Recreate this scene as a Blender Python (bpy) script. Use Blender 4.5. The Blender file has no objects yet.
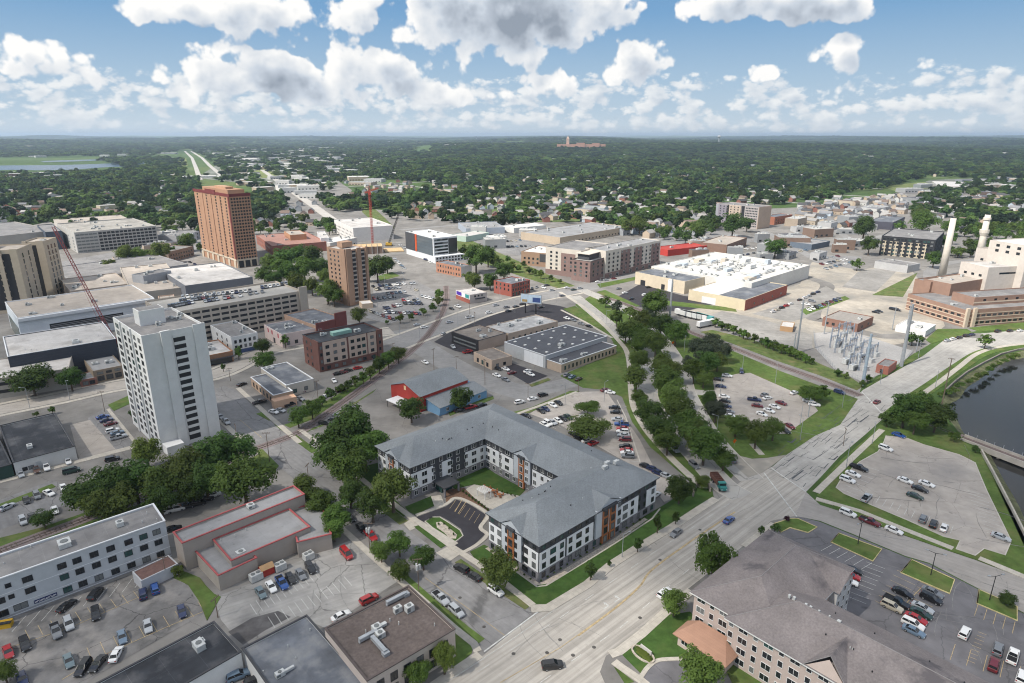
import bpy, bmesh, math, random
import numpy as np
from mathutils import Vector, Matrix
random.seed(7)
SC = bpy.context.scene
COL = SC.collection
# ---------------------------------------------------------------- camera model (used to survey ground positions)
F = 645.0; HY = 135.0; H = 108.0
PITCH = math.atan((341.5 - HY) / F)
CP, SP = math.cos(PITCH), math.sin(PITCH)
def G(px, py, z=0.0):
    """survey: the point at height z seen at this spot of the photograph"""
    x = (px - 512) / F; y = (341.5 - py) / F
    d = (x, CP + y * SP, -SP + y * CP)
    t = (z - H) / d[2]
    return Vector((d[0] * t, d[1] * t))
def to_px(x, y, z):
    z = z - H
    d = y * CP - z * SP; u = y * SP + z * CP
    return 512 + F * x / d, 341.5 - F * u / d
def mpp(px, py):
    """metres per photograph pixel at a ground spot"""
    p = G(px, py); return (p.y * CP + H * SP) / F
def hdg(px, py, ax, z=0.7):
    a = G(px, py, z); b = G(px + ax[0] * .05, py + ax[1] * .05, z)
    return math.atan2(b.y - a.y, b.x - a.x)
# ---------------------------------------------------------------- mesh builder
class MB:
    def __init__(s): s.v = []; s.f = []; s.m = []
    def poly(s, pts, mi=0):
        n = len(s.v); s.v += [tuple(p) for p in pts]; s.f.append(tuple(range(n, n + len(pts)))); s.m.append(mi)
    def box(s, x0, x1, y0, y1, z0, z1, mi=0, bottom=False, mt=None):
        p = [(x0,y0,z0),(x1,y0,z0),(x1,y1,z0),(x0,y1,z0),(x0,y0,z1),(x1,y0,z1),(x1,y1,z1),(x0,y1,z1)]
        q = [(0,1,5,4),(1,2,6,5),(2,3,7,6),(3,0,4,7),(4,5,6,7)] + ([(3,2,1,0)] if bottom else [])
        n = len(s.v); s.v += p
        for i, a in enumerate(q): s.f.append(tuple(n + k for k in a)); s.m.append(mt if (mt is not None and i == 4) else mi)
    def obox(s, c, ux, hx, hy, z0, z1, mi=0, mt=None):
        """box about centre c (2d) with x axis ux"""
        ux = Vector(ux).normalized(); uy = Vector((-ux.y, ux.x)); c = Vector(c)
        q = [c - ux*hx - uy*hy, c + ux*hx - uy*hy, c + ux*hx + uy*hy, c - ux*hx + uy*hy]
        s.prism(q, z0, z1, mi, mt)
    def prism(s, pts, z0, z1, mi=0, mt=None, bottom=False):
        pts = [(p[0], p[1]) for p in pts]
        if sum(pts[i-1][0]*pts[i][1] - pts[i][0]*pts[i-1][1] for i in range(len(pts))) < 0: pts = pts[::-1]
        n = len(pts); b = len(s.v)
        s.v += [(x, y, z0) for x, y in pts] + [(x, y, z1) for x, y in pts]
        for i in range(n):
            j = (i + 1) % n; s.f.append((b+i, b+j, b+n+j, b+n+i)); s.m.append(mi)
        s.f.append(tuple(b+n+i for i in range(n))); s.m.append(mi if mt is None else mt)
        if bottom: s.f.append(tuple(b+i for i in reversed(range(n)))); s.m.append(mi)
    def tube(s, p0, p1, r0, r1=None, n=8, mi=0, cap=True):
        r1 = r0 if r1 is None else r1
        p0, p1 = Vector(p0), Vector(p1); d = (p1 - p0).normalized()
        a = d.orthogonal().normalized(); c = d.cross(a); b = len(s.v)
        for p, r in ((p0, r0), (p1, r1)):
            for k in range(n):
                t = 2*math.pi*k/n; s.v.append(tuple(p + a*(r*math.cos(t)) + c*(r*math.sin(t))))
        for k in range(n):
            j = (k+1) % n; s.f.append((b+k, b+j, b+n+j, b+n+k)); s.m.append(mi)
        if cap:
            s.f.append(tuple(b+n+k for k in range(n))); s.m.append(mi)
            s.f.append(tuple(b+k for k in reversed(range(n)))); s.m.append(mi)
    def loft(s, secs, mi=0):
        """secs: (x, z0, z1, half width) from the rear to the front"""
        b = len(s.v)
        for x, z0, z1, w in secs:
            zm = z0*.45 + z1*.55
            s.v += [(x,-w*.94,z0),(x,-w,zm),(x,-w*.9,z1),(x,w*.9,z1),(x,w,zm),(x,w*.94,z0)]
        for i in range(len(secs)-1):
            for k in range(6):
                j = (k+1) % 6; s.f.append((b+6*i+k, b+6*i+6+k, b+6*i+6+j, b+6*i+j)); s.m.append(mi)
        s.f.append(tuple(b+k for k in range(6))); s.m.append(mi)
        e = b+6*(len(secs)-1); s.f.append(tuple(e+k for k in reversed(range(6)))); s.m.append(mi)
    def mesh(s, name, mats, smooth=False):
        me = bpy.data.meshes.new(name); me.from_pydata(s.v, [], s.f)
        for m in (mats if isinstance(mats, (list, tuple)) else [mats]): me.materials.append(m)
        me.polygons.foreach_set('material_index', s.m)
        if smooth: me.polygons.foreach_set('use_smooth', [True]*len(s.f))
        me.update(); return me
def link(name, me, parent=None, loc=(0,0,0), rot=0.0):
    o = bpy.data.objects.new(name, me); COL.objects.link(o)
    if parent is not None: o.parent = parent
    o.location = loc if len(loc) == 3 else (loc[0], loc[1], 0); o.rotation_euler = (0,0,rot); return o
def part(name, mb, mats, parent, smooth=False):
    return link(name, mb.mesh(name, mats, smooth), parent)
def tag(o, label=None, cat=None, group=None, kind=None):
    if label: o['label'] = label
    if cat: o['category'] = cat
    if group: o['group'] = group
    if kind: o['kind'] = kind
    return o
def thing(name, label, cat, loc=(0,0,0), rot=0.0, group=None):
    return tag(link(name, None, None, loc, rot), label, cat, group)
ORD = ['first','second','third','fourth','fifth','sixth','seventh','eighth','ninth','tenth','eleventh','twelfth','thirteenth','fourteenth','fifteenth','sixteenth','seventeenth','eighteenth','nineteenth','twentieth']
def ordw(i):
    if i < 20: return ORD[i]
    t = ['twenty','thirty','forty','fifty','sixty','seventy','eighty','ninety']
    k = i + 1
    if k >= 100: return 'hundred-and-' + ordw(k - 101) if k > 100 else 'hundredth'
    return (t[k//10-2] + '-' + ORD[k % 10 - 1]) if k % 10 else t[k//10-2][:-1] + 'ieth'
# ---------------------------------------------------------------- materials
def rgb(c):
    if isinstance(c, (int, float)): c = (c, c, c)
    return (c[0], c[1], c[2], 1)
MATS = {}
def M(name, col, rough=.85, var=.12, sc=.6, var2=.1, sc2=.05, spec=.25, metal=0.0, seam=None, streak=None, coat=0.0, objvar=0.0, crack=None, bump=0.0, spots=None, alt=None):
    if name in MATS: return MATS[name]
    m = bpy.data.materials.new(name); m.use_nodes = True; MATS[name] = m
    nt = m.node_tree; N = nt.nodes; L = nt.links; b = N['Principled BSDF']
    b.inputs['Roughness'].default_value = rough; b.inputs['Specular IOR Level'].default_value = spec
    b.inputs['Metallic'].default_value = metal; b.inputs['Coat Weight'].default_value = coat
    tc = N.new('ShaderNodeTexCoord'); cur = None
    def mul(a, fac_socket, lo, hi):
        r = N.new('ShaderNodeMapRange'); L.new(fac_socket, r.inputs[0]); r.inputs[1].default_value=.3; r.inputs[2].default_value=.7
        r.inputs[3].default_value = lo; r.inputs[4].default_value = hi
        x = N.new('ShaderNodeVectorMath'); x.operation = 'SCALE'; L.new(r.outputs[0], x.inputs['Scale'])
        if isinstance(a, tuple): x.inputs[0].default_value = a[:3]
        else: L.new(a, x.inputs[0])
        return x.outputs[0]
    cur = rgb(col)
    def noise(s, detail=4, vec=None):
        n = N.new('ShaderNodeTexNoise'); n.inputs['Scale'].default_value = s; n.inputs['Detail'].default_value = detail
        n.inputs['Roughness'].default_value=.6
        L.new(vec or tc.outputs['Object'], n.inputs['Vector']); return n.outputs['Fac']
    if var: cur = mul(cur, noise(sc), 1-var, 1+var)
    if var2: cur = mul(cur, noise(sc2, 3), 1-var2, 1+var2)
    if alt:      # (second colour, scale, lowest, highest): dry or worn areas
        r = N.new('ShaderNodeMapRange'); L.new(noise(alt[1],5), r.inputs[0]); r.inputs[1].default_value=alt[2]; r.inputs[2].default_value=alt[3]
        x = N.new('ShaderNodeMix'); x.data_type='RGBA'; L.new(r.outputs[0], x.inputs['Factor']); x.inputs[7].default_value=rgb(alt[0])
        if isinstance(cur, tuple): x.inputs[6].default_value=cur
        else: L.new(cur, x.inputs[6])
        cur = x.outputs[2]
    if spots:    # (scale, darkness): oil spots and small repairs
        r = N.new('ShaderNodeMapRange'); L.new(noise(spots[0],2), r.inputs[0]); r.inputs[1].default_value=.66; r.inputs[2].default_value=.74; r.inputs[3].default_value=1; r.inputs[4].default_value=1-spots[1]
        x = N.new('ShaderNodeVectorMath'); x.operation='SCALE'; L.new(r.outputs[0], x.inputs['Scale'])
        if isinstance(cur, tuple): x.inputs[0].default_value=cur[:3]
        else: L.new(cur, x.inputs[0])
        cur = x.outputs[0]
    if streak:   # angle (deg), amount: wear along the travel direction
        mp = N.new('ShaderNodeMapping'); mp.vector_type='TEXTURE'; L.new(tc.outputs['Object'], mp.inputs[0]); mp.inputs['Rotation'].default_value=(0,0,math.radians(streak[0])); mp.inputs['Scale'].default_value=(60,1.0,1)
        cur = mul(cur, noise(1.0, 3, mp.outputs[0]), 1-streak[1], 1+streak[1])
    if seam:     # (width, height, mortar multiplier, angle, mortar size)
        mp = N.new('ShaderNodeMapping'); L.new(tc.outputs['Object'], mp.inputs[0]); mp.inputs['Rotation'].default_value=(0,0,math.radians(-seam[3]))
        br = N.new('ShaderNodeTexBrick'); L.new(mp.outputs[0], br.inputs[0]); br.offset = 0.0
        br.inputs['Color1'].default_value=(1,1,1,1); br.inputs['Color2'].default_value=(.93,.93,.93,1); br.inputs['Mortar'].default_value=rgb(seam[2])
        br.inputs['Scale'].default_value=1; br.inputs['Mortar Size'].default_value=seam[4]; br.inputs['Brick Width'].default_value=seam[0]; br.inputs['Row Height'].default_value=seam[1]
        x = N.new('ShaderNodeVectorMath'); x.operation='MULTIPLY'; L.new(br.outputs[0], x.inputs[1])
        if isinstance(cur, tuple): x.inputs[0].default_value=cur[:3]
        else: L.new(cur, x.inputs[0])
        cur = x.outputs[0]
    if crack:    # (scale, darkness, angle, threshold): sealed cracks and patches
        mp = N.new('ShaderNodeMapping'); mp.vector_type='TEXTURE'; L.new(tc.outputs['Object'], mp.inputs[0]); mp.inputs['Rotation'].default_value=(0,0,math.radians(crack[2])); mp.inputs['Scale'].default_value=(crack[4],1,1)
        wn = N.new('ShaderNodeTexNoise'); wn.inputs['Scale'].default_value=.8; L.new(mp.outputs[0], wn.inputs['Vector'])
        ad = N.new('ShaderNodeVectorMath'); ad.operation='MULTIPLY_ADD'; L.new(wn.outputs['Color'], ad.inputs[0]); ad.inputs[1].default_value=(1.2,1.2,0); L.new(mp.outputs[0], ad.inputs[2])
        vo = N.new('ShaderNodeTexVoronoi'); vo.feature='DISTANCE_TO_EDGE'; vo.inputs['Scale'].default_value=crack[0]; L.new(ad.outputs[0], vo.inputs['Vector'])
        r = N.new('ShaderNodeMapRange'); L.new(vo.outputs['Distance'], r.inputs[0]); r.inputs[1].default_value=crack[3]*.4; r.inputs[2].default_value=crack[3]; r.inputs[3].default_value=1-crack[1]; r.inputs[4].default_value=1
        x = N.new('ShaderNodeVectorMath'); x.operation='SCALE'; L.new(r.outputs[0], x.inputs['Scale'])
        if isinstance(cur, tuple): x.inputs[0].default_value=cur[:3]
        else: L.new(cur, x.inputs[0])
        cur = x.outputs[0]
    if objvar:
        oi = N.new('ShaderNodeObjectInfo'); r = N.new('ShaderNodeMapRange'); L.new(oi.outputs['Random'], r.inputs[0]); r.inputs[3].default_value=1-objvar; r.inputs[4].default_value=1+objvar
        x = N.new('ShaderNodeVectorMath'); x.operation='SCALE'; L.new(r.outputs[0], x.inputs['Scale'])
        if isinstance(cur, tuple): x.inputs[0].default_value=cur[:3]
        else: L.new(cur, x.inputs[0])
        cur = x.outputs[0]
    if isinstance(cur, tuple): b.inputs['Base Color'].default_value = cur
    else: L.new(cur, b.inputs['Base Color'])
    if bump:
        bp = N.new('ShaderNodeBump'); bp.inputs['Strength'].default_value=bump; bp.inputs['Distance'].default_value=.1
        L.new(noise(sc*4), bp.inputs['Height']); L.new(bp.outputs[0], b.inputs['Normal'])
    return m
def leafmat(name, col, var=.3):
    m = bpy.data.materials.new(name); m.use_nodes=True; nt=m.node_tree; N=nt.nodes; L=nt.links; b=N['Principled BSDF']
    b.inputs['Roughness'].default_value=.65; b.inputs['Specular IOR Level'].default_value=.2
    oi=N.new('ShaderNodeObjectInfo'); tc=N.new('ShaderNodeTexCoord')
    n=N.new('ShaderNodeTexNoise'); n.inputs['Scale'].default_value=.45; n.inputs['Detail'].default_value=3; L.new(tc.outputs['Object'],n.inputs['Vector'])
    hs=N.new('ShaderNodeHueSaturation'); hs.inputs['Color'].default_value=rgb(col)
    r1=N.new('ShaderNodeMapRange'); L.new(oi.outputs['Random'],r1.inputs[0]); r1.inputs[3].default_value=.485; r1.inputs[4].default_value=.515; L.new(r1.outputs[0],hs.inputs['Hue'])
    r2=N.new('ShaderNodeMapRange'); L.new(oi.outputs['Random'],r2.inputs[0]); r2.inputs[3].default_value=1-var; r2.inputs[4].default_value=1+var
    r3=N.new('ShaderNodeMapRange'); L.new(n.outputs['Fac'],r3.inputs[0]); r3.inputs[1].default_value=.3; r3.inputs[2].default_value=.7; r3.inputs[3].default_value=.75; r3.inputs[4].default_value=1.3
    mm=N.new('ShaderNodeMath'); mm.operation='MULTIPLY'; L.new(r2.outputs[0],mm.inputs[0]); L.new(r3.outputs[0],mm.inputs[1]); L.new(mm.outputs[0],hs.inputs['Value'])
    L.new(hs.outputs[0],b.inputs['Base Color'])
    tr=N.new('ShaderNodeBsdfTranslucent'); L.new(hs.outputs[0],tr.inputs['Color'])
    mx=N.new('ShaderNodeMixShader'); mx.inputs[0].default_value=.42; L.new(b.outputs[0],mx.inputs[1]); L.new(tr.outputs[0],mx.inputs[2]); L.new(mx.outputs[0],N['Material Output'].inputs[0])
    MATS[name]=m; return m
ROAD = 41.5
m_city = M('city_paving', (.2,.19,.178), .9, .2, .12, .25, .018, spots=(.25,.2), crack=(.05,.25,20,.006,1))
m_conc = M('concrete', (.37,.345,.31), .85, .07, .35, .08, .04, streak=(ROAD,.24), seam=(4.6,3.6,.82,ROAD,.035), spots=(.35,.14))
m_conc2 = M('parkway_concrete', (.36,.345,.32), .85, .08, .3, .08, .03, crack=(.12,.35,60,.012,2))
m_side = M('sidewalk_concrete', (.45,.415,.36), .85, .1, .8, .08, .1, seam=(1.5,1.5,.8,ROAD,.04))
m_asph = M('asphalt', (.215,.21,.208), .9, .12, .5, .2, .05, crack=(.08,.4,-48,.01,2.5), streak=(-46,.1), spots=(.3,.22))
m_dark = M('dark_asphalt', (.038,.036,.042), .8, .14, .4, .12, .06)
m_lot_old = M('worn_asphalt_lot', (.16,.155,.152), .9, .3, .25, .3, .07, crack=(.1,.5,17,.01,1.3), spots=(.3,.3), alt=((.3,.28,.26),.1,.48,.7))
m_lot_res = M('sealed_asphalt_lot', (.14,.136,.144), .8, .18, .25, .22, .06, crack=(.09,.28,-30,.01,1.3), spots=(.3,.3))
m_lot = M('parking_concrete', (.37,.335,.3), .9, .12, .3, .16, .035, crack=(.07,.25,-20,.006,1), spots=(.33,.25), alt=((.27,.25,.235),.05,.5,.72))
m_patched = M('patched_concrete_road', (.37,.355,.33), .85, .12, .4, .14, .06, streak=(40,.1), seam=(5.5,3.4,.85,40,.02))
m_grass = M('mown_grass', (.085,.13,.035), .95, .25, .5, .25, .06, spec=.1, bump=.3, alt=((.15,.15,.06),.09,.5,.75))
m_lawn = M('dark_lawn', (.05,.095,.024), .95, .22, .6, .15, .08, spec=.1, bump=.3, alt=((.085,.12,.035),.12,.5,.75))
m_grass2 = M('rough_grass', (.095,.13,.042), .95, .3, .4, .2, .07, spec=.1, bump=.4, alt=((.18,.16,.08),.12,.5,.72))
m_sand = M('sandy_ground', (.36,.325,.275), .95, .15, .3, .2, .03, alt=((.23,.22,.2),.022,.47,.62), spots=(.2,.2))
m_gravel = M('gravel_yard', (.34,.33,.32), .95, .15, 1.0, .1, .05)
m_mulch = M('mulch', (.15,.09,.06), .95, .3, 1.5, .2, .2)
m_rock = M('pale_rock_bed', (.42,.37,.31), .95, .35, 2.0, .1, .2)
m_ballast = M('rail_ballast', (.19,.155,.15), .95, .2, 1.2, .15, .1)
m_rail = M('rail_steel', (.24,.19,.17), .5, .1, 1, 0, metal=.5)
m_white = M('marking_white', (.5,.5,.48), .8, .3, 1.2)
m_yellow = M('marking_yellow', (.4,.31,.18), .8, .35, 1.2)
m_kerb = M('kerb_concrete', (.46,.43,.38), .85, .1, .5)
m_kerby = M('kerb_yellow_worn', (.5,.43,.22), .85, .25, .8)
m_glass = M('window_glass', (.018,.022,.026), .12, 0, 1, 0, spec=.6)
m_glass2 = M('window_blinds', (.16,.17,.17), .25, .2, 3, 0, spec=.5)
m_glass3 = M('window_teal', (.03,.075,.07), .15, 0, 1, 0, spec=.6)
m_wfw = M('frame_white', (.72,.72,.7), .5, 0, 1, 0)
m_wfd = M('frame_dark', (.05,.05,.055), .5, 0, 1, 0)
m_unit = M('hvac_metal', (.52,.53,.52), .5, .15, 1.2, 0, metal=.2)
m_unit2 = M('hvac_grille', (.16,.17,.17), .6, .2, 4, 0)
m_black = M('black_rubber', (.018,.018,.02), .7, 0, 1, 0)
m_steel = M('galvanised_steel', (.38,.4,.42), .5, .15, .5, 0, metal=.4)
m_wood = M('pole_wood', (.17,.13,.1), .9, .2, 2, 0)
m_blackm = M('black_metal_and_shade', (.03,.03,.033), .5, 0, 1, 0)  # black parts, also the painted shade of recesses and openings
# ---------------------------------------------------------------- flat ground pieces
_zi = [0]
def zz(z): _zi[0] += 1; return z + (_zi[0] % 40) * .0011
def ring(pts):
    return [tuple(p) for p in pts]
def sheet(name, mat, z, px, thick=None, kerb=None, world=False):
    pts = px if world else [G(*p) for p in px]
    z = zz(z); mb = MB()
    if z > .085 or thick: mb.prism(pts, 0, z)
    else:
        q = [(p[0], p[1]) for p in pts]
        if sum(q[i-1][0]*q[i][1] - q[i][0]*q[i-1][1] for i in range(len(q))) < 0: q = q[::-1]
        mb.poly([(x, y, z) for x, y in q])
    o = tag(link(name, mb.mesh(name, mat)), kind='structure')
    if kerb: strip('kerb', kerb, z + .03, list(pts) + [pts[0], pts[1]], .3, world=True)
    return o
def catmull(pts, n=6):
    if len(pts) < 3: return pts
    P = [pts[0]*2 - pts[1]] + list(pts) + [pts[-1]*2 - pts[-2]]; out = []
    for i in range(1, len(P)-2):
        for k in range(n):
            t = k/n; a,b,c,d = P[i-1],P[i],P[i+1],P[i+2]
            out.append(.5*((2*b) + (c-a)*t + (2*a-5*b+4*c-d)*t*t + (3*b-a-3*c+d)*t**3))
    return out + [pts[-1]]
def offset(pts, d):
    out = []
    for i, p in enumerate(pts):
        a = pts[max(i-1,0)]; b = pts[min(i+1,len(pts)-1)]; t = (b-a).normalized(); out.append(p + Vector((-t.y, t.x))*d)
    return out
def strip(name, mat, z, px, w, world=False, smooth=False, off=0.0, mb=None):
    pts = [Vector(p) for p in px] if world else [G(*p) for p in px]
    if smooth: pts = catmull(pts)
    l = offset(pts, off + w/2); r = offset(pts, off - w/2); z = zz(z); own = mb is None
    mb = mb or MB()
    for i in range(len(pts)-1):
        q = [r[i], r[i+1], l[i+1], l[i]]
        mb.poly([(p.x, p.y, z) for p in q])
        if z > .085:
            for a, b in ((r[i], r[i+1]), (l[i+1], l[i])): mb.poly([(a.x,a.y,0),(b.x,b.y,0),(b.x,b.y,z),(a.x,a.y,z)])
    if own: return tag(link(name, mb.mesh(name, mat)), kind='structure')
def dashes(mb, pts, ln, gap, w, z):
    pts = [Vector(p) for p in pts]; 
    for a, b in zip(pts, pts[1:]):
        d = (b-a); L_ = d.length; d.normalize(); n = Vector((-d.y, d.x))*(w/2); s = 0
        while s + ln < L_:
            p, q = a+d*s, a+d*(s+ln); mb.poly([(k.x,k.y,z) for k in (p-n, q-n, q+n, p+n)]); s += ln+gap
# ================================================================ GROUND
def terr(x, y):
    r = math.hypot(x, y); t0 = 2300.0 if x > -.12*y else 4700.0
    t = min(max((r - t0) / 5000.0, 0), 1); t = t*t*(3-2*t)
    if t == 0: return 0.0
    h = 26 + 20*math.sin(x*.0011+.7) + 14*math.sin(y*.0017+x*.0006) + 9*math.sin(x*.0031+y*.0013+2) + 30*min(max((r-9000)/12000,0),1)
    h += 26*math.exp(-((x-1200)/1500)**2 - ((y-4600)/900)**2) + 18*math.exp(-((x-3000)/1300)**2 - ((y-5200)/1000)**2)
    return t*max(h, 0)
RIVER_PX = [(1110,327),(1060,337),(1018,352),(1002,356),(985,364),(968,374),(957,382),(947,392),(940,404),(948,418),(957,430),(965,440),(976,446),(983,453),(994,476),(1008,503),(1024,535),(1050,590),(1110,700),(1400,700),(1400,327)]
RIVER = [G(*p) for p in RIVER_PX]
def build_ground():
    bm = bmesh.new(); n = 160; R0 = 1500.0; ang = [2*math.pi*k/n for k in range(n)]
    radii = [R0*(1.085**k) for k in range(0, 40)]
    prev = [bm.verts.new((R0*math.cos(a), R0*math.sin(a), 0)) for a in ang]; first = prev
    for r in radii[1:]:
        cur = []
        for a in ang:
            x, y = r*math.cos(a), r*math.sin(a); cur.append(bm.verts.new((x, y, terr(x, y) if y > 0 else 0)))
        for k in range(n): bm.faces.new((prev[k], cur[k], cur[(k+1)%n], prev[(k+1)%n]))
        prev = cur
    hole = [bm.verts.new((p.x, p.y, 0)) for p in RIVER]
    ed = [bm.edges.get((first[k], first[(k+1)%n])) for k in range(n)] + [bm.edges.new((hole[k], hole[(k+1)%len(hole)])) for k in range(len(hole))]
    res = bmesh.ops.triangle_fill(bm, edges=ed, use_beauty=True, use_dissolve=False, normal=(0,0,1))
    # bank walls
    low = [bm.verts.new((p.x, p.y, -6)) for p in RIVER]
    for k in range(len(hole)):
        j = (k+1) % len(hole); bm.faces.new((hole[k], hole[j], low[j], low[k]))
    bmesh.ops.recalc_face_normals(bm, faces=bm.faces)
    me = bpy.data.meshes.new('ground'); bm.to_mesh(me); bm.free(); return me
def ground_mat():
    m = bpy.data.materials.new('ground_cover'); m.use_nodes = True; nt = m.node_tree; N = nt.nodes; L = nt.links; b = N['Principled BSDF']
    b.inputs['Roughness'].default_value=.95; b.inputs['Specular IOR Level'].default_value=.1
    tc = N.new('ShaderNodeTexCoord')
    def noise(s, d=5):
        n = N.new('ShaderNodeTexNoise'); n.inputs['Scale'].default_value=s; n.inputs['Detail'].default_value=d; L.new(tc.outputs['Object'], n.inputs[0]); return n.outputs['Fac']
    g = N.new('ShaderNodeValToRGB'); L.new(noise(.0016), g.inputs[0])
    e = g.color_ramp.elements; e[0].position=.34; e[0].color=(.042,.075,.022,1); e[1].position=.62; e[1].color=(.105,.14,.05,1)
    x = e.new(.5); x.color=(.07,.115,.035,1)
    n2 = noise(.05)
    r = N.new('ShaderNodeMapRange'); L.new(n2, r.inputs[0]); r.inputs[1].default_value=.3; r.inputs[2].default_value=.7; r.inputs[3].default_value=.7; r.inputs[4].default_value=1.3
    v = N.new('ShaderNodeVectorMath'); v.operation='SCALE'; L.new(g.outputs[0], v.inputs[0]); L.new(r.outputs[0], v.inputs['Scale']); L.new(v.outputs[0], b.inputs['Base Color'])
    return m
tag(link('ground', build_ground()), kind='structure'); bpy.data.meshes['ground'].materials.append(ground_mat())
# water of the river and of the lake
def water(name, col, rough, bs):
    m = bpy.data.materials.new(name); m.use_nodes=True; nt=m.node_tree; N=nt.nodes; L=nt.links; b=N['Principled BSDF']
    b.inputs['Base Color'].default_value=rgb(col); b.inputs['Roughness'].default_value=rough; b.inputs['IOR'].default_value=1.33
    tc=N.new('ShaderNodeTexCoord'); n=N.new('ShaderNodeTexNoise'); n.inputs['Scale'].default_value=bs; n.inputs['Detail'].default_value=4; L.new(tc.outputs['Object'],n.inputs[0])
    bp=N.new('ShaderNodeBump'); bp.inputs['Strength'].default_value=.12; bp.inputs['Distance'].default_value=.05; L.new(n.outputs[0],bp.inputs['Height']); L.new(bp.outputs[0],b.inputs['Normal']); return m
mb = MB(); xs = [p.x for p in RIVER]; ys = [p.y for p in RIVER]
mb.poly([(min(xs)-2,min(ys)-2,-1.7),(max(xs)+2,min(ys)-2,-1.7),(max(xs)+2,max(ys)+2,-1.7),(min(xs)-2,max(ys)+2,-1.7)])
tag(link('river_water', mb.mesh('river_water', water('river_water', (.014,.015,.015), .1, .5))), kind='structure')
mb = MB(); _rb=random.Random(6); nR=17; inn=[]
_c=sum(RIVER,Vector((0,0)))/len(RIVER)
for k in range(nR):
    p=RIVER[k]; d=Vector((1,.25)).normalized() if k>7 else Vector((.75,-.66)); inn.append(p+d*_rb.uniform(3.0,6.0))
ro,ri=catmull(RIVER[:nR],4),catmull(inn,4)
for k in range(len(ro)-1): mb.poly([(ro[k].x,ro[k].y,-.05),(ri[k].x,ri[k].y,-1.8),(ri[k+1].x,ri[k+1].y,-1.8),(ro[k+1].x,ro[k+1].y,-.05)])
tag(link('river_bank',mb.mesh('river_bank',M('bank_cover',(.11,.115,.06),.95,.5,.5,.3,.1))),kind='structure')
m_lake = water('lake_water', (.03,.05,.07), .2, .1)
for px in ([(-160,171),(-60,167),(8,165.5),(60,165.2),(100,164),(140,161.3),(146,161.8),(144,164.3),(130,166.5),(108,167.2),(70,170.2),(40,170.5),(12,170),(-40,172),(-160,175)],
           [(40,161.2),(70,160.2),(112,159),(135,158.4),(138,159.3),(100,160.6),(62,162),(44,162.3)]):
    mb = MB(); mb.poly([(p.x,p.y,.6) for p in [G(*q) for q in px]]); tag(link('lake_water', mb.mesh('lake_water', m_lake)), kind='structure')
# the paved town
CITY = [(-160,757),(-120,300),(-60,236),(20,228),(60,219),(150,217),(195,222),(250,228),(262,210),(252,185),(262,176),(330,176),(352,190),(345,206),(400,212),(440,214),(470,212),(500,216),(530,222),(600,222),(660,216),(720,205),(760,209),(830,206),(870,201),(905,190),(990,184),(1090,190),(1090,318),(1024,322),(940,338),(862,385),(858,398),(786,455),(771,466),(795,515),(900,560),(1024,620),(1180,700),(1180,790),(330,790)]
sheet('city_paving', m_city, .012, CITY)
sheet('road', m_conc, .05, [(300,790),(330,757),(442,683),(484,655),(534,614),(548,611),(588,587),(612,567),(638,550),(672,530),(716,501),(728,492),(748,476),(765,470),(772,467),(806,492),(795,516),(771,521),(747,543),(688,589),(662,613),(628,643),(606,656),(600,672),(612,700),(640,790)])
sheet('road', m_patched, .05, [(772,467),(787,454),(820,429.5),(863,390),(923,356),(943,341),(975,334),(1024,330),(1090,328),(1090,341),(1024,343),(993,348),(967,359),(939,376),(915,393),(886,416),(866,434),(840,456),(820,478),(806,492)])
sheet('road', m_asph, .06, [(484,654),(466,623),(428,595),(390,560),(345,517),(300,484),(280,468),(256,450),(224,426),(205,405),(205,392),(224,386),(236,390),(258,411),(300,446),(316,456),(340,478),(383,512),(408,530),(454,563),(525.5,608),(533,613)])
sheet('road', m_city, .03, [(224,386),(205,393),(205,384),(127,390),(60,404),(0,416),(-80,430),(-80,418),(0,404),(120,378),(212,371),(262,352),(300,344),(345,337),(392,331),(410,340)])
strip('road', M('street_asphalt', (.235,.23,.225), .9, .1, .4, .12, .06, streak=(25,.08)), .04, [(392,345),(440,327),(480,312),(530,299),(575,290),(640,276),(720,262),(800,250)], 17, smooth=True)
strip('road', M('street_asphalt'  ,0), .045, [(400,330),(430,352),(478,378),(540,398)], 15, smooth=True)
strip('road', M('street_asphalt', 0), .035, [(520,396),(560,385),(620,368)], 11)
strip('road', m_city, .04, [(447,290),(425,266),(405,250),(395,236),(380,225)], 14, smooth=True)
strip('road', m_city, .04, [(575,290),(545,276),(515,268),(480,262),(470,250)], 12, smooth=True)
strip('road', m_city, .04, [(800,330),(760,318),(735,312),(700,316)], 10, smooth=True)
strip('road', m_city, .042, [(985,336),(930,334),(880,336),(830,322),(812,316),(822,296),(826,284),(800,276)], 10, smooth=True)
# street beside the river car park, the car park of the residence
sheet('road', M('river_street', (.3,.28,.26), .9, .08, .4, .1, .06, streak=(-38,.1)), .05, [(806,492),(820,505),(845,513),(905,536),(951,552),(975,560),(1024,579),(1100,608),(1100,650),(1024,613),(977,588),(929,563),(905,556),(850,533),(820,521),(795,516)])
sheet('parking_lot', m_lot_res, .035, [(797,516),(820,522),(850,534),(905,557),(929,564),(977,589),(1024,614),(1180,690),(1180,800),(880,800),(800,650),(760,560),(781,533)])
# parkway lanes
LANE1 = [(574,296),(596,314),(618,332),(640,346),(650,362),(648,380),(648,398),(660,418),(680,438),(698,458),(722,484),(742,497)]
LANE2 = [(582,290),(610,302),(640,318),(660,338),(674,358),(682,376),(686,392),(696,412),(712,438),(735,464),(752,480)]
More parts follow.
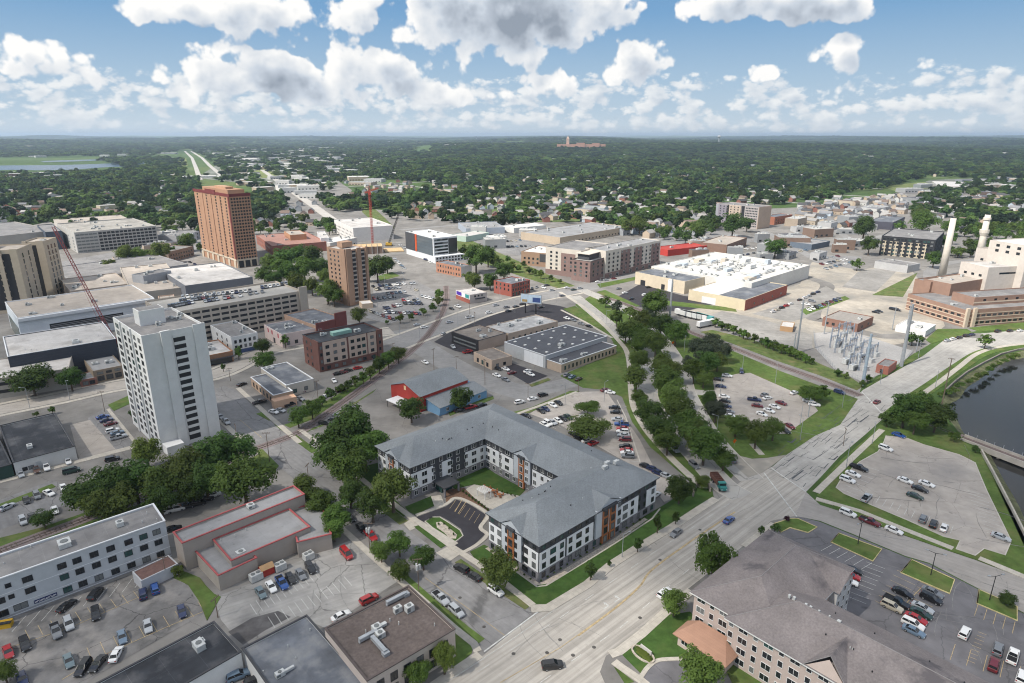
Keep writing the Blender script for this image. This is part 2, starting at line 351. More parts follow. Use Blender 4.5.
# lawns (raised by a kerb) first, lanes above the verge
sheet('lawn', m_grass, .06, [(560,376),(617,352),(612,340),(590,318),(575,305),(590,296),(625,304),(660,318),(690,334),(735,352),(780,371),(820,386),(858,399),(840,425),(815,436),(785,456),(770,466),(758,462),(738,470),(728,482),(716,488),(700,492),(686,478),(650,447),(632,422),(622,397),(605,390),(583,388)])
strip('road', m_conc2, .085, LANE1, 8.6, smooth=True)
strip('road', m_conc2, .085, LANE2, 8.2, smooth=True)
for off in (-4.4, 4.4): strip('kerb', m_kerb, .11, LANE1, .25, smooth=True, off=off)
for off in (-4.2, 4.2): strip('kerb', m_kerb, .11, LANE2, .25, smooth=True, off=off)
sheet('road', m_sand, .08, [(735,466),(724,452),(735,455),(752,459),(768,458),(786,455),(772,466),(762,473),(748,478)])
strip('sidewalk', m_side, .1, [(560,292),(590,312),(618,340),(628,356),(631,390),(634,408),(646,430),(668,455),(692,478),(706,490)], 2.6, smooth=True)
strip('sidewalk', m_side, .1, [(752,444),(762,455)], 2.2)
sheet('lawn', m_grass2, .075, [(712,330),(745,338),(800,355),(850,377),(863,386),(857,390.5),(820,375.5),(776,360.5),(732,343.5),(700,332)])
# car park east of the parkway
sheet('parking_lot', m_lot, .09, [(713,380),(737,374),(750,373),(791,391),(812,403),(818,411),(803,422),(787,434),(760,434),(728,420),(717,408)])
strip('road', m_conc2, .095, [(685,391),(704,393),(716,393)], 6)
# river car park and its lawns
sheet('lawn', m_grass, .1, [(817,496),(821,482),(841,460),(867,438),(887,418),(900,410),(918,404),(937,407),(946,420),(955,432),(963,442),(975,448),(982,456),(993,478),(1007,505),(1023,537),(1049,592),(1060,625),(1060,600),(1024,578),(975,559.5),(951,551.5),(905,535.5),(845,512.5)])
sheet('parking_lot', m_lot, .15, [(886,436),(905.6,438),(923.6,445),(959,455),(975,463),(981,478),(987,492),(1011,541.5),(1005,555.5),(984,549),(975,556),(956,549.5),(960,541),(943.5,537),(909.6,521.6),(844,494),(836,488),(842,478),(860,462),(878,452),(884,442)], kerb=m_kerb)
strip('sidewalk', m_side, .17, [(816,493),(848,462),(882,430)], 2.2)
strip('sidewalk', m_side, .12, [(907,405),(920,396),(941,381),(958,368),(979,353),(1010,345.5),(1070,341)], 2.4, smooth=True)
strip('lawn', m_grass, .1, [(886,420),(910,401),(935,384),(962,365),(985,352),(1020,346),(1075,342)], 6.5, smooth=True)
strip('sidewalk', m_side, .18, [(816,499),(860,511.5),(905,530),(953,549)], 2.0)
strip('sidewalk', m_side, .18, [(979,558.5),(1000,567),(1050,588)], 2.0)
# apartment building grounds
sheet('lawn', m_lawn, .12, [(470,552),(484,545),(500,553),(513,566),(537,583),(545,583),(588,555),(612,541),(644,517),(666,504),(690,488),(712,489),(714,499),(672,526.5),(634,549.5),(612,562.5),(585,584.5),(549,605.5),(535,605),(508,587),(480,566)])
strip('sidewalk', m_side, .15, [(531,609),(549,608),(587,585),(612,564.5),(637,548.5),(672,527.5),(700,509),(716,499)], 2.6, smooth=False)
strip('sidewalk', m_side, .16, [(533,606),(508,586),(478,564),(452,547),(408,515),(372,488),(330,452),(300,430)], 1.8)
strip('lawn', m_grass2, .1, [(528,608),(490,583),(458,561)], 2.0)
strip('lawn', m_grass2, .1, [(404,523),(383,507),(345,477),(317,452)], 3.0)
strip('planting_bed', m_rock, .16, [(487,548),(538,584.5),(546,583),(590,556),(614,541),(646,519)], 1.2)
strip('sidewalk', m_side, .165, [(494,556),(537,587),(546,586),(592,558),(616,543),(652,519),(660,509)], .5)
sheet('lawn', m_lawn, .12, [(448,483),(470,472),(485.7,467),(495.7,474),(525.5,490),(519.6,496),(503.6,493),(491.7,488),(474,484.5),(455,489)])
sheet('patio', m_side, .13, [(474,484.7),(491.7,488.2),(503.6,493.2),(519.6,496.2),(508,503),(496,510),(487,508),(474,498),(463,491)])
sheet('planting_bed', m_mulch, .14, [(446,488),(455,489.4),(464,488),(475,499),(488,509),(492,512),(485,513),(468,502),(456,498),(446,504)])
sheet('driveway', m_dark, .07, [(412,520),(418,516.7),(446,506.7),(456,499.7),(468,503.7),(485.7,514.7),(478.7,527.6),(484.7,534.6),(475.7,543.5),(464,551),(450,556),(444,549),(456,543),(464,536),(461,529),(449,521),(440,516),(433,516.5),(426,521),(420,526)])
strip('kerb', m_side, .17, [(416,515.5),(445,505),(455,498.3),(469,502.3),(487.5,514.5),(480.5,527.6),(487,535),(477,545),(462,553.5)], 1.2, smooth=True)
sheet('lawn', m_lawn, .13, [(425,521.5),(432.5,517.5),(440,517.5),(448,522.5),(460,530.5),(463,536),(456,541.5),(449,541),(436,531)], kerb=m_kerb)
sheet('planting_bed', m_rock, .16, [(436,523),(441,522),(449,528),(457,535),(456,539),(450,539),(444,533),(437,528)])
strip('sidewalk', m_side, .16, [(411,518),(432,530),(456,545)], 1.8)
sheet('lawn', m_lawn, .12, [(414,527),(421,524.8),(448.8,543.8),(441,548.5)])
sheet('lawn', m_lawn, .12, [(405,507),(432,496),(437,504.5),(415,515),(409,512)])
strip('driveway', m_side, .13, [(436,496),(440,507)], 3.2)
sheet('driveway', m_side, .075, [(404,524),(411,519),(420,526),(410,531)])
sheet('driveway', m_side, .075, [(436,553),(449,546),(462,553),(449,562)])
sheet('lawn', m_lawn, .12, [(352,470),(378,463),(384,490),(408,512),(404,517),(380,498),(362,484)])
# grass of the near corner, the residence and others
strip('lawn', m_grass, .1, [(481,642),(465,630),(430,601),(395,570)], 2.4)
strip('sidewalk', m_side, .14, [(478,652),(474,644),(455,629),(420,598),(380,563),(340,527)], 1.8)
sheet('lawn', m_grass, .1, [(455,631),(472,645),(472,653),(455,668),(448,660)])
strip('sidewalk', m_side, .14, [(480,655),(466,664),(428,690),(380,725)], 2.2)
sheet('lawn', m_lawn, .12, [(620,652.6),(664,616),(690,612),(694,617),(676,634),(694,652),(684,657.5),(664,657.5),(650,664),(641,674)])
sheet('driveway', m_lot_res, .07, [(643,679),(650,668),(660,662),(684,661),(700,668),(712,700),(650,720)])
strip('kerb', m_side, .15, [(641,677),(649,666.5),(660,660.3),(684,659)], 1.0, smooth=True)
strip('sidewalk', m_side, .16, [(610,655),(619,652),(642,634),(665,613),(691,591)], 2.2)
strip('sidewalk', m_side, .16, [(614,662),(622,668),(640,680),(655,692)], 1.8)
sheet('lawn', m_grass, .1, [(614,667),(620,671),(634,682),(625,684)])
sheet('lawn', m_grass, .12, [(722,662),(738,666),(765,683),(790,700),(740,700)])
sheet('lawn', m_grass, .13, [(831,542.5),(839,533.6),(881.7,549.5),(872.8,561.5)], kerb=m_kerby)
sheet('lawn', m_grass, .13, [(900.7,573),(911.6,560),(954.5,580),(949.5,594)], kerb=m_kerby)
sheet('lawn', m_grass, .13, [(977,604),(979,590),(1017,607),(1017,621)], kerb=m_kerby)
sheet('lawn', m_grass, .13, [(781,532.6),(774,524),(790,519),(798,519),(817,527.5),(808,533),(790,528)], kerb=m_kerby)
strip('sidewalk', m_side, .15, [(744,547),(758,536),(774,524)], 2.0)
# hotel car park, tracks verge, left side
sheet('parking_lot', m_lot_old, .03, [(-90,690),(-60,640),(0,622),(130,575),(172,560),(180,576),(205,613),(100,674),(60,702),(0,745),(-90,770)])
sheet('lawn', m_grass, .1, [(171,577),(180,570),(200,578),(206,586),(214,594),(221,597),(207,621),(199,601),(188,585)])
sheet('parking_lot', M('pale_lot', (.3,.29,.275), .9, .12, .2, .14, .05, streak=(30,.1), crack=(.08,.45,20,.009,1), spots=(.3,.3), alt=((.2,.195,.19),.07,.5,.7)), .032, [(214,598),(258,580),(322,551),(352,540),(400,580),(325,628),(298,616),(243,646),(221,620)])
sheet('parking_lot', M('stained_asphalt', (.1,.095,.095), .85, .35, .3, .2, .1), .04, [(228,632),(252,618),(278,611),(291,617),(266,630),(243,645)])
sheet('lawn', m_grass, .06, [(-70,556),(0,538),(40,528),(90,511),(160,477),(250,446),(258,452),(165,489),(90,519),(0,551),(-70,578)])
sheet('lawn', m_grass, .05, [(-70,584),(0,555),(88,522),(170,494),(262,453),(272,470),(230,490),(165,507),(90,535),(0,566),(-70,590)])
sheet('parking_lot', m_asph, .03, [(-70,528),(0,500),(52,480),(75,488),(65,505),(30,520),(-70,552)])
sheet('lawn', m_grass, .08, [(0,504),(52,484),(56,487),(0,509)])
sheet('lawn', m_grass, .07, [(284,425),(300,419),(330,399),(355,384),(380,369),(401,350),(405,352),(386,372),(350,396.5),(320,416.5),(290,428)])
sheet('lawn', m_grass2, .07, [(303,431.5),(322,424.5),(350,405.5),(377,388.5),(373,392.5),(345,410.5),(322,426.5),(305,433)])
strip('lawn', m_grass, .12, [(259,413),(272,420)], 2.5); strip('lawn', m_grass, .12, [(277,424),(285,430)], 2.2); strip('lawn', m_grass, .12, [(293,436),(315,452)], 2.6)
sheet('lawn', m_grass, .12, [(256,451),(262,449),(279,466),(274,472)])
sheet('parking_lot', m_dark, .04, [(434,342),(452,331),(470,322),(500,312),(540,303),(560,306),(600,318),(560,322),(500,340),(478,356),(455,351)])
sheet('parking_lot', m_dark, .05, [(497,366),(512,363),(548,376),(528,384)])
sheet('lawn', m_grass2, .1, [(510,413),(530,408),(570,391),(580,391),(520,417)]); strip('sidewalk', m_side, .13, [(512,416),(545,404),(577,392)], 1.6)
sheet('lawn', m_grass2, .1, [(529,385),(548,378),(551,380),(532,387)])
sheet('lawn', m_grass, .1, [(448,412),(480,400),(493,396),(494,399),(450,416)])
sheet('lawn', m_grass, .08, [(563,309),(575,306),(620,334),(616,341),(600,330)]); strip('sidewalk', m_side, .12, [(561,310),(585,322),(612,338)], 1.6)
sheet('parking_lot', m_lot, .03, [(545,402),(580,392),(606,391),(625,418),(640,440),(656,472),(680,488),(690,492),(664,502),(640,470),(560,425),(530,414)])
strip('kerb', m_kerb, .1, [(617,400),(626,418),(633,440),(640,462)], .4)
# sandy works ground by the white plant and the power station
sheet('sandy_ground', m_sand, .03, [(684,312),(735,300),(800,284),(812,262),(860,270),(905,262),(935,300),(945,326),(930,338),(868,350),(808,349),(740,333),(700,322)])
sheet('gravel_yard', m_gravel, .05, [(813.5,333),(850,331),(913,351),(901,366),(862,382),(834,369),(815,348)])
sheet('lawn', m_grass2, .06, [(872,295),(917.6,272.7),(903,297)])
sheet('lawn', m_grass, .1, [(925.6,340),(937.5,329),(967,329),(973,333),(943.5,340),(931.5,344)])
sheet('lawn', m_grass, .1, [(968,328),(1024,322),(1080,322),(1080,328),(1000,330),(980,332)])
sheet('lawn', m_grass, .1, [(864,389),(923,355.5),(915,353),(868,384.5)])
sheet('lawn', m_grass, .05, [(800,310),(845,296),(850,299),(806,315)]); sheet('lawn', m_grass, .05, [(660,300),(735,308),(737,312),(664,305)])
sheet('parking_lot', m_dark, .035, [(612,300),(640,284),(684,296),(730,300),(690,310),(660,312)])
sheet('parking_lot', m_asph, .035, [(372,300),(374,284),(415,280),(437,292),(428,312),(388,324),(366,318)])
sheet('lawn', m_grass, .05, [(378,276),(392,272),(400,276),(380,281)])
sheet('lawn', m_grass2, .05, [(455,238),(470,240),(520,262),(560,280),(575,286),(560,289),(520,276),(480,262),(458,250)])
sheet('lawn', m_grass2, .05, [(365,200),(385,218),(395,228),(380,228),(362,212)])
sheet('lawn', m_grass, .05, [(596,292),(605,290),(640,306),(630,308)]); sheet('lawn', m_grass, .05, [(597,284),(640,276),(641,279),(600,288)])
# far fields and the dual carriageway
for px in ([(140,165),(160,160),(186,158),(188,166),(150,169)], [(250,172),(300,160),(330,163),(300,176),(262,178)], [(880,186),(925,182),(935,188),(895,191)]):
    sheet('field', M('pale_field', (.17,.2,.065), .95, .2, .02, .15, .005), .4, px)
for a in ([(184,150.5),(192,158),(196,168),(200,180)], [(190,150.5),(202,158),(210,166),(222,176)], [(262,170),(290,190),(312,205),(335,222)], [(505,158),(500,165)]):
    strip('road', M('far_highway', (.42,.4,.37), .9, .05), .9, a, 13)
# ---------------------------------------------------------------- railway
def railway(px, label, ties=True):
    pts = catmull([G(*p) for p in px], 8)
    strip('rail_bed', m_ballast, .1, pts, 4.6, world=True)
    t = thing('railway_track', label, 'railway track', (pts[0].x, pts[0].y, 0)); o_ = pts[0]; pl = [p - o_ for p in pts]
    for s in (-.75, .75):
        mb = MB(); strip('', None, .27, pl, .12, world=True, off=s, mb=mb); part('rail', mb, m_rail, t)
    mb = MB(); acc = 0; m_tie = M('tie_wood', (.11,.085,.07), .9, .2, 1)
    for a, b in zip(pl, pl[1:]):
        d = b-a; n = int(d.length/1.1)
        for k in range(n): mb.obox(a + d*(k/max(n,1)), d, .14, 1.25, .1, .2)
    tag(link('sleepers', mb.mesh('sleepers', m_tie), t), kind='stuff')
railway([(602,296),(630,306),(660,319),(690,332),(732,347.5),(776,364.5),(820,380),(861,396)], 'single railway track on brown ballast between the parkway and the substation')
railway([(906,414),(920,420),(940,429),(962,437)], 'railway track running behind the river car park to the bridge')
railway([(446,286),(446,300),(441,315),(428,335),(410,352),(392,366),(360,390),(325,415),(298,433),(254,450),(180,481),(88,518),(40,536),(0,551),(-70,578)], 'curving railway track crossing the streets past the barn-shaped hall')
# ---------------------------------------------------------------- painted markings
mb = MB(); my = MB()
def W(pts): return [G(*p) for p in pts]
dashes(mb, W([(478,672),(560,618),(650,555),(740,497)]), 3, 6, .14, .085); dashes(mb, W([(540,683),(620,628),(700,560)]), 3, 6, .14, .085)
strip('', None, .083, [(430,693),(500,648),(560,606)], .12, mb=mb)
strip('', None, .083, [(578,636),(618,606),(640,586),(652,570),(690,542),(735,512)], .5, mb=my, smooth=True)
strip('', None, .083, [(500,683),(560,648),(585,630)], .14, mb=my)
strip('', None, .083, [(425,578),(470,610),(505,636)], .12, mb=my); strip('', None, .083, [(240,420),(262,438)], .12, mb=my)
for px in ((607,607),(618,600)):   # turn arrows
    c = G(*px); d = Vector((math.cos(math.radians(ROAD)), math.sin(math.radians(ROAD)))); n = Vector((-d.y,d.x))
    mb.poly([(q.x,q.y,.09) for q in (c-d*1.3-n*.15, c+d*.4-n*.15, c+d*.4+n*.15, c-d*1.3+n*.15)])
    mb.poly([(q.x,q.y,.09) for q in (c+d*.4-n*.15, c+d*.75-n*.15, c+d*.75+n*.9, c+d*.4+n*.9)])
    mb.poly([(q.x,q.y,.09) for q in (c+d*.05+n*.9, c+d*1.1+n*.9, c+d*.57+n*1.6)])
for a, b in (((771,468),(806,492)),((764,473),(797,517)),((862,392),(884,416)),((538,612),(484,652))): strip('', None, .09, [a,b], .35, mb=mb)
def stalls(a, b, n, axis, ln, mb, z=.09):
    A, B = G(*a), G(*b); h = hdg(a[0], a[1], axis, 0); d = Vector((math.cos(h), math.sin(h)))*ln; t = (B-A).normalized()*.06
    for k in range(n+1):
        p = A + (B-A)*(k/n); mb.poly([(q.x,q.y,z) for q in (p-t, p-t+d, p+t+d, p+t)])

stalls((12,632),(135,588),9,(40,-45),5.2,mb)
stalls((92,660),(205,612),9,(-25,-60),4.8,my); stalls((30,640),(140,600),9,(-20,-40),4.5,my)
strip('', None, .09, [(12,647),(70,628),(140,597)], .12, mb=my); strip('', None, .09, [(62,680),(100,657),(165,628),(203,612)], .14, mb=my)
stalls((897,612),(918,580),6,(-60,-30),5,my); stalls((898,613),(920,582),6,(60,28),5,my); strip('', None, .09, [(897,613),(923,586)], .16, mb=my)
stalls((950,660),(1035,690),5,(10,-30),6,my); stalls((978,605),(1015,622),4,(-10,30),5,my)
stalls((832,545),(872,563),5,(-22,12),5,mb); stalls((846,596),(866,562),8,(20,8),4.5,mb)
stalls((966,660),(978,632),8,(10,4),1.6,my)
stalls((716,408),(720,380),8,(30,4),5,mb,.15); stalls((748,413),(772,395),6,(45,8),5,mb,.15)
stalls((842,490),(864,466),6,(60,24),5,mb,.21); stalls((985,496),(1008,540),11,(-40,-12),5,mb,.21); stalls((862,498),(950,534),12,(18,-26),5,mb,.21)
stalls((616,404),(640,462),14,(-40,-2),5,mb); stalls((540,428),(568,417),7,(35,20),5,mb); stalls((535,412),(562,402),7,(30,16),5,mb)
stalls((456,500),(485,517),6,(-20,28),5.2,my)
for a in (((455,512),(462,500)),((458,514),(466,502))): strip('', None, .095, a, .2, mb=my)
stalls((300,432),(345,402),9,(30,12),5,mb)
stalls((250,604),(312,570),11,(14,22),4.6,mb); stalls((275,628),(352,586),12,(-14,-22),4.6,mb)
stalls((374,299),(424,295),16,(10,6),4.5,mb); stalls((566,320),(592,328),6,(-30,-8),4.5,mb)
tag(link('road_markings', mb.mesh('road_markings', m_white)), kind='structure'); tag(link('road_markings', my.mesh('road_markings', m_yellow)), kind='structure')

AVE=[(392,345),(440,327),(480,312),(530,299),(575,290),(640,276),(720,262),(800,250)]
for o_ in (-10.5,10.5): strip('sidewalk', m_side, .1, AVE[:5], 2.2, smooth=True, off=o_)
STW=[(-60,424),(0,410),(60,398),(127,384),(212,375),(262,352),(300,344),(345,337),(392,331)]
strip('road', M('street_concrete', (.36,.33,.295), .9, .1, .3, .14, .05, streak=(10,.1)), .055, STW, 11, smooth=True)
for o_ in (-7.5,7.5): strip('sidewalk', m_side, .11, STW, 2.4, smooth=True, off=o_)
strip('sidewalk', m_side, .1, [(205,402),(224,424),(250,447)], 2.0); strip('sidewalk', m_side, .1, [(238,388),(262,410),(300,443)], 2.0)
sheet('parking_lot', m_asph, .03, [(88,418),(106,408),(140,445),(110,452),(90,440)]); strip('sidewalk', m_side, .1, [(108,409),(138,446)], 1.2)
sheet('parking_lot', m_lot, .03, [(70,425),(90,420),(118,452),(80,462)]); sheet('lawn', m_grass, .1, [(108,405),(128,396),(132,403),(114,411)])
strip('sidewalk', m_side, .1, [(-40,492),(60,466),(150,443),(215,427)], 3.0)
sheet('parking_lot', m_asph, .028, [(640,232),(700,226),(760,240),(720,250),(650,250)]); sheet('parking_lot', m_asph, .028, [(470,236),(545,240),(540,258),(480,250)]); sheet('parking_lot', m_asph, .028, [(800,270),(822,256),(862,256),(858,272),(826,276)])
sheet('parking_lot', m_asph, .027, [(60,262),(150,245),(200,245),(190,268),(70,285)])
for a_ in ([(130,262),(165,246),(190,236),(200,226)],[(600,232),(640,222),(700,214)],[(690,262),(760,252),(860,240),(930,226)],[(720,212),(770,234),(820,262)],[(400,230),(470,224),(540,220),(600,214)],[(860,246),(830,226),(812,210)],[(940,300),(930,272),(955,262),(1024,256)]): strip('road', M('street_asphalt',0), .033, a_, 9, smooth=True)

# far built-up corridor and the straight streets through the wooded suburbs
sheet('far_district', M('far_paving',(.17,.18,.15),.9,.35,.03,.25,.008), .25, [(196,178),(215,166),(240,158),(330,149),(420,149),(420,156),(352,168),(345,178),(330,190),(262,192),(252,184)])
sheet('far_district', M('far_paving',0), .25, [(905,190),(930,180),(985,178),(1090,182),(1090,196),(985,192)])
SUB=[]
for k in range(-9,26):
    if k%2: continue
    c=Vector((k*115.0,0)); a_=math.radians(47); d=Vector((math.cos(a_),math.sin(a_)))
    n_=Vector((-d.y,d.x)); base=Vector((200,900))+n_*(k*130.0)*-1
    SUB.append((base-d*600,base+d*3400))
for k in range(0,16):
    a_=math.radians(137); d=Vector((math.cos(a_),math.sin(a_))); n_=Vector((math.cos(math.radians(47)),math.sin(math.radians(47)))); base=Vector((200,900))+n_*(k*210.0-300)
    SUB.append((base-d*2200,base+d*2200))
SUB2=[]
for a,b in SUB:
    n=int((b-a).length/60); run=[]
    for i in range(n+1):
        p=a+(b-a)*(i/n); q=to_px(p.x,p.y,0) if p.y>300 else (0,999)
        ok=-60<q[0]<1090 and q[1]<232 and p.y<3400 and ((q[0]<198 and q[1]>177 and q[1]<216) or (330<q[0]<900 and q[1]<207 and q[1]>157))
        if ok: run.append(p)
        if (not ok or i==n) and len(run)>2: SUB2.append(run)
        if not ok: run=[]
mb=MB()
for r_ in SUB2: strip('',None,.3,r_,8,world=True,mb=mb)
tag(link('suburban_road',mb.mesh('suburban_road',M('suburb_asphalt',(.3,.29,.28),.9,.1,.1))),kind='structure')
# sealed cracks and patches of the old road surface
rk=random.Random(17); mb=MB(); q0,q1=G(778,478),G(872,404); d=(q1-q0); LR=d.length; d.normalize(); nn=Vector((-d.y,d.x))
for k in range(80):
    t=rk.random()**1.25*LR; o_=rk.choice([-8.2,-6.4,-5.0,-3.2,-1.2,1.0,2.8,4.6,6.4,8.2])+rk.uniform(-.35,.35); ln=rk.uniform(2,11); wd=rk.uniform(.1,.28)*(1 if rk.random()<.9 else 3)
    a=q0+d*t+nn*o_; b=a+d*ln+nn*rk.uniform(-.5,.5); m_=nn*wd/2; z=.082+k*.0002; mb.poly([(p.x,p.y,z) for p in (a-m_,b-m_*.6,b+m_*.6,a+m_)])
    if rk.random()<.45: c=a+nn*rk.uniform(1,3.4); m_=d*wd/2; mb.poly([(p.x,p.y,z+.0001) for p in (a-m_,a+m_,c+m_*.7,c-m_*.7)])
tag(link('road_crack_sealing',mb.mesh('road_crack_sealing',M('crack_seal',(.07,.075,.085),.8,.3,.8))),kind='structure')

sheet('parking_lot', M('grey_yard',(.25,.24,.225),.95,.15,.3,.2,.04,spots=(.2,.25)), .036, [(700,319),(722,311),(765,320),(812,335),(812,348),(808,350),(742,334)])
sheet('parking_lot', M('grey_yard',0), .037, [(752,314),(800,299),(826,286),(846,297),(806,318),(790,322)])
sheet('parking_lot', M('grey_yard',0), .038, [(842,287),(858,272),(905,263),(876,292)])
# manholes, joints and crossing lines
mb=MB()
for px,py in ((513.5,654),(547,653),(573,655.5),(594,647.5),(640,618),(660,560),(700,530),(560,640),(440,640),(460,598),(484,627),(380,545),(548,695)):
    c=G(px,py); mb.poly([(c.x+.45*math.cos(k*.524),c.y+.45*math.sin(k*.524),.098) for k in range(12)])
tag(link('road_drain_covers',mb.mesh('road_drain_covers',M('iron_cover',(.08,.075,.07),.7,.2,3))),kind='structure')
mb=MB(); rk2=random.Random(23)
def cracks(poly,n,ang,z,ln=(3,14),w=(.05,.11)):
    P=[G(*p) for p in poly]; x0_,x1_=min(p.x for p in P),max(p.x for p in P); y0_,y1_=min(p.y for p in P),max(p.y for p in P); k=0; tr=0; n=int(n*.5)
    while k<n and tr<n*30:
        tr+=1; x,y=rk2.uniform(x0_,x1_),rk2.uniform(y0_,y1_); c=False; j=len(P)-1
        for i in range(len(P)):
            if (P[i].y>y)!=(P[j].y>y) and x<(P[j].x-P[i].x)*(y-P[i].y)/(P[j].y-P[i].y)+P[i].x: c=not c
            j=i
        if not c: continue
        k+=1; a=math.radians(ang+rk2.choice([0,90])+rk2.uniform(-7,7)); p=Vector((x,y)); L_=rk2.uniform(*ln); seg=max(2,int(L_/1.5)); pts_=[p]
        for q in range(seg): a+=rk2.uniform(-.35,.35)*.5; p=p+Vector((math.cos(a),math.sin(a)))*L_/seg; pts_.append(p)
        strip('',None,z,pts_,rk2.uniform(*w),world=True,mb=mb)
cracks([(484,655),(300,484),(256,450),(300,446),(525,607)],45,-46,.068); cracks([(214,598),(322,551),(352,541),(398,580),(325,626),(298,616)],40,25,.044); cracks([(0,632),(130,580),(175,575),(200,612),(90,660),(10,700)],45,20,.042)
cracks([(842,480),(886,438),(959,456),(985,492),(1008,542),(960,541),(845,493)],40,-30,.215,(4,20)); cracks([(720,405),(716,384),(745,375),(810,404),(787,432),(735,424)],25,-30,.152)
cracks([(800,522),(905,558),(1024,616),(1060,700),(900,640),(820,560)],50,-30,.048); cracks([(450,683),(560,600),(715,500),(790,470),(790,515),(690,588),(600,660)],40,41,.066,(4,16)); cracks([(560,400),(620,410),(650,470),(600,440)],20,40,.044); cracks([(810,500),(905,540),(1020,585),(1020,608),(905,552),(800,512)],20,-30,.064)
tag(link('road_crack_sealing',mb.mesh('road_crack_sealing',M('crack_fine',(.21,.205,.2),.85,.3,.8))),kind='structure')
# ================================================================ BUILDINGS
WIN = {}
def win_mb(w, h, style, mb=None, T=None):
    """window facing -y about (0,0,0)..(w centred, h up): frame standing out of the wall, pane inside it"""
    mb = mb or MB(); base = len(mb.v); f = min(.09, w*.1)
    if style[0] != 'n':
        for x0,x1,z0,z1 in ((-w/2-f,w/2+f,-f,0),(-w/2-f,w/2+f,h,h+f),(-w/2-f,-w/2,0,h),(w/2,w/2+f,0,h)): mb.box(x0,x1,-.09,.0,z0,z1,1,True)
        if w > 1.1: mb.box(-.035,.035,-.07,0,0,h,1,True)
    mb.poly([(-w/2,-.03,0),(w/2,-.03,0),(w/2,-.03,h),(-w/2,-.03,h)], 0)
    if T is not None:
        for i in range(base, len(mb.v)): mb.v[i] = tuple(T @ Vector(mb.v[i]))
    return mb
def win_mesh(w, h, style):
    k = (round(w,2), round(h,2), style)
    if k not in WIN:
        g = {'d':m_glass,'b':m_glass2,'t':m_glass3}[style[1]]
        WIN[k] = win_mb(w,h,style).mesh('window', [g, m_wfd if style[0]=='d' else m_wfw])
    return WIN[k]
def add_windows(par, items, rng):
    """items: (matrix, w, h, frame) - the first hundred are parts of their own"""
    rest = MB()
    for i, (T, w, h, fr) in enumerate(items):
        g = rng.choice('dddddbbt' if fr != 'n' else 'ddddd')
        if i < 100:
            o = link('window', win_mesh(w,h,fr+g), par); o.matrix_local = T
        else: win_mb(w,h,fr+g,rest,T)
    if rest.f:
        tag(link('window', rest.mesh('window', [m_glass, m_wfw]), par), kind='stuff')
def wallmat(col, var=.05): 
    return M('wall_%d_%d_%d' % tuple(int(c*100) for c in col), col, .8, var, .5, .06, .08)
def roofmat(kind):
    if kind == 'grey': return M('membrane_grey', (.28,.28,.285), .8, .1, .4, .18, .08, seam=(9,3,.8,0,.03), alt=((.19,.185,.18),.1,.5,.7), spots=(.5,.25))
    if kind == 'mid': return M('membrane_mid', (.2,.195,.195), .85, .12, .5, .2, .09, seam=(6,4.5,1.25,0,.03), alt=((.28,.27,.26),.12,.5,.7), spots=(.5,.3))
    if kind == 'black': return M('membrane_black', (.035,.038,.045), .7, .2, .3, .3, .08, seam=(7,6,1.7,0,.03), alt=((.1,.1,.105),.12,.5,.68))
    if kind == 'white': return M('membrane_white', (.62,.6,.57), .7, .06, .4, .1, .06, seam=(12,3,.88,0,.03))
    if kind == 'beige': return M('membrane_beige', (.36,.32,.28), .85, .12, .3, .16, .05)
    if kind == 'brown': return M('gravel_brown', (.12,.098,.09), .95, .22, 1.4, .2, .12)
    if kind == 'slate': return M('membrane_slate', (.13,.14,.16), .75, .18, .35, .3, .12, seam=(5,14,.75,0,.02), alt=((.23,.235,.24),.16,.5,.68))
    if kind == 'pale': return M('membrane_pale', (.5,.48,.46), .8, .1, .4, .15, .06, seam=(14,4,.85,0,.03), alt=((.33,.31,.29),.09,.5,.7), spots=(.4,.25))
    return kind
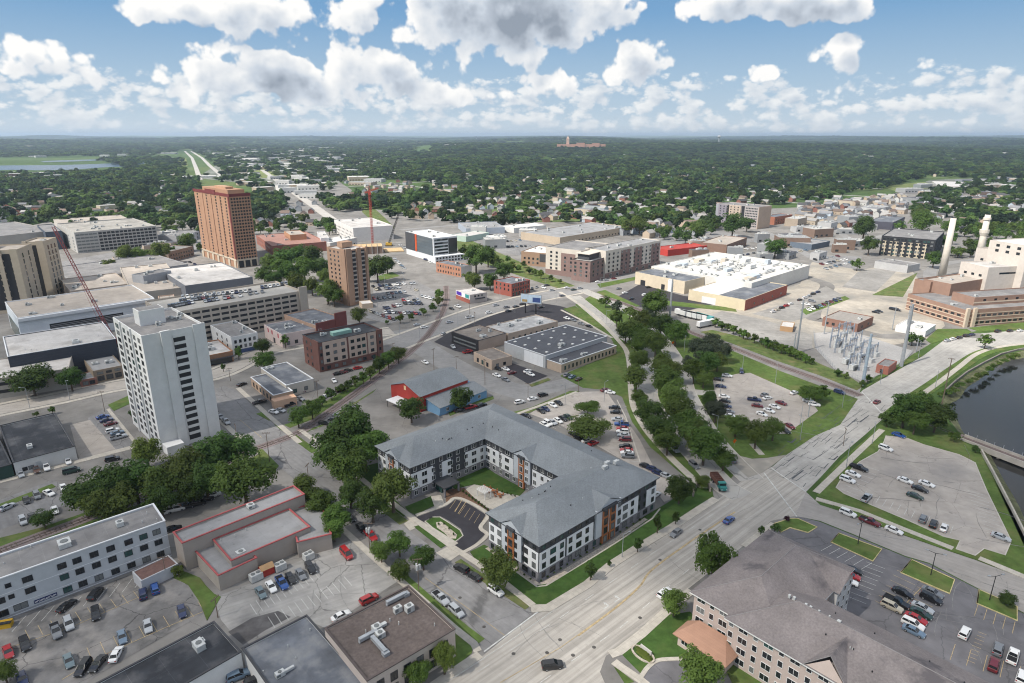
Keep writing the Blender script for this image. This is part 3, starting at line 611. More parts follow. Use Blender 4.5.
class Block:
    def __init__(s, name, label, cat, A, B, C, h, wall, roof='grey', par=.6, coping=None, seed=1, z0=0, units=0, parent=None, ang=None):
        pa, pb, pc = G(*A, h), G(*B, h), G(*C, h); ea, ec = pa-pb, pc-pb
        if ea.length > ec.length:
            y = ea.normalized(); x = Vector((y.y, -y.x));
        else:
            x = ec.normalized(); y = Vector((-x.y, x.x))
        s.Lx = abs(ec.dot(x)); s.Ly = abs(ea.dot(y))
        if ang is not None:      # known street direction: only the visible widths are read off
            x = Vector((math.cos(math.radians(ang)), math.sin(math.radians(ang)))); y = Vector((-x.y, x.x))
            def span(dv, target):
                lo, hi = 1.0, 200.0
                for _ in range(50):
                    m = (lo+hi)/2; q = pb + dv*m; g = to_px(q.x, q.y, h)[0]
                    if (g < target) == (target > B[0]): lo = m
                    else: hi = m
                return lo
            s.Lx = span(x, C[0]); s.Ly = span(y, A[0])
        s.h = h; s.rng = random.Random(seed); s.par = par
        c = pb + x*(s.Lx/2) + y*(s.Ly/2); s.c = c; s.ang = math.atan2(x.y, x.x); s.win = []; s.rest = []
        s.root = parent or thing(name, label, cat, (c.x, c.y, 0), s.ang)
        s.off = Vector((0,0,0))
        if parent is not None:
            d = Matrix.Rotation(-parent.rotation_euler.z, 3, 'Z') @ (Vector((c.x,c.y,0)) - parent.location); s.off = d; s.dr = s.ang - parent.rotation_euler.z
        s.wallm = wallmat(wall) if isinstance(wall, tuple) else wall
        s.nest = parent is not None
        X, Y = s.Lx/2, s.Ly/2
        mb = MB(); t = .3; hr = h - par
        o = [(-X,-Y),(X,-Y),(X,Y),(-X,Y)]; i = [(-X+t,-Y+t),(X-t,-Y+t),(X-t,Y-t),(-X+t,Y-t)]
        for k in range(4):
            j = (k+1)%4
            mb.poly([(*o[k],z0),(*o[j],z0),(*o[j],h),(*o[k],h)]); mb.poly([(*o[k],h),(*o[j],h),(*i[j],h),(*i[k],h)]); mb.poly([(*i[j],hr-.2),(*i[k],hr-.2),(*i[k],h),(*i[j],h)])
        s.p('wall', mb, s.wallm)
        mb = MB(); mb.poly([(*q, hr) for q in i]); s.p('roof', mb, roofmat(roof))
        if coping:
            mb = MB(); e = .12
            for k in range(4):
                j = (k+1)%4; q = [Vector(o[k]), Vector(o[j])]
            for x0,x1,y0,y1 in ((-X-e,X+e,-Y-e,-Y+.32),(-X-e,X+e,Y-.32,Y+e),(-X-e,-X+.32,-Y+.32,Y-.32),(X-.32,X+e,-Y+.32,Y-.32)): mb.box(x0,x1,y0,y1,h-.18,h+.06,0,True)
            s.p('coping', mb, coping)
        for _ in range(units): s.unit()
    def p(s, name, mb, mat, smooth=False):
        o = part(name, mb, mat, s.root, smooth)
        if s.nest: o.location = s.off; o.rotation_euler = (0,0,s.dr)
        return o
    def T(s, face, u, z, out=0.0):
        """u: metres from the left end of that face as seen from outside"""
        X, Y = s.Lx/2, s.Ly/2
        if face == 'R': m = Matrix.Translation((-X+u, -Y-out, z))
        elif face == 'L': m = Matrix.Translation((-X-out, Y-u, z)) @ Matrix.Rotation(-math.pi/2, 4, 'Z')
        elif face == 'E': m = Matrix.Translation((X+out, -Y+u, z)) @ Matrix.Rotation(math.pi/2, 4, 'Z')
        else: m = Matrix.Translation((X-u, Y+out, z)) @ Matrix.Rotation(math.pi, 4, 'Z')
        if s.nest: m = Matrix.Translation(s.off) @ Matrix.Rotation(s.dr, 4, 'Z') @ m
        return m
    def hit(s, face, px, py):
        """where the sight line to this spot of the photograph meets a face: metres from its left end, height"""
        m = s.root.matrix_basis @ s.T(face,0,0); o = m.translation; n = (m.to_3x3() @ Vector((0,-1,0))); u = (m.to_3x3() @ Vector((1,0,0)))
        x=(px-512)/F; y=(341.5-py)/F; d=Vector((x,CP+y*SP,-SP+y*CP)); c=Vector((0,0,H)); t=(o-c).dot(n)/d.dot(n); p=c+d*t-o
        return p.dot(u), p.z
    def len(s, face): return s.Lx if face in 'RB' else s.Ly
    def grid(s, face, rows, cols, w, h, z0, dz, a=.06, b=.94, fr='w', out=.0, skip=()):
        L_ = s.len(face)
        for r in range(rows):
            for c in range(cols):
                if (r,c) in skip: continue
                u = L_*(a + (b-a)*(c+.5)/cols); s.win.append((s.T(face,u,z0+r*dz,out), w, h, fr))
        return s
    def panel(s, name, face, u0, u1, z0, z1, mat, out=.1):
        """box standing out of a face; u as a share of its length"""
        L_ = s.len(face); mb = MB(); mb.box(-(u1-u0)*L_/2, (u1-u0)*L_/2, -out, .02, z0, z1, 0, True)
        o = part(name, mb, mat, s.root); o.matrix_local = s.T(face, (u0+u1)/2*L_, 0); return s
    def bands(s, face, n, z0, dz, zh, mat, out=.06, name='band', a=0, b=1):
        L_ = s.len(face); mb = MB()
        for k in range(n): mb.box(-(b-a)*L_/2-out*.9, (b-a)*L_/2+out*.9, -out, .02, z0+k*dz, z0+k*dz+zh, 0, True)
        o = part(name, mb, mat, s.root); o.matrix_local = s.T(face, (a+b)/2*L_, 0); return s
    def unit(s, w=None, x=None, y=None):
        r = s.rng; w = w or r.uniform(1.4,3.2); d = w*r.uniform(.6,1.1); hh = r.uniform(.9,1.7)
        if s.Lx < 3*w or s.Ly < 3*w: return
        x = r.uniform(-s.Lx/2+w, s.Lx/2-w) if x is None else x; y = r.uniform(-s.Ly/2+w, s.Ly/2-w) if y is None else y; z = s.h-s.par
        mb = MB(); mb.box(x-w/2,x+w/2,y-d/2,y+d/2,z+.12,z+hh,0,True); mb.box(x-w/2-.05,x+w/2+.05,y-d/2-.05,y+d/2+.05,z-.05,z+.12,1)
        mb.tube((x,y,z+hh),(x,y,z+hh+.12),min(w,d)*.33,n=10,mi=1); mb.box(x-w/2-.012,x-w*.05,y-d/2-.012,y-d/2+.1,z+.35,z+hh-.2,1,True)
        if r.random()<.5: mb.box(x+w/2,x+w/2+r.uniform(.6,2.2),y-d*.25,y+d*.25,z+.2,z+hh*.7,0,True)
        s.p('rooftop_unit', mb, [m_unit, m_unit2])
    def skylights(s, nx, ny, w=1.2):
        for i in range(nx):
            for j in range(ny):
                x = (-.5+(i+.5)/nx)*s.Lx + s.rng.uniform(-.5,.5); y = (-.5+(j+.5)/ny)*s.Ly + s.rng.uniform(-.5,.5); z=s.h-s.par; mb=MB()
                mb.box(x-w/2,x+w/2,y-w/2,y+w/2,z-.05,z+.35,0,True); s.p('skylight', mb, M('skylight', (.6,.6,.58), .3, 0, 1, 0))
    def pipes(s, n):
        z = s.h-s.par
        for _ in range(n):
            mb = MB(); x=s.rng.uniform(-s.Lx/2+.8,s.Lx/2-.8); y=s.rng.uniform(-s.Ly/2+.8,s.Ly/2-.8); mb.tube((x,y,z-.05),(x,y,z+s.rng.uniform(.4,.9)),.12,n=6); s.p('vent_pipe', mb, m_unit)
        return s
    nop = False; nopc = 0
    def rest_openings(s):
        if not s.rest: return
        mb = MB()
        for me, T in s.rest:
            n = len(mb.v); mb.v += [tuple(T @ v.co) for v in me.vertices]; mb.f += [tuple(n+i for i in p.vertices) for p in me.polygons]; mb.m += [0]*len(me.polygons)
        tag(part('deck_opening_shade', mb, s.rest[0][0].materials[0], s.root), kind='stuff'); s.rest = []
    def done(s): s.rest_openings(); add_windows(s.root, s.win, s.rng); s.win = []; return s
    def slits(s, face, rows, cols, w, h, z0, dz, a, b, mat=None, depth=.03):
        """dark boxes for the openings of an open deck, one mesh"""
        L_ = s.len(face); mb = MB(); mb.box(-w/2,w/2,-depth,.02,0,h,0,True); me = mb.mesh('deck_opening_shade', mat or m_blackm)  # shade inside each opening is put into the dark colour
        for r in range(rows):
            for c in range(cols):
                if not s.nop: o = link('deck_opening_shade', me, s.root); o.matrix_local = s.T(face, L_*(a+(b-a)*(c+.5)/cols), z0+r*dz); s.nopc += 1; s.nop = s.nopc > 97; continue
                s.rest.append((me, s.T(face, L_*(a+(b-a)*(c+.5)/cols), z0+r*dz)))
def gable_roof(mb, x0,x1,y0,y1,z,rise,axis='x',ov=.4,mi=0,mg=1):
    """gable roof with its gable triangles"""
    if axis=='x':
        ym=(y0+y1)/2; k=rise/((y1-y0)/2); zl=z-k*ov
        mb.poly([(x0-ov,y0-ov,zl),(x1+ov,y0-ov,zl),(x1+ov,ym,z+rise),(x0-ov,ym,z+rise)],mi); mb.poly([(x1+ov,y1+ov,zl),(x0-ov,y1+ov,zl),(x0-ov,ym,z+rise),(x1+ov,ym,z+rise)],mi)
        mb.poly([(x0,y1,z),(x0,y0,z),(x0,ym,z+rise-.02)],mg); mb.poly([(x1,y0,z),(x1,y1,z),(x1,ym,z+rise-.02)],mg)
    else:
        xm=(x0+x1)/2; k=rise/((x1-x0)/2); zl=z-k*ov
        mb.poly([(x0-ov,y1+ov,zl),(x0-ov,y0-ov,zl),(xm,y0-ov,z+rise),(xm,y1+ov,z+rise)],mi); mb.poly([(x1+ov,y0-ov,zl),(x1+ov,y1+ov,zl),(xm,y1+ov,z+rise),(xm,y0-ov,z+rise)],mi)
        mb.poly([(x0,y0,z),(x1,y0,z),(xm,y0,z+rise-.02)],mg); mb.poly([(x1,y1,z),(x0,y1,z),(xm,y1,z+rise-.02)],mg)
# ---------------------------------------------------------------- the C-shaped apartment building
m_shin = M('shingles_blue_grey', (.2,.217,.23), .9, .16, 2.6, .1, .12, spec=.15, seam=(3.0,.9,.93,42.5,.08))
m_wp = M('panel_white', (.74,.75,.76), .6, .02, .5, .03, .1, seam=(1.2,40,.93,0,.012))
m_lg = M('panel_light_grey', (.47,.5,.53), .7, .03, .5)
m_ch = M('panel_charcoal', (.06,.062,.068), .7, .08, .5)
m_st = M('stone_grey', (.2,.195,.21), .9, .18, 1.5, .08, .2)
m_wd = M('wood_panel', (.33,.125,.05), .6, .2, 1.2, .1, .3)
o0 = G(538.5, 582.5); apt = thing('apartment_building', 'white and charcoal C-shaped apartment building with blue-grey shingle roof and orange wood bays', 'apartment building', (o0.x, o0.y, 0), math.radians(42.5))
U0,U1,V1 = -1.4, 49.2, 73.8; CI, VA, VB = 28.6, 19.2, 54.6
mb = MB(); mb.prism([(0,0),(U1,0),(U1,V1),(U0,V1),(U0,VB),(CI,VB),(CI,VA),(0,VA)], 0, 11.35, 0); part('wall', mb, m_ch, apt)
mb = MB(); e=.7; ze=11.2; zr=15.4; O=[(-e,-e),(U1+e,-e),(U1+e,V1+e),(U0-e,V1+e)]; I=[(-e,VA+e),(CI-e,VA+e),(CI-e,VB-e),(U0-e,VB-e)]
J1=((CI+U1)/2,9.6); J3=((CI+U1)/2,64.2); E1=(8.2,9.6); E3=(6.8,64.2)
def q3(p,z): return (p[0],p[1],z)
for f in ([(O[0],0),(O[1],0),(J1,1),(E1,1)],[(O[1],0),(O[2],0),(J3,1),(J1,1)],[(O[2],0),(O[3],0),(E3,1),(J3,1)],[(I[0],0),(O[0],0),(E1,1)],[(I[1],0),(I[0],0),(E1,1),(J1,1)],[(I[2],0),(I[1],0),(J1,1),(J3,1)],[(I[3],0),(I[2],0),(J3,1),(E3,1)],[(O[3],0),(I[3],0),(E3,1)]):
    mb.poly([q3(p, zr if k else ze) for p,k in f])
ol = O[:3]+[O[3]]+[I[3],I[2],I[1],I[0]]
for k in range(8):
    a,b=ol[k],ol[(k+1)%8]; mb.poly([q3(a,ze-.28),q3(b,ze-.28),q3(b,ze),q3(a,ze)],1)
mb.poly([q3(p,ze-.28) for p in reversed(ol)],1)
apt_roof = part('roof', mb, [m_shin, m_ch], apt)
def apt_panel(name, axis, fix, a, b, z0, z1, mat, out, sgn):
    """cladding box on a facade; axis 'u' runs along u with v fixed; sgn: outward direction"""
    mb=MB(); lo,hi=sorted((fix-.02*sgn, fix+out*sgn))
    if axis=='u': mb.box(a,b,lo,hi,z0,z1,0,True)
    else: mb.box(lo,hi,a,b,z0,z1,0,True)
    return part(name, mb, mat, apt)
aw = []
def apt_facade(axis, fix, a, b, sgn, bays, whites, step=3.15):
    rot = {('u',-1):0,('u',1):math.pi,('v',-1):-math.pi/2,('v',1):math.pi/2}[(axis,sgn)]
    apt_panel('stone_base', axis, fix, a, b, .02, 2.95, m_st, .12, sgn)
    for w0,w1,z0,z1 in whites: apt_panel('cladding', axis, fix, w0, w1, z0, z1, m_wp, .16, sgn)
    for c, w in bays:
        apt_panel('bay', axis, fix, c-w/2, c+w/2, 2.97, 11.6, m_lg, .6, sgn)
    n = int((b-a)/step)
    def put(u, z, ww, hh, out):
        p = (u, fix+out*sgn, z) if axis=='u' else (fix+out*sgn, u, z)
        aw.append((Matrix.Translation(p) @ Matrix.Rotation(rot,4,'Z'), ww, hh, 'd'))
    for k in range(n):
        u = a + (b-a)*(k+.5)/n; bay = [c for c,w in bays if abs(u-c) < w/2-.3]
        strip_ = [c for c,w in bays if abs(u-c) < 1.3]
        for fl in range(4):
            z = .95 + fl*2.75; wide = 1.9 if (k % 3 == 1 and not bay) else 1.15
            white = any(w0-.1 < u < w1+.1 for w0,w1,_,_ in whites)
            out = .61 if (bay and fl) else (.13 if fl==0 else (.17 if white and fl<3 else .01))
            if strip_: continue
            put(u, z if fl<3 else 9.15, wide, 1.45 if fl<3 else 1.35, out if not strip_ or fl==0 else .9)
    for c, w in bays:
        for s in ((0,) if w < 9 else (-1.55, 1.55)):
            apt_panel('wood_bay', axis, fix, c+s-1.25, c+s+1.25, .5, 11.0, m_wd, .86, sgn)
            apt_panel('bay_cap', axis, fix, c+s-1.5, c+s+1.5, 11.0, 11.7, m_ch, 1.25, sgn)
            for fl in range(4): put(c+s, .8+fl*2.75, 1.3, 1.8, .87)
        # gable over the bay
        mb=MB(); ez=11.2; ap=13.9; f=fix+.9*sgn; back=fix-sgn*6.4; A_=(c-w/2-.6,f,ez); B_=(c+w/2+.6,f,ez); P_=(c,f,ap); Q_=(c,back,ap)
        Ab=(c-w/2-.6,fix-.2*sgn,ez); Bb=(c+w/2+.6,fix-.2*sgn,ez)
        pts=[[A_,P_,Q_,Ab],[P_,B_,Bb,Q_]]
        for pl in pts: mb.poly([p if axis=='u' else (p[1],p[0],p[2]) for p in pl],0)
        g=[(c-w/2,fix+.62*sgn,ez-.1),(c+w/2,fix+.62*sgn,ez-.1),(c,fix+.62*sgn,ap-.25)]; mb.poly([p if axis=='u' else (p[1],p[0],p[2]) for p in g],1)
        r_=part('gable', mb, [m_shin, m_lg], apt)
apt_facade('u', 0, 0, U1, -1, [(26.5,10.5)], [(.2,9.5,2.97,8.55),(10.2,20.6,2.97,8.55),(32.4,40.5,2.97,8.55),(44.5,U1,2.97,8.55)])
apt_facade('v', 0, 0, VA, -1, [(9.6,7.5)], [(.15,5.2,2.97,8.55),(14,VA-.2,2.97,8.55)])
apt_facade('v', CI, VA, VB, -1, [(36,7.5)], [(VA+.2,31.6,2.97,8.55),(40.4,46.5,2.97,8.55),(47.2,VB-.2,2.97,8.55)])
apt_facade('u', VB, U0, CI, -1, [], [(U0+.1,7,2.97,8.55),(10.5,14,2.97,8.55),(20,CI-.2,2.97,8.55)])
apt_facade('v', U0, VB, V1, -1, [(64.2,7.5)], [(VB+.1,59.8,2.97,8.55),(68.6,V1-.2,2.97,8.55)])
apt_facade('v', U1, 0, V1, 1, [], [(1,12,2.97,8.55),(18,40,2.97,8.55)], 5)
add_windows(apt, aw, random.Random(3))
mb=MB(); mb.box(6.5,12.5,VB-6.5,VB-.1,3.0,3.35,0,True); part('entrance_canopy', mb, m_ch, apt)
for x,y in ((6.8,VB-6.2),(12.2,VB-6.2)):
    mb=MB(); mb.box(x-.25,x+.25,y-.25,y+.25,0,3.0); part('post', mb, m_st, apt)
mb=MB(); mb.box(7.6,11.6,VB-3.5,VB-.2,.02,2.95); part('entrance_glazing', mb, m_glass3, apt)
rr=random.Random(4)
for k in range(26):
    s=rr.choice([0,1,2]); u,v = (rr.uniform(8,40),rr.choice([4.5,13.5,15])) if s==0 else ((rr.choice([33,44,46]),rr.uniform(14,60)) if s==1 else (rr.uniform(6,36),rr.choice([58.5,59.5])))
    d = (min(v+e, VA+e-v)/ (9.6+e)) if s==0 else ((min(u-CI+e, U1+e-u)/(10.3+e)) if s==1 else min(v-VB+e, V1+e-v)/(9.6+e)); z=ze+(zr-ze)*min(d,1)-.1
    mb=MB(); mb.tube((u,v,z),(u,v,z+.45),.14,n=6,mi=0); link('roof_vent', mb.mesh('roof_vent', m_blackm if k%3 else m_unit), apt_roof)
for u,v in ((36,9.2),(38.5,10.4),(41,9)):
    mb=MB(); mb.box(u-.8,u+.8,v-.5,v+.5,zr-.3,zr+.7,0,True); mb.tube((u+1.1,v,zr-.3),(u+1.1,v,zr+.5),.3,n=8); link('roof_vent', mb.mesh('roof_vent', m_unit), apt_roof)
# ---------------------------------------------------------------- the senior residence (near right)
o0 = G(696, 625); RA = math.radians(-48); res = thing('residence_building', 'pale pink residence with large brown hipped roof and copper entrance canopy at the near corner', 'residence building', (o0.x,o0.y,0), RA)
def RL(px,py,z):
    p=G(px,py,z)-o0; return Vector((p.x*math.cos(RA)+p.y*math.sin(RA), -p.x*math.sin(RA)+p.y*math.cos(RA)))
m_rsh = M('shingles_brown_grey', (.2,.178,.175), .92, .18, 2.4, .16, .14, spec=.12, alt=((.11,.1,.105),.11,.56,.66))
m_pink = M('siding_pink_beige', (.5,.41,.365), .8, .04, .6, .05, .1)
m_cop = M('copper_roof', (.36,.21,.145), .5, .06, .5, .08, .15, seam=(.6,30,.85,90,.03))
ZE=10.9; ZR=15.5; x0=.4; y0=-4.4; X2=86; YB=15.5; xw=20.2; YT=31.5; yf=-2.8; xs=9.9
mb=MB(); mb.prism([(x0,yf),(xs,yf),(xs,y0),(X2,y0),(X2,YB),(xw,YB),(xw,YT),(x0,YT)],0,ZE,0); part('wall', mb, m_pink, res)
e=.8; ym=(y0+YB)/2; xm=(x0+xw)/2
def hip(mb,xa,xb,ya,yb,zr,along):
    A,B_,C_,D_=(xa-e,ya-e,ZE),(xb+e,ya-e,ZE),(xb+e,yb+e,ZE),(xa-e,yb+e,ZE)
    if along=='x': h_=(yb-ya)/2; P,Q=(xa+h_*.95,(ya+yb)/2,zr),(xb-h_*.95,(ya+yb)/2,zr); fs=[[A,B_,Q,P],[B_,C_,Q],[C_,D_,P,Q],[D_,A,P]]
    else: h_=(xb-xa)/2; P,Q=((xa+xb)/2,ya+h_*1.0,zr),((xa+xb)/2,yb-h_*.8,zr); fs=[[A,B_,P],[B_,C_,Q,P],[C_,D_,Q],[D_,A,P,Q]]
    for f in fs: mb.poly(f,0)
    for p,q in ((A,B_),(B_,C_),(C_,D_),(D_,A)): mb.poly([(p[0],p[1],ZE-.3),(q[0],q[1],ZE-.3),q,p],1)
    mb.poly([(p[0],p[1],ZE-.3) for p in (D_,C_,B_,A)],1)
    return P,Q
mb=MB(); PA,PB=hip(mb,xs,X2,y0,YB,ZR,'x'); PC,PD=hip(mb,x0,xw,yf,YT,ZR+.25,'y'); rroof=part('roof', mb, [m_rsh, m_wfw], res)
mb=MB(); m_cap=M('ridge_cap',(.25,.235,.235),.9,.1)
for p,q in ((PA,PB),(PC,PD),(PA,(xs-e,y0-e,ZE)),(PD,(xw+e,YT+e,ZE)),(PC,(x0-e,yf-e,ZE)),(PD,(x0-e,YT+e,ZE))): mb.tube((p[0],p[1],p[2]+.02),(q[0],q[1],q[2]+.02),.08,n=5)
link('ridge_cap', mb.mesh('ridge_cap', m_cap), rroof)
mb=MB(); gx=xw; mb.box(xw-.1,xw+1.6,YT-10.5,YT-2.5,0,ZE+.3); part('wall', mb, M('siding_pale_grey',(.5,.5,.5),.8,.05), res)
mb=MB(); yc=YT-6.5; mb.poly([(xw+2.2,YT-11.3,ZE+.1),(xw+2.2,yc,ZE+3.4),(xm+3,yc,ZE+3.4),(xw-3,YT-11.3,ZE+.1)]); mb.poly([(xw+2.2,yc,ZE+3.4),(xw+2.2,YT-1.7,ZE+.1),(xw-3,YT-1.7,ZE+.1),(xm+3,yc,ZE+3.4)]); mb.poly([(xw+1.62,YT-10.5,ZE+.2),(xw+1.62,YT-2.5,ZE+.2),(xw+1.62,yc,ZE+3.0)],1); part('gable', mb, [m_rsh, m_pink], res)
for cx in (30, 56):
    mb=MB(); w=4.2; f=y0-.85; ap=3.9; mb.poly([(cx-w,f,ZE-.05),(cx,f+1.5,ZE+ap),(cx,ym-1.6,ZE+ap),(cx-w,y0+.6,ZE-.05)]); mb.poly([(cx,f+1.5,ZE+ap),(cx+w,f,ZE-.05),(cx+w,y0+.6,ZE-.05),(cx,ym-1.6,ZE+ap)]); mb.poly([(cx-w+.6,f+.3,ZE+.1),(cx+w-.6,f+.3,ZE+.1),(cx,f+1.2,ZE+ap-.7)],1)
    part('dormer', mb, [m_rsh, m_pink], res)
    for a_ in (-1,1): mb=MB(); mb.tube((cx,f+1.5,ZE+ap),(cx+a_*w,f,ZE),.07,n=5); link('ridge_cap', mb.mesh('ridge_cap', m_cap), rroof)
rw=[]
for k in range(30):
    u = 2.2+k*2.75
    for fl in range(4):
        wide = 1.9 if k%2==0 else .95
        if u < 13 and fl == 0: continue
        yy = yf if u < xs else y0
        rw.append((Matrix.Translation((u,yy-.01,1.0+fl*2.72)), wide, 1.4 if fl<3 else 1.15, 'w'))
for fl in range(4):
    for k in range(3): rw.append((Matrix.Translation((xw+1.61,YT-9.3+k*2.8,1.0+fl*2.72)) @ Matrix.Rotation(math.pi/2,4,'Z'), .95, 1.4, 'w'))
    for k in range(5): rw.append((Matrix.Translation((x0-.01,YT-4-k*6,1.0+fl*2.72)) @ Matrix.Rotation(-math.pi/2,4,'Z'), 1.5, 1.4, 'w'))
add_windows(res, rw, random.Random(5))
# copper entrance hall
cx0,cx1,cy0,cy1 = -.2, 12.8, -9.4, y0-.05
mb=MB(); mb.box(cx0+.9,cx1-.8,cy0+.9,cy1+1.0,0,3.3); part('entrance_hall', mb, m_pink, res)
mb=MB(); zt=5.2
mb.poly([(cx0,cy0,3.2),(cx1,cy0,3.2),(cx1-3,cy1+.9,zt),(cx0+3,cy1+.9,zt)]); mb.poly([(cx0,cy1+.9,3.2),(cx0,cy0,3.2),(cx0+3,cy1+.9,zt)]); mb.poly([(cx1,cy0,3.2),(cx1,cy1-.2,3.2),(cx1-3,cy1+.0,zt)])
mb.box(cx0,cx1,cy0,cy1-.02,3.0,3.18,0,True); part('canopy_roof', mb, m_cop, res)
for k in range(4):
    o=link('window', win_mesh(1.5,1.3,'wd'), res); o.location=(cx0+2.6+k*2.7,cy0+.89,1.2)
for k in range(16):
    u=random.Random(k).uniform(20,70); mb=MB(); v=random.Random(k+50).choice([0,2,8,10]); d=min(v-y0+e,YB+e-v)/((YB-y0)/2+e); z=ZE+(ZR-ZE)*min(d,1)-.1
    mb.tube((u,v,z),(u,v,z+.4),.13,n=6); link('roof_vent', mb.mesh('roof_vent', m_blackm if k%4 else m_unit), rroof)
for k in range(7):
    u=17+k*1.7+random.Random(k).uniform(-.5,.5); w_=random.Random(k+9).uniform(.12,.36); mb=MB(); mb.box(u-w_,u+w_,ym+.3-w_,ym+.3+w_,ZR-.5,ZR+random.Random(k+5).uniform(.05,.35),0,True); link('roof_vent', mb.mesh('roof_vent', m_unit), rroof)
# ---------------------------------------------------------------- near left blocks
cl=M('coping_white',(.66,.67,.68),.6,.04); red=M('coping_red',(.36,.09,.09),.6,.12,1); dk=M('coping_dark',(.06,.06,.065),.6)
b=Block('hotel_building','long light-grey four-storey hotel with blue sign above the patchy car park','hotel',(-46,594.5),(165,520.6),(153,503.5),11.0,(.46,.48,.5),'mid',.5,cl,11)
# front faces the car park: face L runs from far left to the near corner
ff='L' if b.Ly>b.Lx else 'R'
rows=[[(62,566.5),(77,560.3),(94,554),(110.5,548),(128.5,541.5),(143.5,537),(156.5,532)],[(64.5,577),(80,571),(96.5,565),(112.5,559),(128.5,553),(144,547.5),(158.5,542)],[(68,590),(83,583.5),(99,577),(115.5,570.5),(131.5,565),(146.5,559.5),(160.5,553.5)]]
zs=[sum(b.hit(ff,*p)[1] for p in r_)/7 for r_ in rows]
for r_,z_ in zip(rows,zs):
    for p_ in r_: b.win.append((b.T(ff,b.hit(ff,*p_)[0],z_-.75),1.7,1.45,'d'))
for px_,py_,w_,h_ in ((27.5,579,1.9,1.4),(8,585.5,1.0,1.0),(30.5,590,1.9,1.4),(11.5,596.5,1.0,1.0),(21,606,2.6,1.5),(0.5,601,1.6,1.4),(2,614,2.4,1.5)):
    u_,z_=b.hit(ff,px_,py_); b.win.append((b.T(ff,u_,z_-h_/2),w_,h_,'d'))
Lf=b.len(ff); u0_,z0_=b.hit(ff,34,602.5); u1_,z1_=b.hit(ff,57,593.5); b.bands(ff,1,zs[1]+1.1,3,.16,cl,.05); b.bands(ff,1,zs[2]+1.1,3,.16,cl,.05); b.bands(ff,1,zs[2]-1.6,3,.16,cl,.05); zc_=(z0_+z1_)/2
b.panel('sign',ff,u0_/Lf,u1_/Lf,zc_-.45,zc_+.45,M('sign_navy',(.012,.02,.09),.5,0,1,0),.12)
rs=random.Random(9); mb=MB(); wl=u1_-u0_
for k in range(9):
    c=-wl*.42+k*wl*.105; mb.box(c-.2,c-.11,-.05,.02,-.24,.22,0,True); mb.box(c+.09,c+.18,-.05,.02,-.24,.22,0,True); zc=rs.choice([-.24,-.03,.13]); mb.box(c-.11,c+.09,-.05,.02,zc,zc+.09,0,True)
o=part('sign_lettering',mb,M('sign_white',(.75,.75,.75),.5,0,1,0),b.root); o.matrix_local=b.T(ff,(u0_+u1_)/2,zc_,.13)
b.panel('base_band',ff,0,1,.02,.9,M('base_grey',(.3,.31,.33),.8,.06),.04)
b.unit(3.2,b.Lx*0,0) ; b.unit(2.0); b.pipes(5); b.done()
Block('annex_building','small lean-to annex with brown roof against the long hotel','annex',(133.5,571),(141,581),(178,563.5),3.2,(.42,.43,.45),M('roof_brick_brown',(.14,.085,.075),.9,.2,1),.15).done()
p=G(250,560); r=thing('theatre_building','flat-roofed stone building with bright red copings around its stepped roofs','commercial building',(p.x,p.y,0),0)
t1=Block('x',None,None,(174,531.5),(182,543),(304.5,494),8.4,(.34,.3,.265),'grey',.6,red,22,parent=r,units=4)
t2=Block('x',None,None,(289,509),(297,542),(329.5,528),4.9,(.34,.3,.265),'grey',.5,red,23,parent=r)
t3=Block('x',None,None,(186,541),(218,575.5),(258,558.5),4.6,(.36,.32,.28),'grey',.5,red,24,parent=r,units=2)
t4=Block('x',None,None,(213,539),(231,560.5),(310,526.5),6.02,(.335,.295,.26),'grey',.5,red,25,parent=r)
t4.pipes(3); t3.unit(2.2)
Block('warehouse_building','low white-walled building with black membrane roof below the hotel car park','commercial building',(110,727),(241,651.6),(219,618.5),5.2,(.62,.62,.61),'black',.35,dk,31,units=2).done()
g=Block('flat_roof_building','low building with streaked slate-grey roof between the black and the brown roofs','commercial building',(242,648),(320,760),(392,712),5.0,(.6,.59,.57),'slate',.4,dk,32)
g.unit(1.8,-g.Lx*.30,g.Ly*.15); g.pipes(4); g.done()
o=Block('office_building','two-storey cream office with brown gravel roof and long silver roof ducts','office building',(321.5,629.7),(367,680.5),(455,628.7),7.4,(.5,.43,.38),'brown',.4,M('coping_brown',(.1,.08,.075),.7),33)
o.grid('R',1,6,1.5,2.0,3.7,3,.06,.94,'d').grid('R',1,6,1.5,1.8,.9,3,.06,.94,'d').pipes(4)
for pts in ([(-.32,.05),(-.12,.05)],[(-.2,.0),(-.2,-.3)],[(.16,.38),(.4,.38)]):
    mb=MB(); z=o.h-o.par+.7; a=Vector((pts[0][0]*o.Lx,pts[0][1]*o.Ly)); c=Vector((pts[1][0]*o.Lx,pts[1][1]*o.Ly)); d=c-a
    mb.obox((a+c)/2,d,d.length/2,.42,z-.42,z+.42)
    for q in (a,(a+c)/2,c): mb.box(q.x-.1,q.x+.1,q.y-.3,q.y+.3,z-1.2,z-.42)
    mb.box(c.x-.7,c.x+.7,c.y-.6,c.y+.6,z-1.0,z+.1); o.p('duct',mb,m_steel)
for x,y in ((-.12,-.02),(-.1,.1),(.2,.2),(.3,.12)): o.unit(1.8,x*o.Lx,y*o.Ly)
o.done()
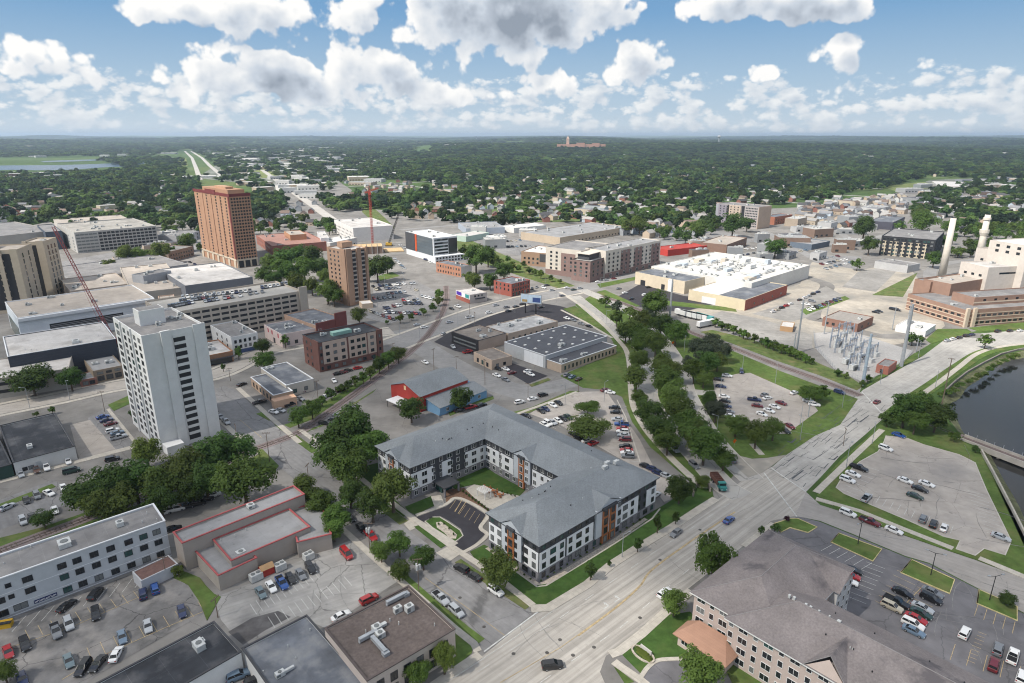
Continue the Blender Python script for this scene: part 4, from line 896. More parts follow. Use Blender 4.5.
# ---------------------------------------------------------------- the white tower and the blocks on the left
BR=(.25,.12,.09); TAN=(.46,.36,.28); CREAM=(.6,.52,.42); WH=(.66,.66,.65); DG=(.1,.105,.115)
t=Block('apartment_tower','tall white concrete tower with stacked window slots and grey penthouse','apartment tower',(112.5,317),(141,336),(199.5,321.5),43.5,(.62,.62,.61),'mid',.9,None,41)
t.grid('L',15,1,4.6,1.5,2.2,2.72,.04,.25,'d').grid('L',15,2,2.4,1.5,2.2,2.72,.3,.62,'d').grid('L',15,2,2.2,1.5,2.2,2.72,.66,.97,'d')
t.panel('balcony_shade','R',.47,.66,1.5,41.2,m_blackm,.03)  # flat black panel, the recess shade painted on the wall
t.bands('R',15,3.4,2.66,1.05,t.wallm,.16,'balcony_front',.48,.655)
t.panel('wall_pier','R',.28,.43,.1,43.9,t.wallm,.9); t.panel('wall_pier','R',.8,1.0,.1,44.1,t.wallm,.5); t.panel('wall_pier','L',.255,.285,.1,43.6,t.wallm,.5); t.panel('wall_pier','L',.63,.655,.1,43.6,t.wallm,.5)
mb=MB(); mb.box(-6,2.5,-1,5.5,42.4,48.2,0,True); t.p('penthouse',mb,t.wallm)
mb=MB(); mb.box(-5.6,2.1,-.6,5.1,48.2,48.3,0); t.p('penthouse_roof',mb,roofmat('mid'))
for x,y in ((5,2),(7,-1),(-1,-4),(9,4)): t.unit(1.6,x,y)
t.panel('entrance_hall','R',.02,.3,.05,3.4,t.wallm,5.0); t.done()
b=Block('warehouse_building','low white building with patched black roof facing the parked pickups','commercial building',(12.5,461),(74.7,446),(54.8,412.6),5.2,(.52,.52,.51),'black',.4,dk,42,units=1)
if True:
    f='L' ; b.grid(f,1,2,1.3,1.2,1.2,3,.1,.3,'d'); b.panel('door',f,.33,.42,.05,3.2,M('door_grey',(.4,.42,.43),.6),.06); b.done()
Block('shed_building','low dark-green shed at the edge beside the white building with the black roof','shed',(-45,476),(11.5,464),(-8,424),4.6,(.03,.06,.05),'black',.3,dk,43).done()
b=Block('office_building','long low beige office half hidden behind two dark street trees','office building',(-30,382.5),(68.5,368.5),(57.5,351),9.2,(.37,.34,.3),'pale',.5,None,44,units=2)
b.bands('L',2,2.4,3.4,1.5,m_blackm,.05,'window_band',.05,.72).done()
b=Block('exhibition_hall','big hall with flat pale-grey roof and dark navy facade','hall',(7.5,356.5),(115.5,338.5),(99.5,322),14,(.045,.05,.065),'pale',.5,cl,45)
b.bands('L',10,.5,1.3,.1,m_wfd,.05,'facade_rib').unit(4) ; b.pipes(8); b.done()
b=Block('shop_building','small shop with blue-grey roof and brown stone front below the navy hall','shop',(78.7,353.5),(92.6,371.2),(122.5,365),6.2,(.25,.2,.15),'grey',.4,None,46,units=2)
b.grid('R',1,3,2.6,2.2,1.0,3,.08,.95,'d').grid('R',1,3,2.2,1.0,4.1,3,.08,.95,'d').done()
b=Block('shop_building','tiny red-brick annex next to the blue-grey shop roof','shop',(76.5,374),(80,380.5),(96,376.5),3.4,BR,'slate',.3,None,47); b.grid('R',1,2,2,1.6,.8,3,.1,.9,'d').done()
b=Block('convention_centre','convention centre with sweeping white facade and long dark louvre band','convention centre',(4,302),(17,318),(153.5,297.5),15.5,(.62,.66,.7),'beige',.4,cl,48,units=5)
b.panel('louvre_band','R',.2,.74,4.5,9.5,m_blackm,.12); b.bands('R',5,5.0,.85,.3,M('louvre_grey',(.3,.3,.31),.5),.2,'louvre',.21,.73); b.panel('glass_corner','L',.1,.9,.3,9,m_glass3,.2); b.panel('canopy','R',.0,1,13.6,15.2,cl,2.0); b.done()
for i,(A,B_,C,h,lab,rf,un) in enumerate([
  ((131,291.5),(186,287),(166,263),12,'mall block with sandy flat roof in front of the brick tower','beige',7),
  ((185.5,286),(252.5,276.8),(221,262),15.5,'mall hall with white roof and blank dark-grey front wall','pale',4),
  ((141,272.5),(143,276),(171,270.5),17,'raised grey plant storey on the mall roofs','mid',2),
  ((60,279),(70,291),(130,284),11,'mall block with brownish roof between the beige tower and the sandy roof','beige',6),
  ((62,266),(72,280),(188,264),9.5,'mall block with long low grey roof behind the crane boom','mid',4),
  ((158,296),(160,304),(176.5,302.5),13,'small peach stair block at the end of the parking ramp','beige',0)]):
    wc=[(.42,.38,.33),(.16,.17,.19),(.3,.31,.33),(.38,.32,.27),(.3,.3,.31),(.5,.36,.27)][i]
    b=Block('mall_building',lab,'shopping mall',A,B_,C,h,wc,rf,.5,None,50+i,units=un); b.pipes(6); b.done()
RB=Block('parking_ramp','long beige parking ramp with rows of dark openings and cars on its top deck','parking ramp',(147,300.5),(166,313.5),(302.5,290.5),19.5,(.42,.37,.31),M('deck_concrete',(.36,.345,.32),.85,.08,.3),1.0,None,60)
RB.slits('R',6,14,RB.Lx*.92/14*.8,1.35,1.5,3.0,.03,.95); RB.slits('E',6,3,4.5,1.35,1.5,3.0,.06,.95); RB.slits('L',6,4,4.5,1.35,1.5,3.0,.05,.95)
RB.panel('stair_tower','R',.965,1.03,.05,22,RB.wallm,1.2); RB.done()
b=Block('parking_garage','large open grey parking garage with light deck rails behind the mall','parking garage',(56.5,223.5),(74,232.5),(158.5,226.5),20,(.4,.39,.37),M('deck_worn',(.3,.285,.26),.85,.2,.2,.2,.05),.9,None,61,units=14)
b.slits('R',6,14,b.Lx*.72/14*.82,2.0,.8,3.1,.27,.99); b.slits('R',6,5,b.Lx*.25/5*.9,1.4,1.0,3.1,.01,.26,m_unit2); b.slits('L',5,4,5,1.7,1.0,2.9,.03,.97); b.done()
Block('parking_garage','lower grey garage with pale roof deck behind the large open garage','parking garage',(54,219),(60,225),(131,220),12,(.45,.42,.38),'beige',.6,None,62,units=5).done()
b=Block('office_block','dark slate windowless block beside the beige towers','office building',(37,225),(45,232),(58,228),18,(.07,.085,.11),'mid',.6,None,63); b.done()
Block('parking_garage','flat grey roof deck behind the two beige towers','parking garage',(-60,228),(-20,238),(38,226),16,(.36,.34,.31),'mid',.6,None,64,units=4).done()
for i,(A,B_,C,lab) in enumerate([((18.5,243),(43,241.3),(56,237),'beige high-rise with twin dark window shafts, standing behind its neighbour'),((-60,253),(16.5,249.5),(25,243.5),'beige high-rise cut by the picture edge, with a dark roof block')]):
    b=Block('office_tower',lab,'office tower',A,B_,C,40,(.44,.375,.29),'beige',.8,None,70+i)
    shafts=((.2,.39),(.43,.62)) if i==0 else ((.21,.33),(.35,.5),(.52,.7),(.79,.89))
    for a_,c_ in shafts: b.panel('window_shaft','L',a_,c_,2,37.5,m_blackm,.04)
    if i==0:
        b.grid('L',9,2,2.6,2.9,2.5,3.9,.2,.62,'n').grid('R',9,3,2,2.9,2.5,3.9,.15,.9,'n')
        b.panel('pilaster','L',.0,.18,.1,40.4,b.wallm,.7); b.panel('pilaster','L',.66,1,.1,40.4,b.wallm,.7)
    else:
        b.grid('L',9,7,2.4,2.9,2.5,3.9,.2,.97,'n').grid('R',9,2,2,2.9,2.5,3.9,.1,.9,'n'); b.panel('pilaster','L',.9,1,.1,40.4,b.wallm,.7); b.panel('pilaster','L',.72,.78,.1,40.4,b.wallm,.7)
        mb=MB(); mb.box(-b.Lx*.4,b.Lx*.36,-3,b.Ly*.4,39.1,44,0,True); b.p('roof_block',mb,m_blackm)
    b.unit(3); b.done()
for A_,B2_,C_,h_,lab_,wc_ in (((112,257),(118,263),(152,257),8,'long low tan block behind the mall with several roof units',(.36,.3,.24)),((163,247),(168,252),(193,246),9,'brownish block with pale roof left of the brick tower base',(.25,.19,.16)),((172,232),(176,236),(199,231),8,'grey block among the trees left of the brick tower',(.3,.3,.31))):
    b=Block('mall_building' if h_==8 and A_[0]==112 else 'office_building',lab_,'commercial building',A_,B2_,C_,h_,wc_,'mid',.5,None,int(A_[0]),units=4); b.grid('R',2,9,1.8,1.5,1.2,3.4,.04,.96,'n').done()
# brick tower
m_brick=M('brick_orange',(.36,.21,.135),.85,.06,.4,.06,.05)
b=Block('apartment_tower','tallest orange brick tower with dark red crown','apartment tower',(193.6,189.5),(228.3,195.0),(249.8,190.3),61,m_brick,'beige',.8,None,75,ang=44)
b.grid('L',20,7,2.7,1.5,7.4,2.6,.03,.97,'n'); b.win.sort(key=lambda w:-w[0].translation.z); b.grid('R',20,7,1.5,1.45,7.4,2.6,.05,.97,'n')
for a in (.22,.47,.72): b.panel('brick_pier','L',a,a+.04,6.8,59.3,m_brick,.35)
m_crown=M('crown_red',(.15,.035,.035),.7,.1); b.panel('crown','L',-.02,1.02,59.4,61.8,m_crown,.35); b.panel('crown','R',-.02,1.02,59.4,61.8,m_crown,.35); b.panel('crown_block','L',.36,.64,59.5,63.4,m_crown,.5)
b.panel('balcony_strip','L',.97,1.0,6.8,59.3,m_crown,.3)
mb=MB(); mb.box(-b.Lx*.38,b.Lx*.4,-b.Ly*.42,b.Ly*.3,60,64.5,0,True); b.p('penthouse',mb,m_brick)
mb=MB(); mb.box(-b.Lx*.25,b.Lx*.1,-b.Ly*.3,b.Ly*.0,64.5,66.5,0,True); b.p('penthouse',mb,M('penthouse_tan',(.42,.26,.17),.8))
m_arch=M('base_cream',(.5,.43,.34),.8,.06)
for k in range(4):
    b.panel('base_column','R',.0+k*.31,.07+k*.31,.05,6.9,m_arch,.7)
b.panel('base_beam','R',0,1,6.0,7.3,m_arch,.75); b.panel('base_opening','R',.02,.98,.3,5.8,m_blackm,.1); b.panel('base_beam','L',0,1,6.0,7.3,m_arch,.6)
for k in range(7): b.panel('base_column','L',.0+k*.155,.05+k*.155,.05,6.9,m_arch,.6)
b.done()
# brown tower
m_tanb=M('brick_tan',(.36,.235,.165),.85,.06,.4)
b=Block('apartment_tower','tan brick mid-rise tower standing in the dark park trees','apartment tower',(326.5,247.3),(345,250.5),(366.8,245.8),37.0,m_tanb,'pale',.6,None,76,ang=47)
b.grid('L',12,3,1.6,1.4,2.2,2.9,.08,.72,'n'); b.panel('balcony_shade','R',.3,.45,2,36,m_blackm,.05); b.panel('balcony_shade','R',.72,.86,2,36,m_blackm,.05)  # black panels paint the shade inside the two balcony columns
b.bands('R',12,2.0,2.9,1.0,M('balcony_grey',(.4,.36,.32),.7),.25,'balcony_front',.3,.45); b.bands('R',12,2.0,2.9,1.0,M('balcony_grey',0),.25,'balcony_front',.72,.86)
for a,c in ((.0,.24),(.5,.68),(.9,1)): b.panel('brick_pier','R',a,c,.1,37.8,m_tanb,.7)
b.panel('brick_pier','L',.76,1,.1,37.8,m_tanb,.7); mb=MB(); mb.box(-4,4,-1,5,37,40.5,0,True); b.p('penthouse',mb,m_tanb); b.done()
b=Block('kiosk_building','tiny tan guard house at the foot of the tan brick tower','kiosk',(359,301),(362,304),(371.5,301.5),3.4,(.5,.4,.3),'white',.3,None,77); b.done()
# tan and brown inn
m_inn=M('brick_brown',(.17,.085,.07),.85,.08,.4); m_tanp=M('stucco_tan',(.5,.39,.32),.85,.04,.4)
b=Block('hotel_building','four-storey inn of brown brick with tan stucco panels facing the tracks','hotel',(294.6,336),(318.5,342.8),(381.5,329.3),14.8,m_inn,'black',.7,dk,78,units=2)
b.panel('stucco_panel','R',.05,.42,3.6,14.5,m_tanp,.25); b.panel('stucco_panel','R',.45,.74,3.6,14.5,m_tanp,.15); b.panel('stucco_panel','R',.76,.9,3.6,14.5,m_tanp,.05); b.panel('brick_pier','R',.905,1,.1,15.2,m_inn,.6)
for r_ in range(4):
    for a,out in ((.025,.02),(.12,.26),(.235,.26),(.36,.26),(.51,.16),(.61,.16),(.69,.16),(.83,.06),(.95,.61)): b.win.append((b.T('R',a*b.len('R'),1.0+r_*3.4,out),1.7 if a not in(.025,.95) else 1.0,1.5,'d'))
b.grid('L',4,3,1.1,1.5,1.0,3.4,.1,.9,'d'); b.panel('entrance_door','R',.83,.87,.1,2.6,m_glass3,.1); b.panel('brick_pier','L',.7,1,.1,15.2,m_inn,.5)
mb=MB(); mb.box(-6,4,-2,1.5,14.1,15.8,0,True); b.p('rooftop_unit',mb,M('unit_green',(.25,.42,.36),.5)); b.done()
# shops along the middle street
b=Block('shop_building','white three-storey shop with rows of small dark windows','shop',(210,325),(231,337.3),(258,332.4),9.5,WH,'mid',.5,None,80,units=3)
b.grid('R',2,5,1.1,1.6,2.9,2.9,.05,.95,'d').grid('L',2,3,1.1,1.5,2.9,2.9,.2,.9,'d').panel('shop_front','R',.1,.9,.2,2.2,M('shop_blue',(.06,.09,.2),.5),.08); b.done()
b=Block('shop_building','low shop with rust cornice and white roof beside the white shop','shop',(193,344),(206,356),(233,351.3),5.6,(.28,.16,.1),'pale',.4,M('cornice_rust',(.3,.14,.07),.7),81,units=2)
b.panel('shop_front','R',.05,.95,.2,2.8,m_glass,.08); b.panel('awning','R',.0,1,3.0,3.4,M('awning_dark',(.05,.05,.06),.8),1.2); b.done()
b=Block('mural_hall','pale pink hall with dark roof and faded red shapes painted on its side','hall',(263.8,324.5),(281.5,334.5),(316,327.3),7.5,(.6,.5,.47),'slate',.4,None,82,units=3); b.skylights(4,1)
for a in (.2,.42,.76): b.panel('mural_shape','L',a,a+.07,4.4,6.7,M('mural_red',(.42,.08,.1),.8,.3,2),.03)
b.panel('arched_door','L',.5,.6,.1,3,m_blackm,.06); b.grid('R',1,4,1.6,1.8,1.2,3,.05,.95,'d').done()
b=Block('hall_building','hall with dark curved-looking roof and tall dark red brick gable','hall',(284,314.5),(315.5,325.5),(343,317.5),9.0,(.4,.27,.2),'slate',.5,None,83,units=2)
b.panel('brick_gable','R',.0,.62,.05,10.2,M('brick_dark_red',(.15,.05,.045),.85,.1,.5),.7); b.panel('brick_gable','R',.62,1.0,.05,13.5,M('brick_dark_red',0),.9); b.grid('R',1,3,1.4,2,1.2,3,.6,1.0,'d',.92).done()
# bank with peach canopy
b=Block('bank_building','small bank with slate roofs and a peach entrance canopy','bank',(260.8,367.8),(286,385.2),(311,377),5.6,(.5,.46,.4),'slate',.4,cl,84,units=1)
b.grid('R',1,2,1.5,1.6,1.2,3,.1,.9,'d')
b2=Block('x',None,None,(250.5,377),(273.2,395.3),(291,389.5),4.4,(.46,.33,.24),'slate',.35,M('coping_white',0),85,parent=b.root)
b2.grid('L',1,6,1.4,1.8,.9,3,.05,.95,'d'); 
p=Block('x',None,None,(271.3,398.8),(274,401.8),(296.5,396.6),3.6,(.6,.4,.28),M('canopy_peach',(.58,.36,.24),.6,.05),.15,parent=b.root); b.win+=b2.win; b.done()
# barn-like hall, red gable and blue walls
p0=G(420,396.5,7.0); L_=26.5; WB=19.4
barn=thing('barn_hall','barn-shaped hall with grey roof, red gable and blue side walls','hall',(p0.x,p0.y,0),math.radians(47)); m_red=M('siding_red',(.36,.045,.035),.75,.06,.5,.05,.2); m_blue=M('siding_blue',(.16,.3,.46),.75,.05,.5)
mb=MB(); mb.box(0,L_,0,WB,0,7.0); part('wall',mb,m_red,barn)
mb=MB(); gable_roof(mb,0,L_,0,WB,7.0,3.3); part('roof',mb,[m_shin,m_red],barn)
mb=MB(); mb.box(3,L_+3,-8.6,-.02,0,3.7); part('lean_to_wall',mb,m_blue,barn)
mb=MB(); mb.poly([(2.5,-9.1,3.6),(L_+3.4,-9.1,3.6),(L_+3.4,.02,5.4),(2.5,.02,5.4)]); mb.poly([(3,-8.6,3.65),(3,0,3.65),(3,0,5.3)],1); mb.poly([(L_+3,0,5.3),(L_+3,0,3.65),(L_+3,-8.6,3.65)],1); part('lean_to_roof',mb,[m_shin,m_blue],barn)
mb=MB(); mb.box(L_+.02,L_+3,0,WB,0,4.6); part('wall',mb,m_blue,barn); mb=MB(); mb.poly([(L_+.45,-.2,4.62),(L_+3.3,-.2,4.5),(L_+3.3,WB+.3,4.5),(L_+.45,WB+.3,4.62)]); part('roof',mb,m_shin,barn)
for k in range(4):
    o=link('window',win_mesh(1.3,1.3,'wd'),barn); o.location=(7+k*6,-8.61,1.2)
mb=MB(); mb.box(-.06,.02,WB/2-.7,WB/2+.7,7.2,9.0,0,True); part('emblem',mb,M('emblem_gold',(.7,.5,.3),.6),barn)
mb=MB(); mb.box(-6,-.02,6,15,2.9,3.2,0,True); part('porch_roof',mb,M('panel_white',0),barn)
for y in (6.4,14.6):
    mb=MB(); mb.tube((-5.7,y,0),(-5.7,y,2.9),.12,n=6); part('post',mb,m_blackm,barn)
# shops and warehouse beyond
b=Block('shop_building','brown-roofed shop with dark glazed front on the corner lot','shop',(451.8,331.5),(478.5,340.5),(507,333.2),6.2,(.4,.31,.25),M('roof_dull_brown',(.2,.175,.155),.9,.18,.3,.15,.1),.4,dk,90,units=3)
b.panel('dark_front','L',0,1,.1,6.0,m_blackm,.25); b.bands('L',2,1.0,2.2,.8,m_glass2,.35,'sign_band',.1,.9); b.done()
b=Block('shop_building','long shop with weathered white-grey roof beside the big dark warehouse roof','shop',(493,324.5),(508,333.6),(558,321),5.4,(.45,.36,.29),M('roof_weathered',(.4,.395,.39),.8,.2,.3,.25,.12),.4,None,91,units=4); b.grid('R',1,8,1.2,1.2,1.4,3,.05,.95,'d').pipes(6); b.done()
b=Block('shop_building','small tan shop with brown roof by the dark little car park','shop',(473.7,351.9),(491.7,360.4),(510.8,355),5,(.46,.36,.28),M('roof_dull_brown',0),.4,None,92)
b.grid('R',1,2,1.4,1.4,1.2,3,.1,.8,'d').grid('L',1,3,1.6,2,.8,3,.1,.9,'d').done()
b=Block('warehouse_building','big warehouse with ribbed dark slate roof and white skylights','warehouse',(500.6,343),(545.5,355.6),(607.3,336),6.6,(.4,.41,.42),M('roof_ribbed',(.075,.078,.09),.6,.1,.4,.12,.08,seam=(1.6,60,1.35,30,.12)),.2,cl,93,units=1); b.skylights(5,4,1.3)
b.panel('dock_door','L',.3,.42,.1,4,M('door_grey',0),.08); b.panel('wall_panel','L',.5,.95,.1,6,M('panel_white',0),.07); b.done()
b=Block('warehouse_building','low tan wing with dark roof along the front of the big warehouse','warehouse',(545.2,358.7),(561.5,364.2),(616.5,345.5),4.5,(.44,.35,.27),M('roof_ribbed',0),.3,cl,94,units=2); b.grid('R',1,14,.9,1.8,1.1,3,.03,.97,'d').done()
# ---------------------------------------------------------------- middle distance
b=Block('office_building','white and dark-glass office with an orange stripe and white roof','office building',(405.5,224.5),(433.3,238.2),(457,236),21.5,(.62,.64,.66),'white',.6,None,100,units=4,ang=36)
b.panel('glass_front','L',.0,.97,5.6,21,M('glass_slate',(.1,.125,.145),.2,.05,.3,0,spec=.5),.15); b.panel('orange_stripe','L',.36,.42,5.6,21.2,M('orange_red',(.5,.09,.03),.6),.5); b.panel('dark_link','L',.0,.34,5.6,21.3,M('panel_charcoal',0),.4)
b.bands('L',5,7.5,2.9,.18,m_wfd,.2,'glazing_line',.42,.97); b.grid('R',5,5,2.6,1.5,6.8,2.95,.04,.6,'d'); b.panel('glass_corner','R',.62,.99,6,20,M('glass_dark',(.03,.035,.04),.15,0,1,0,spec=.6),.15)
mb=MB(); mb.box(-b.Lx/2-2,b.Lx/2+3,-b.Ly/2-6,-b.Ly/2-.02,0,5.8); b.p('front_hall',mb,b.wallm); mb=MB()
for r_ in range(2):
    for k in range(9): x=-b.Lx/2-1+k*(b.Lx+4)/9; mb.box(x,x+1.9,-b.Ly/2-6.05,-b.Ly/2-5.98,.8+r_*2.6,2.4+r_*2.6,0,True)
b.p('front_hall_glazing',mb,m_glass); b.done()
b=Block('brick_building','two-storey orange brick building with arched ground floor beside the white office','brick building',(436,262),(461,267),(473.2,265.3),8.5,(.38,.19,.125),'slate',.5,None,101,units=2)
b.grid('L',2,9,1.1,1.6,1.2,4.0,.03,.97,'d'); b.panel('grey_wall','R',0,1,.1,8.6,M('wall_pale_grey',(.48,.46,.44),.8,.05),.06); b.done()
b=Block('shop_building','low shop with purple, white and teal posters on its side','shop',(455.8,289.8),(469.8,294.9),(486,291.8),6.2,(.45,.4,.37),'pale',.4,None,102,units=1)
b.panel('poster_white','L',.02,.99,3.0,6.0,M('panel_white',0),.05); b.panel('poster_purple','L',.05,.42,3.3,5.8,M('poster_purple',(.07,.03,.3),.6,.15,1),.1); b.panel('poster_teal','L',.68,.94,3.3,5.8,M('poster_teal',(.05,.28,.27),.6,.15,1),.1); b.panel('brick_base','L',0,1,.05,2.8,M('brick_red',(.3,.1,.075),.85,.1),.08)
b.panel('awning','R',.3,.85,2.6,3.3,M('awning_dark',0),.9); b.grid('R',1,3,1.2,1.0,4.2,3,.2,.8,'d').done()
b=Block('brick_building','compact dark red brick building at the road junction','brick building',(499.6,279),(511.5,284),(530,279.7),9.2,(.27,.085,.065),'slate',.5,None,103,units=2)
b.grid('R',2,7,1.1,1.6,3.8,2.9,.03,.97,'d').grid('L',2,4,1.1,1.6,3.8,2.9,.05,.95,'d').grid('R',1,6,1.7,2.3,.4,3,.03,.97,'d').done()
m_lt=M('stucco_light',(.55,.5,.44),.8,.04); m_bw=M('brick_mauve',(.22,.15,.135),.85,.08)
av=thing('apartment_building','beige and brown six-storey apartment block with a stepped corner and long wing','apartment building',tuple(G(600,283))+(0,),0)
v1=Block('x',None,None,(557,244),(581,250.8),(609,243.5),22,m_lt,'mid',.7,None,104,parent=av); v1.panel('brick_panel','L',.45,.85,.1,18.5,m_bw,.2); v1.grid('L',5,2,1.8,1.6,4.6,3.2,.08,.4,'d').grid('L',4,2,1.4,1.6,4.6,3.2,.48,.82,'d',.21); v1.panel('brick_base','L',0,1,.05,4.0,m_bw,.25)
v2=Block('x',None,None,(579.5,257),(590.5,261.5),(610,256),16.5,m_bw,'pale',.7,dk,105,parent=av); v2.grid('L',4,3,1.7,1.5,4.2,3.0,.05,.95,'d').grid('R',4,4,1.7,1.5,4.2,3.0,.05,.95,'d')
for bb in (v2,):
    mb=MB(); mb.box(-bb.Lx*.3,bb.Lx*.4,-bb.Ly*.2,bb.Ly*.4,16,20.5,0,True); bb.p('terrace_storey',mb,M('panel_charcoal',0)); mb=MB(); mb.box(-bb.Lx*.36,bb.Lx*.46,-bb.Ly*.28,bb.Ly*.46,20.5,20.9,0,True); bb.p('terrace_roof',mb,m_lt)
v3=Block('x',None,None,(590,247),(606,251),(661,240),22,m_lt,'grey',.7,None,106,parent=av,units=5); v3.panel('brick_base','R',0,1,.05,4.2,m_bw,.25)
for a,c in ((.26,.42),(.5,.64),(.82,.98)): v3.panel('brick_panel','R',a,c,4.2,20,m_bw,.2)
v3.grid('R',5,13,1.6,1.6,4.8,3.3,.02,.98,'d',.22); v3.grid('R',1,8,3,2.4,.6,3,.03,.97,'d',.26)
for q in (v2,v3): v1.win+=q.win
v1.root=av; v1.done()
b=Block('brick_building','round-cornered brown brick block with white roof next to the beige apartments','brick building',(532,247.5),(548,253.5),(564,247.5),12,(.3,.2,.14),'white',.6,None,107,units=3); b.panel('dark_corner','R',.0,.35,4.5,11,M('panel_charcoal',0),.4); b.panel('dark_corner','L',.7,1,4.5,11,M('panel_charcoal',0),.4); b.grid('L',2,4,1.6,1.6,2,3.6,.05,.7,'d').done()
for nm,lab,cat,A,B_,C,h,wc,rf,un in [
 ('store_building','large store with plain grey roof and tan walls behind the apartments','store',(541,229),(560,237.5),(629,226.5),8,(.45,.37,.28),'grey',12),
 ('store_building','flat store with red walls and roof beside the beige apartments','store',(657,246.5),(668,250),(707,245.5),6,(.42,.05,.04),M('roof_red',(.36,.05,.04),.7,.1),2),
 ('store_building','store with brown walls and flat sandy roof above the red store','store',(709,239.5),(727,244.8),(747,237.5),8.5,(.2,.13,.1),'beige',3),
 ('store_building','long low store with blue-grey front near the residential tower','store',(792,239),(812,244.5),(830,241),5.5,(.12,.15,.19),'grey',3),
 ('store_building','long pale-green shed beyond the white office','store',(462,232.5),(466,236.5),(489,232.5),6,(.4,.5,.44),'pale',2),
 ('store_building','blue-grey flat shed beside the pale-green shed','store',(458,222.5),(466,228.5),(500,224.5),7,(.33,.37,.43),'grey',3),
 ('store_building','pale store in front of the scrap yard cars','store',(508,225),(514,228),(546,225),6,(.6,.6,.58),'white',1),
 ('works_building','white works block with stepped roof behind the orange crane','works',(334,219.5),(353,228),(381,221),15,(.62,.6,.58),'pale',4),
 ('works_building','white cube on the long works roof beside the brick mall wing','works',(317,231.5),(321,238),(327.5,235.5),12,(.55,.56,.58),'pale',1),
 ('works_building','low works hall with white roof vents','works',(325,238.5),(330,243),(357,237.5),8,(.5,.48,.46),'white',6),
 ('brick_building','long reddish brick wing with stepped flat roofs beside the brick tower','brick building',(256,235),(272,246),(318,237.5),9,(.28,.12,.09),M('roof_dusty_red',(.3,.17,.14),.85,.12),5),
 ('brick_building','orange brick block on top of the long reddish wing','brick building',(284,231),(290,235),(304,232.5),14,(.4,.22,.13),'beige',1),
 ('store_building','low grey works building with flat roof in front of the black apartments','store',(875,261),(908,266),(914,262.3),6,(.42,.42,.42),'mid',2),
 ('apartment_building','distant dark apartments with black roofs behind the black and tan block','apartment building',(875,218.5),(893,222.5),(905,217),9,(.07,.07,.09),'slate',2),
 ('brick_building','three-storey orange brick block beside the grey residential slab','brick building',(772,214.5),(775,217),(792.5,214.5),10,(.34,.14,.09),'slate',2),
 ('store_building','long white warehouse at the edge of the woods','store',(932,181),(938,185.5),(965,184.5),10,(.6,.58,.55),'white',0),
]:
    b=Block(nm,lab,cat,A,B_,C,h,wc,rf,.5,None,hash(lab)%97 if False else len(lab),units=un)
    fc='L' if b.Ly>b.Lx else 'R'
    if h>7: b.grid(fc,max(1,int(h/4.2)),max(3,int(b.len(fc)/6)),1.8,1.5,1.4,3.6,.04,.96,'n')
    b.done()
b=Block('apartment_building','black and tan five-storey apartment block near the power station chimneys','apartment building',(882,235.8),(936,240),(944.5,232.8),18,(.035,.037,.042),'mid',.7,dk,110,units=5,ang=52)
m_tn=M('panel_tan',(.48,.42,.32),.8,.05)
for a,c in ((.04,.11),(.17,.22),(.26,.34),(.4,.47),(.52,.6),(.66,.74),(.79,.86)): b.panel('tan_panel','L',a,c,.1,13.6,m_tn,.3)
b.grid('L',5,14,1.9,1.7,1.2,3.4,.02,.98,'d',.31).grid('R',5,4,1.8,1.7,1.2,3.4,.05,.95,'d').done()
b=Block('residential_slab','grey and tan residential slab with four brick bays among trees','apartment building',(717,202.5),(759,207),(771.5,203.5),26.5,(.36,.33,.32),'mid',.8,None,111,units=4,ang=40)
for a,c,m in ((.0,.06,(.3,.3,.33)),(.32,.6,(.45,.37,.3)),(.06,.26,(.24,.22,.25)),): b.panel('brick_bay','L',a,c,.1,26,wallmat(m),1.2)
b.panel('balcony_shade','L',.27,.31,1,26,m_blackm,.1); b.panel('balcony_shade','L',.61,.68,1,26,m_blackm,.1); b.panel('brick_bay','R',0,1,.1,26,wallmat((.45,.34,.26)),.6); b.grid('L',8,8,1.4,1.4,2.2,3.0,.7,.98,'n').grid('L',8,6,1.6,1.4,2.2,3,.07,.58,'n',1.21).done()  # black strips stand for the shade of the balcony recesses
# white-roofed plant
pl=Block('food_plant','sprawling food plant with glaring white roof crowded with vents and ducts','factory',(657,264.8),(752,283),(810,265),10.5,(.58,.57,.54),M('plant_roof',(.6,.585,.55),.75,.1,.3,.2,.06,seam=(8,3,.85,0,.03)),.5,None,120,units=64)
pl.skylights(4,3,1.6)
for k in range(14):
    mb=MB(); x=pl.rng.uniform(-.42,.42)*pl.Lx; y=pl.rng.uniform(-.42,.35)*pl.Ly; w=pl.rng.uniform(4,10); d=pl.rng.uniform(3,7); mb.box(x-w/2,x+w/2,y-d/2,y+d/2,9.5,10.5+pl.rng.uniform(1.5,4.2),0,True); pl.p('plant_room',mb,wallmat(pl.rng.choice([(.6,.6,.58),(.5,.45,.38),(.45,.5,.55)])))
for k in range(22):
    mb=MB(); x=pl.rng.uniform(-.4,.3)*pl.Lx; y=pl.rng.uniform(-.4,.4)*pl.Ly; l=pl.rng.uniform(6,18); z=11.2
    if k%2: mb.box(x,x+l,y-.5,y+.5,z-.5,z+.5,0,True)
    else: mb.box(x-.5,x+.5,y,y+min(l,pl.Ly*.45-y) if y>0 else y+l,z-.5,z+.5,0,True)
    pl.p('duct',mb,m_unit)
pl.done()
b=Block('food_plant','cream wing of the food plant with a dark roof beside the trailers','factory',(635.5,271.8),(685,281.5),(711,273),9.2,(.58,.5,.38),'slate',.5,None,121,units=5); b.panel('loading_door','L',.12,.22,.1,4,m_blackm,.08); b.panel('loading_door','L',.55,.62,.1,4,m_blackm,.08); b.panel('silo_panel','L',.7,.78,.1,8.5,M('panel_white',0),1.2); b.done()
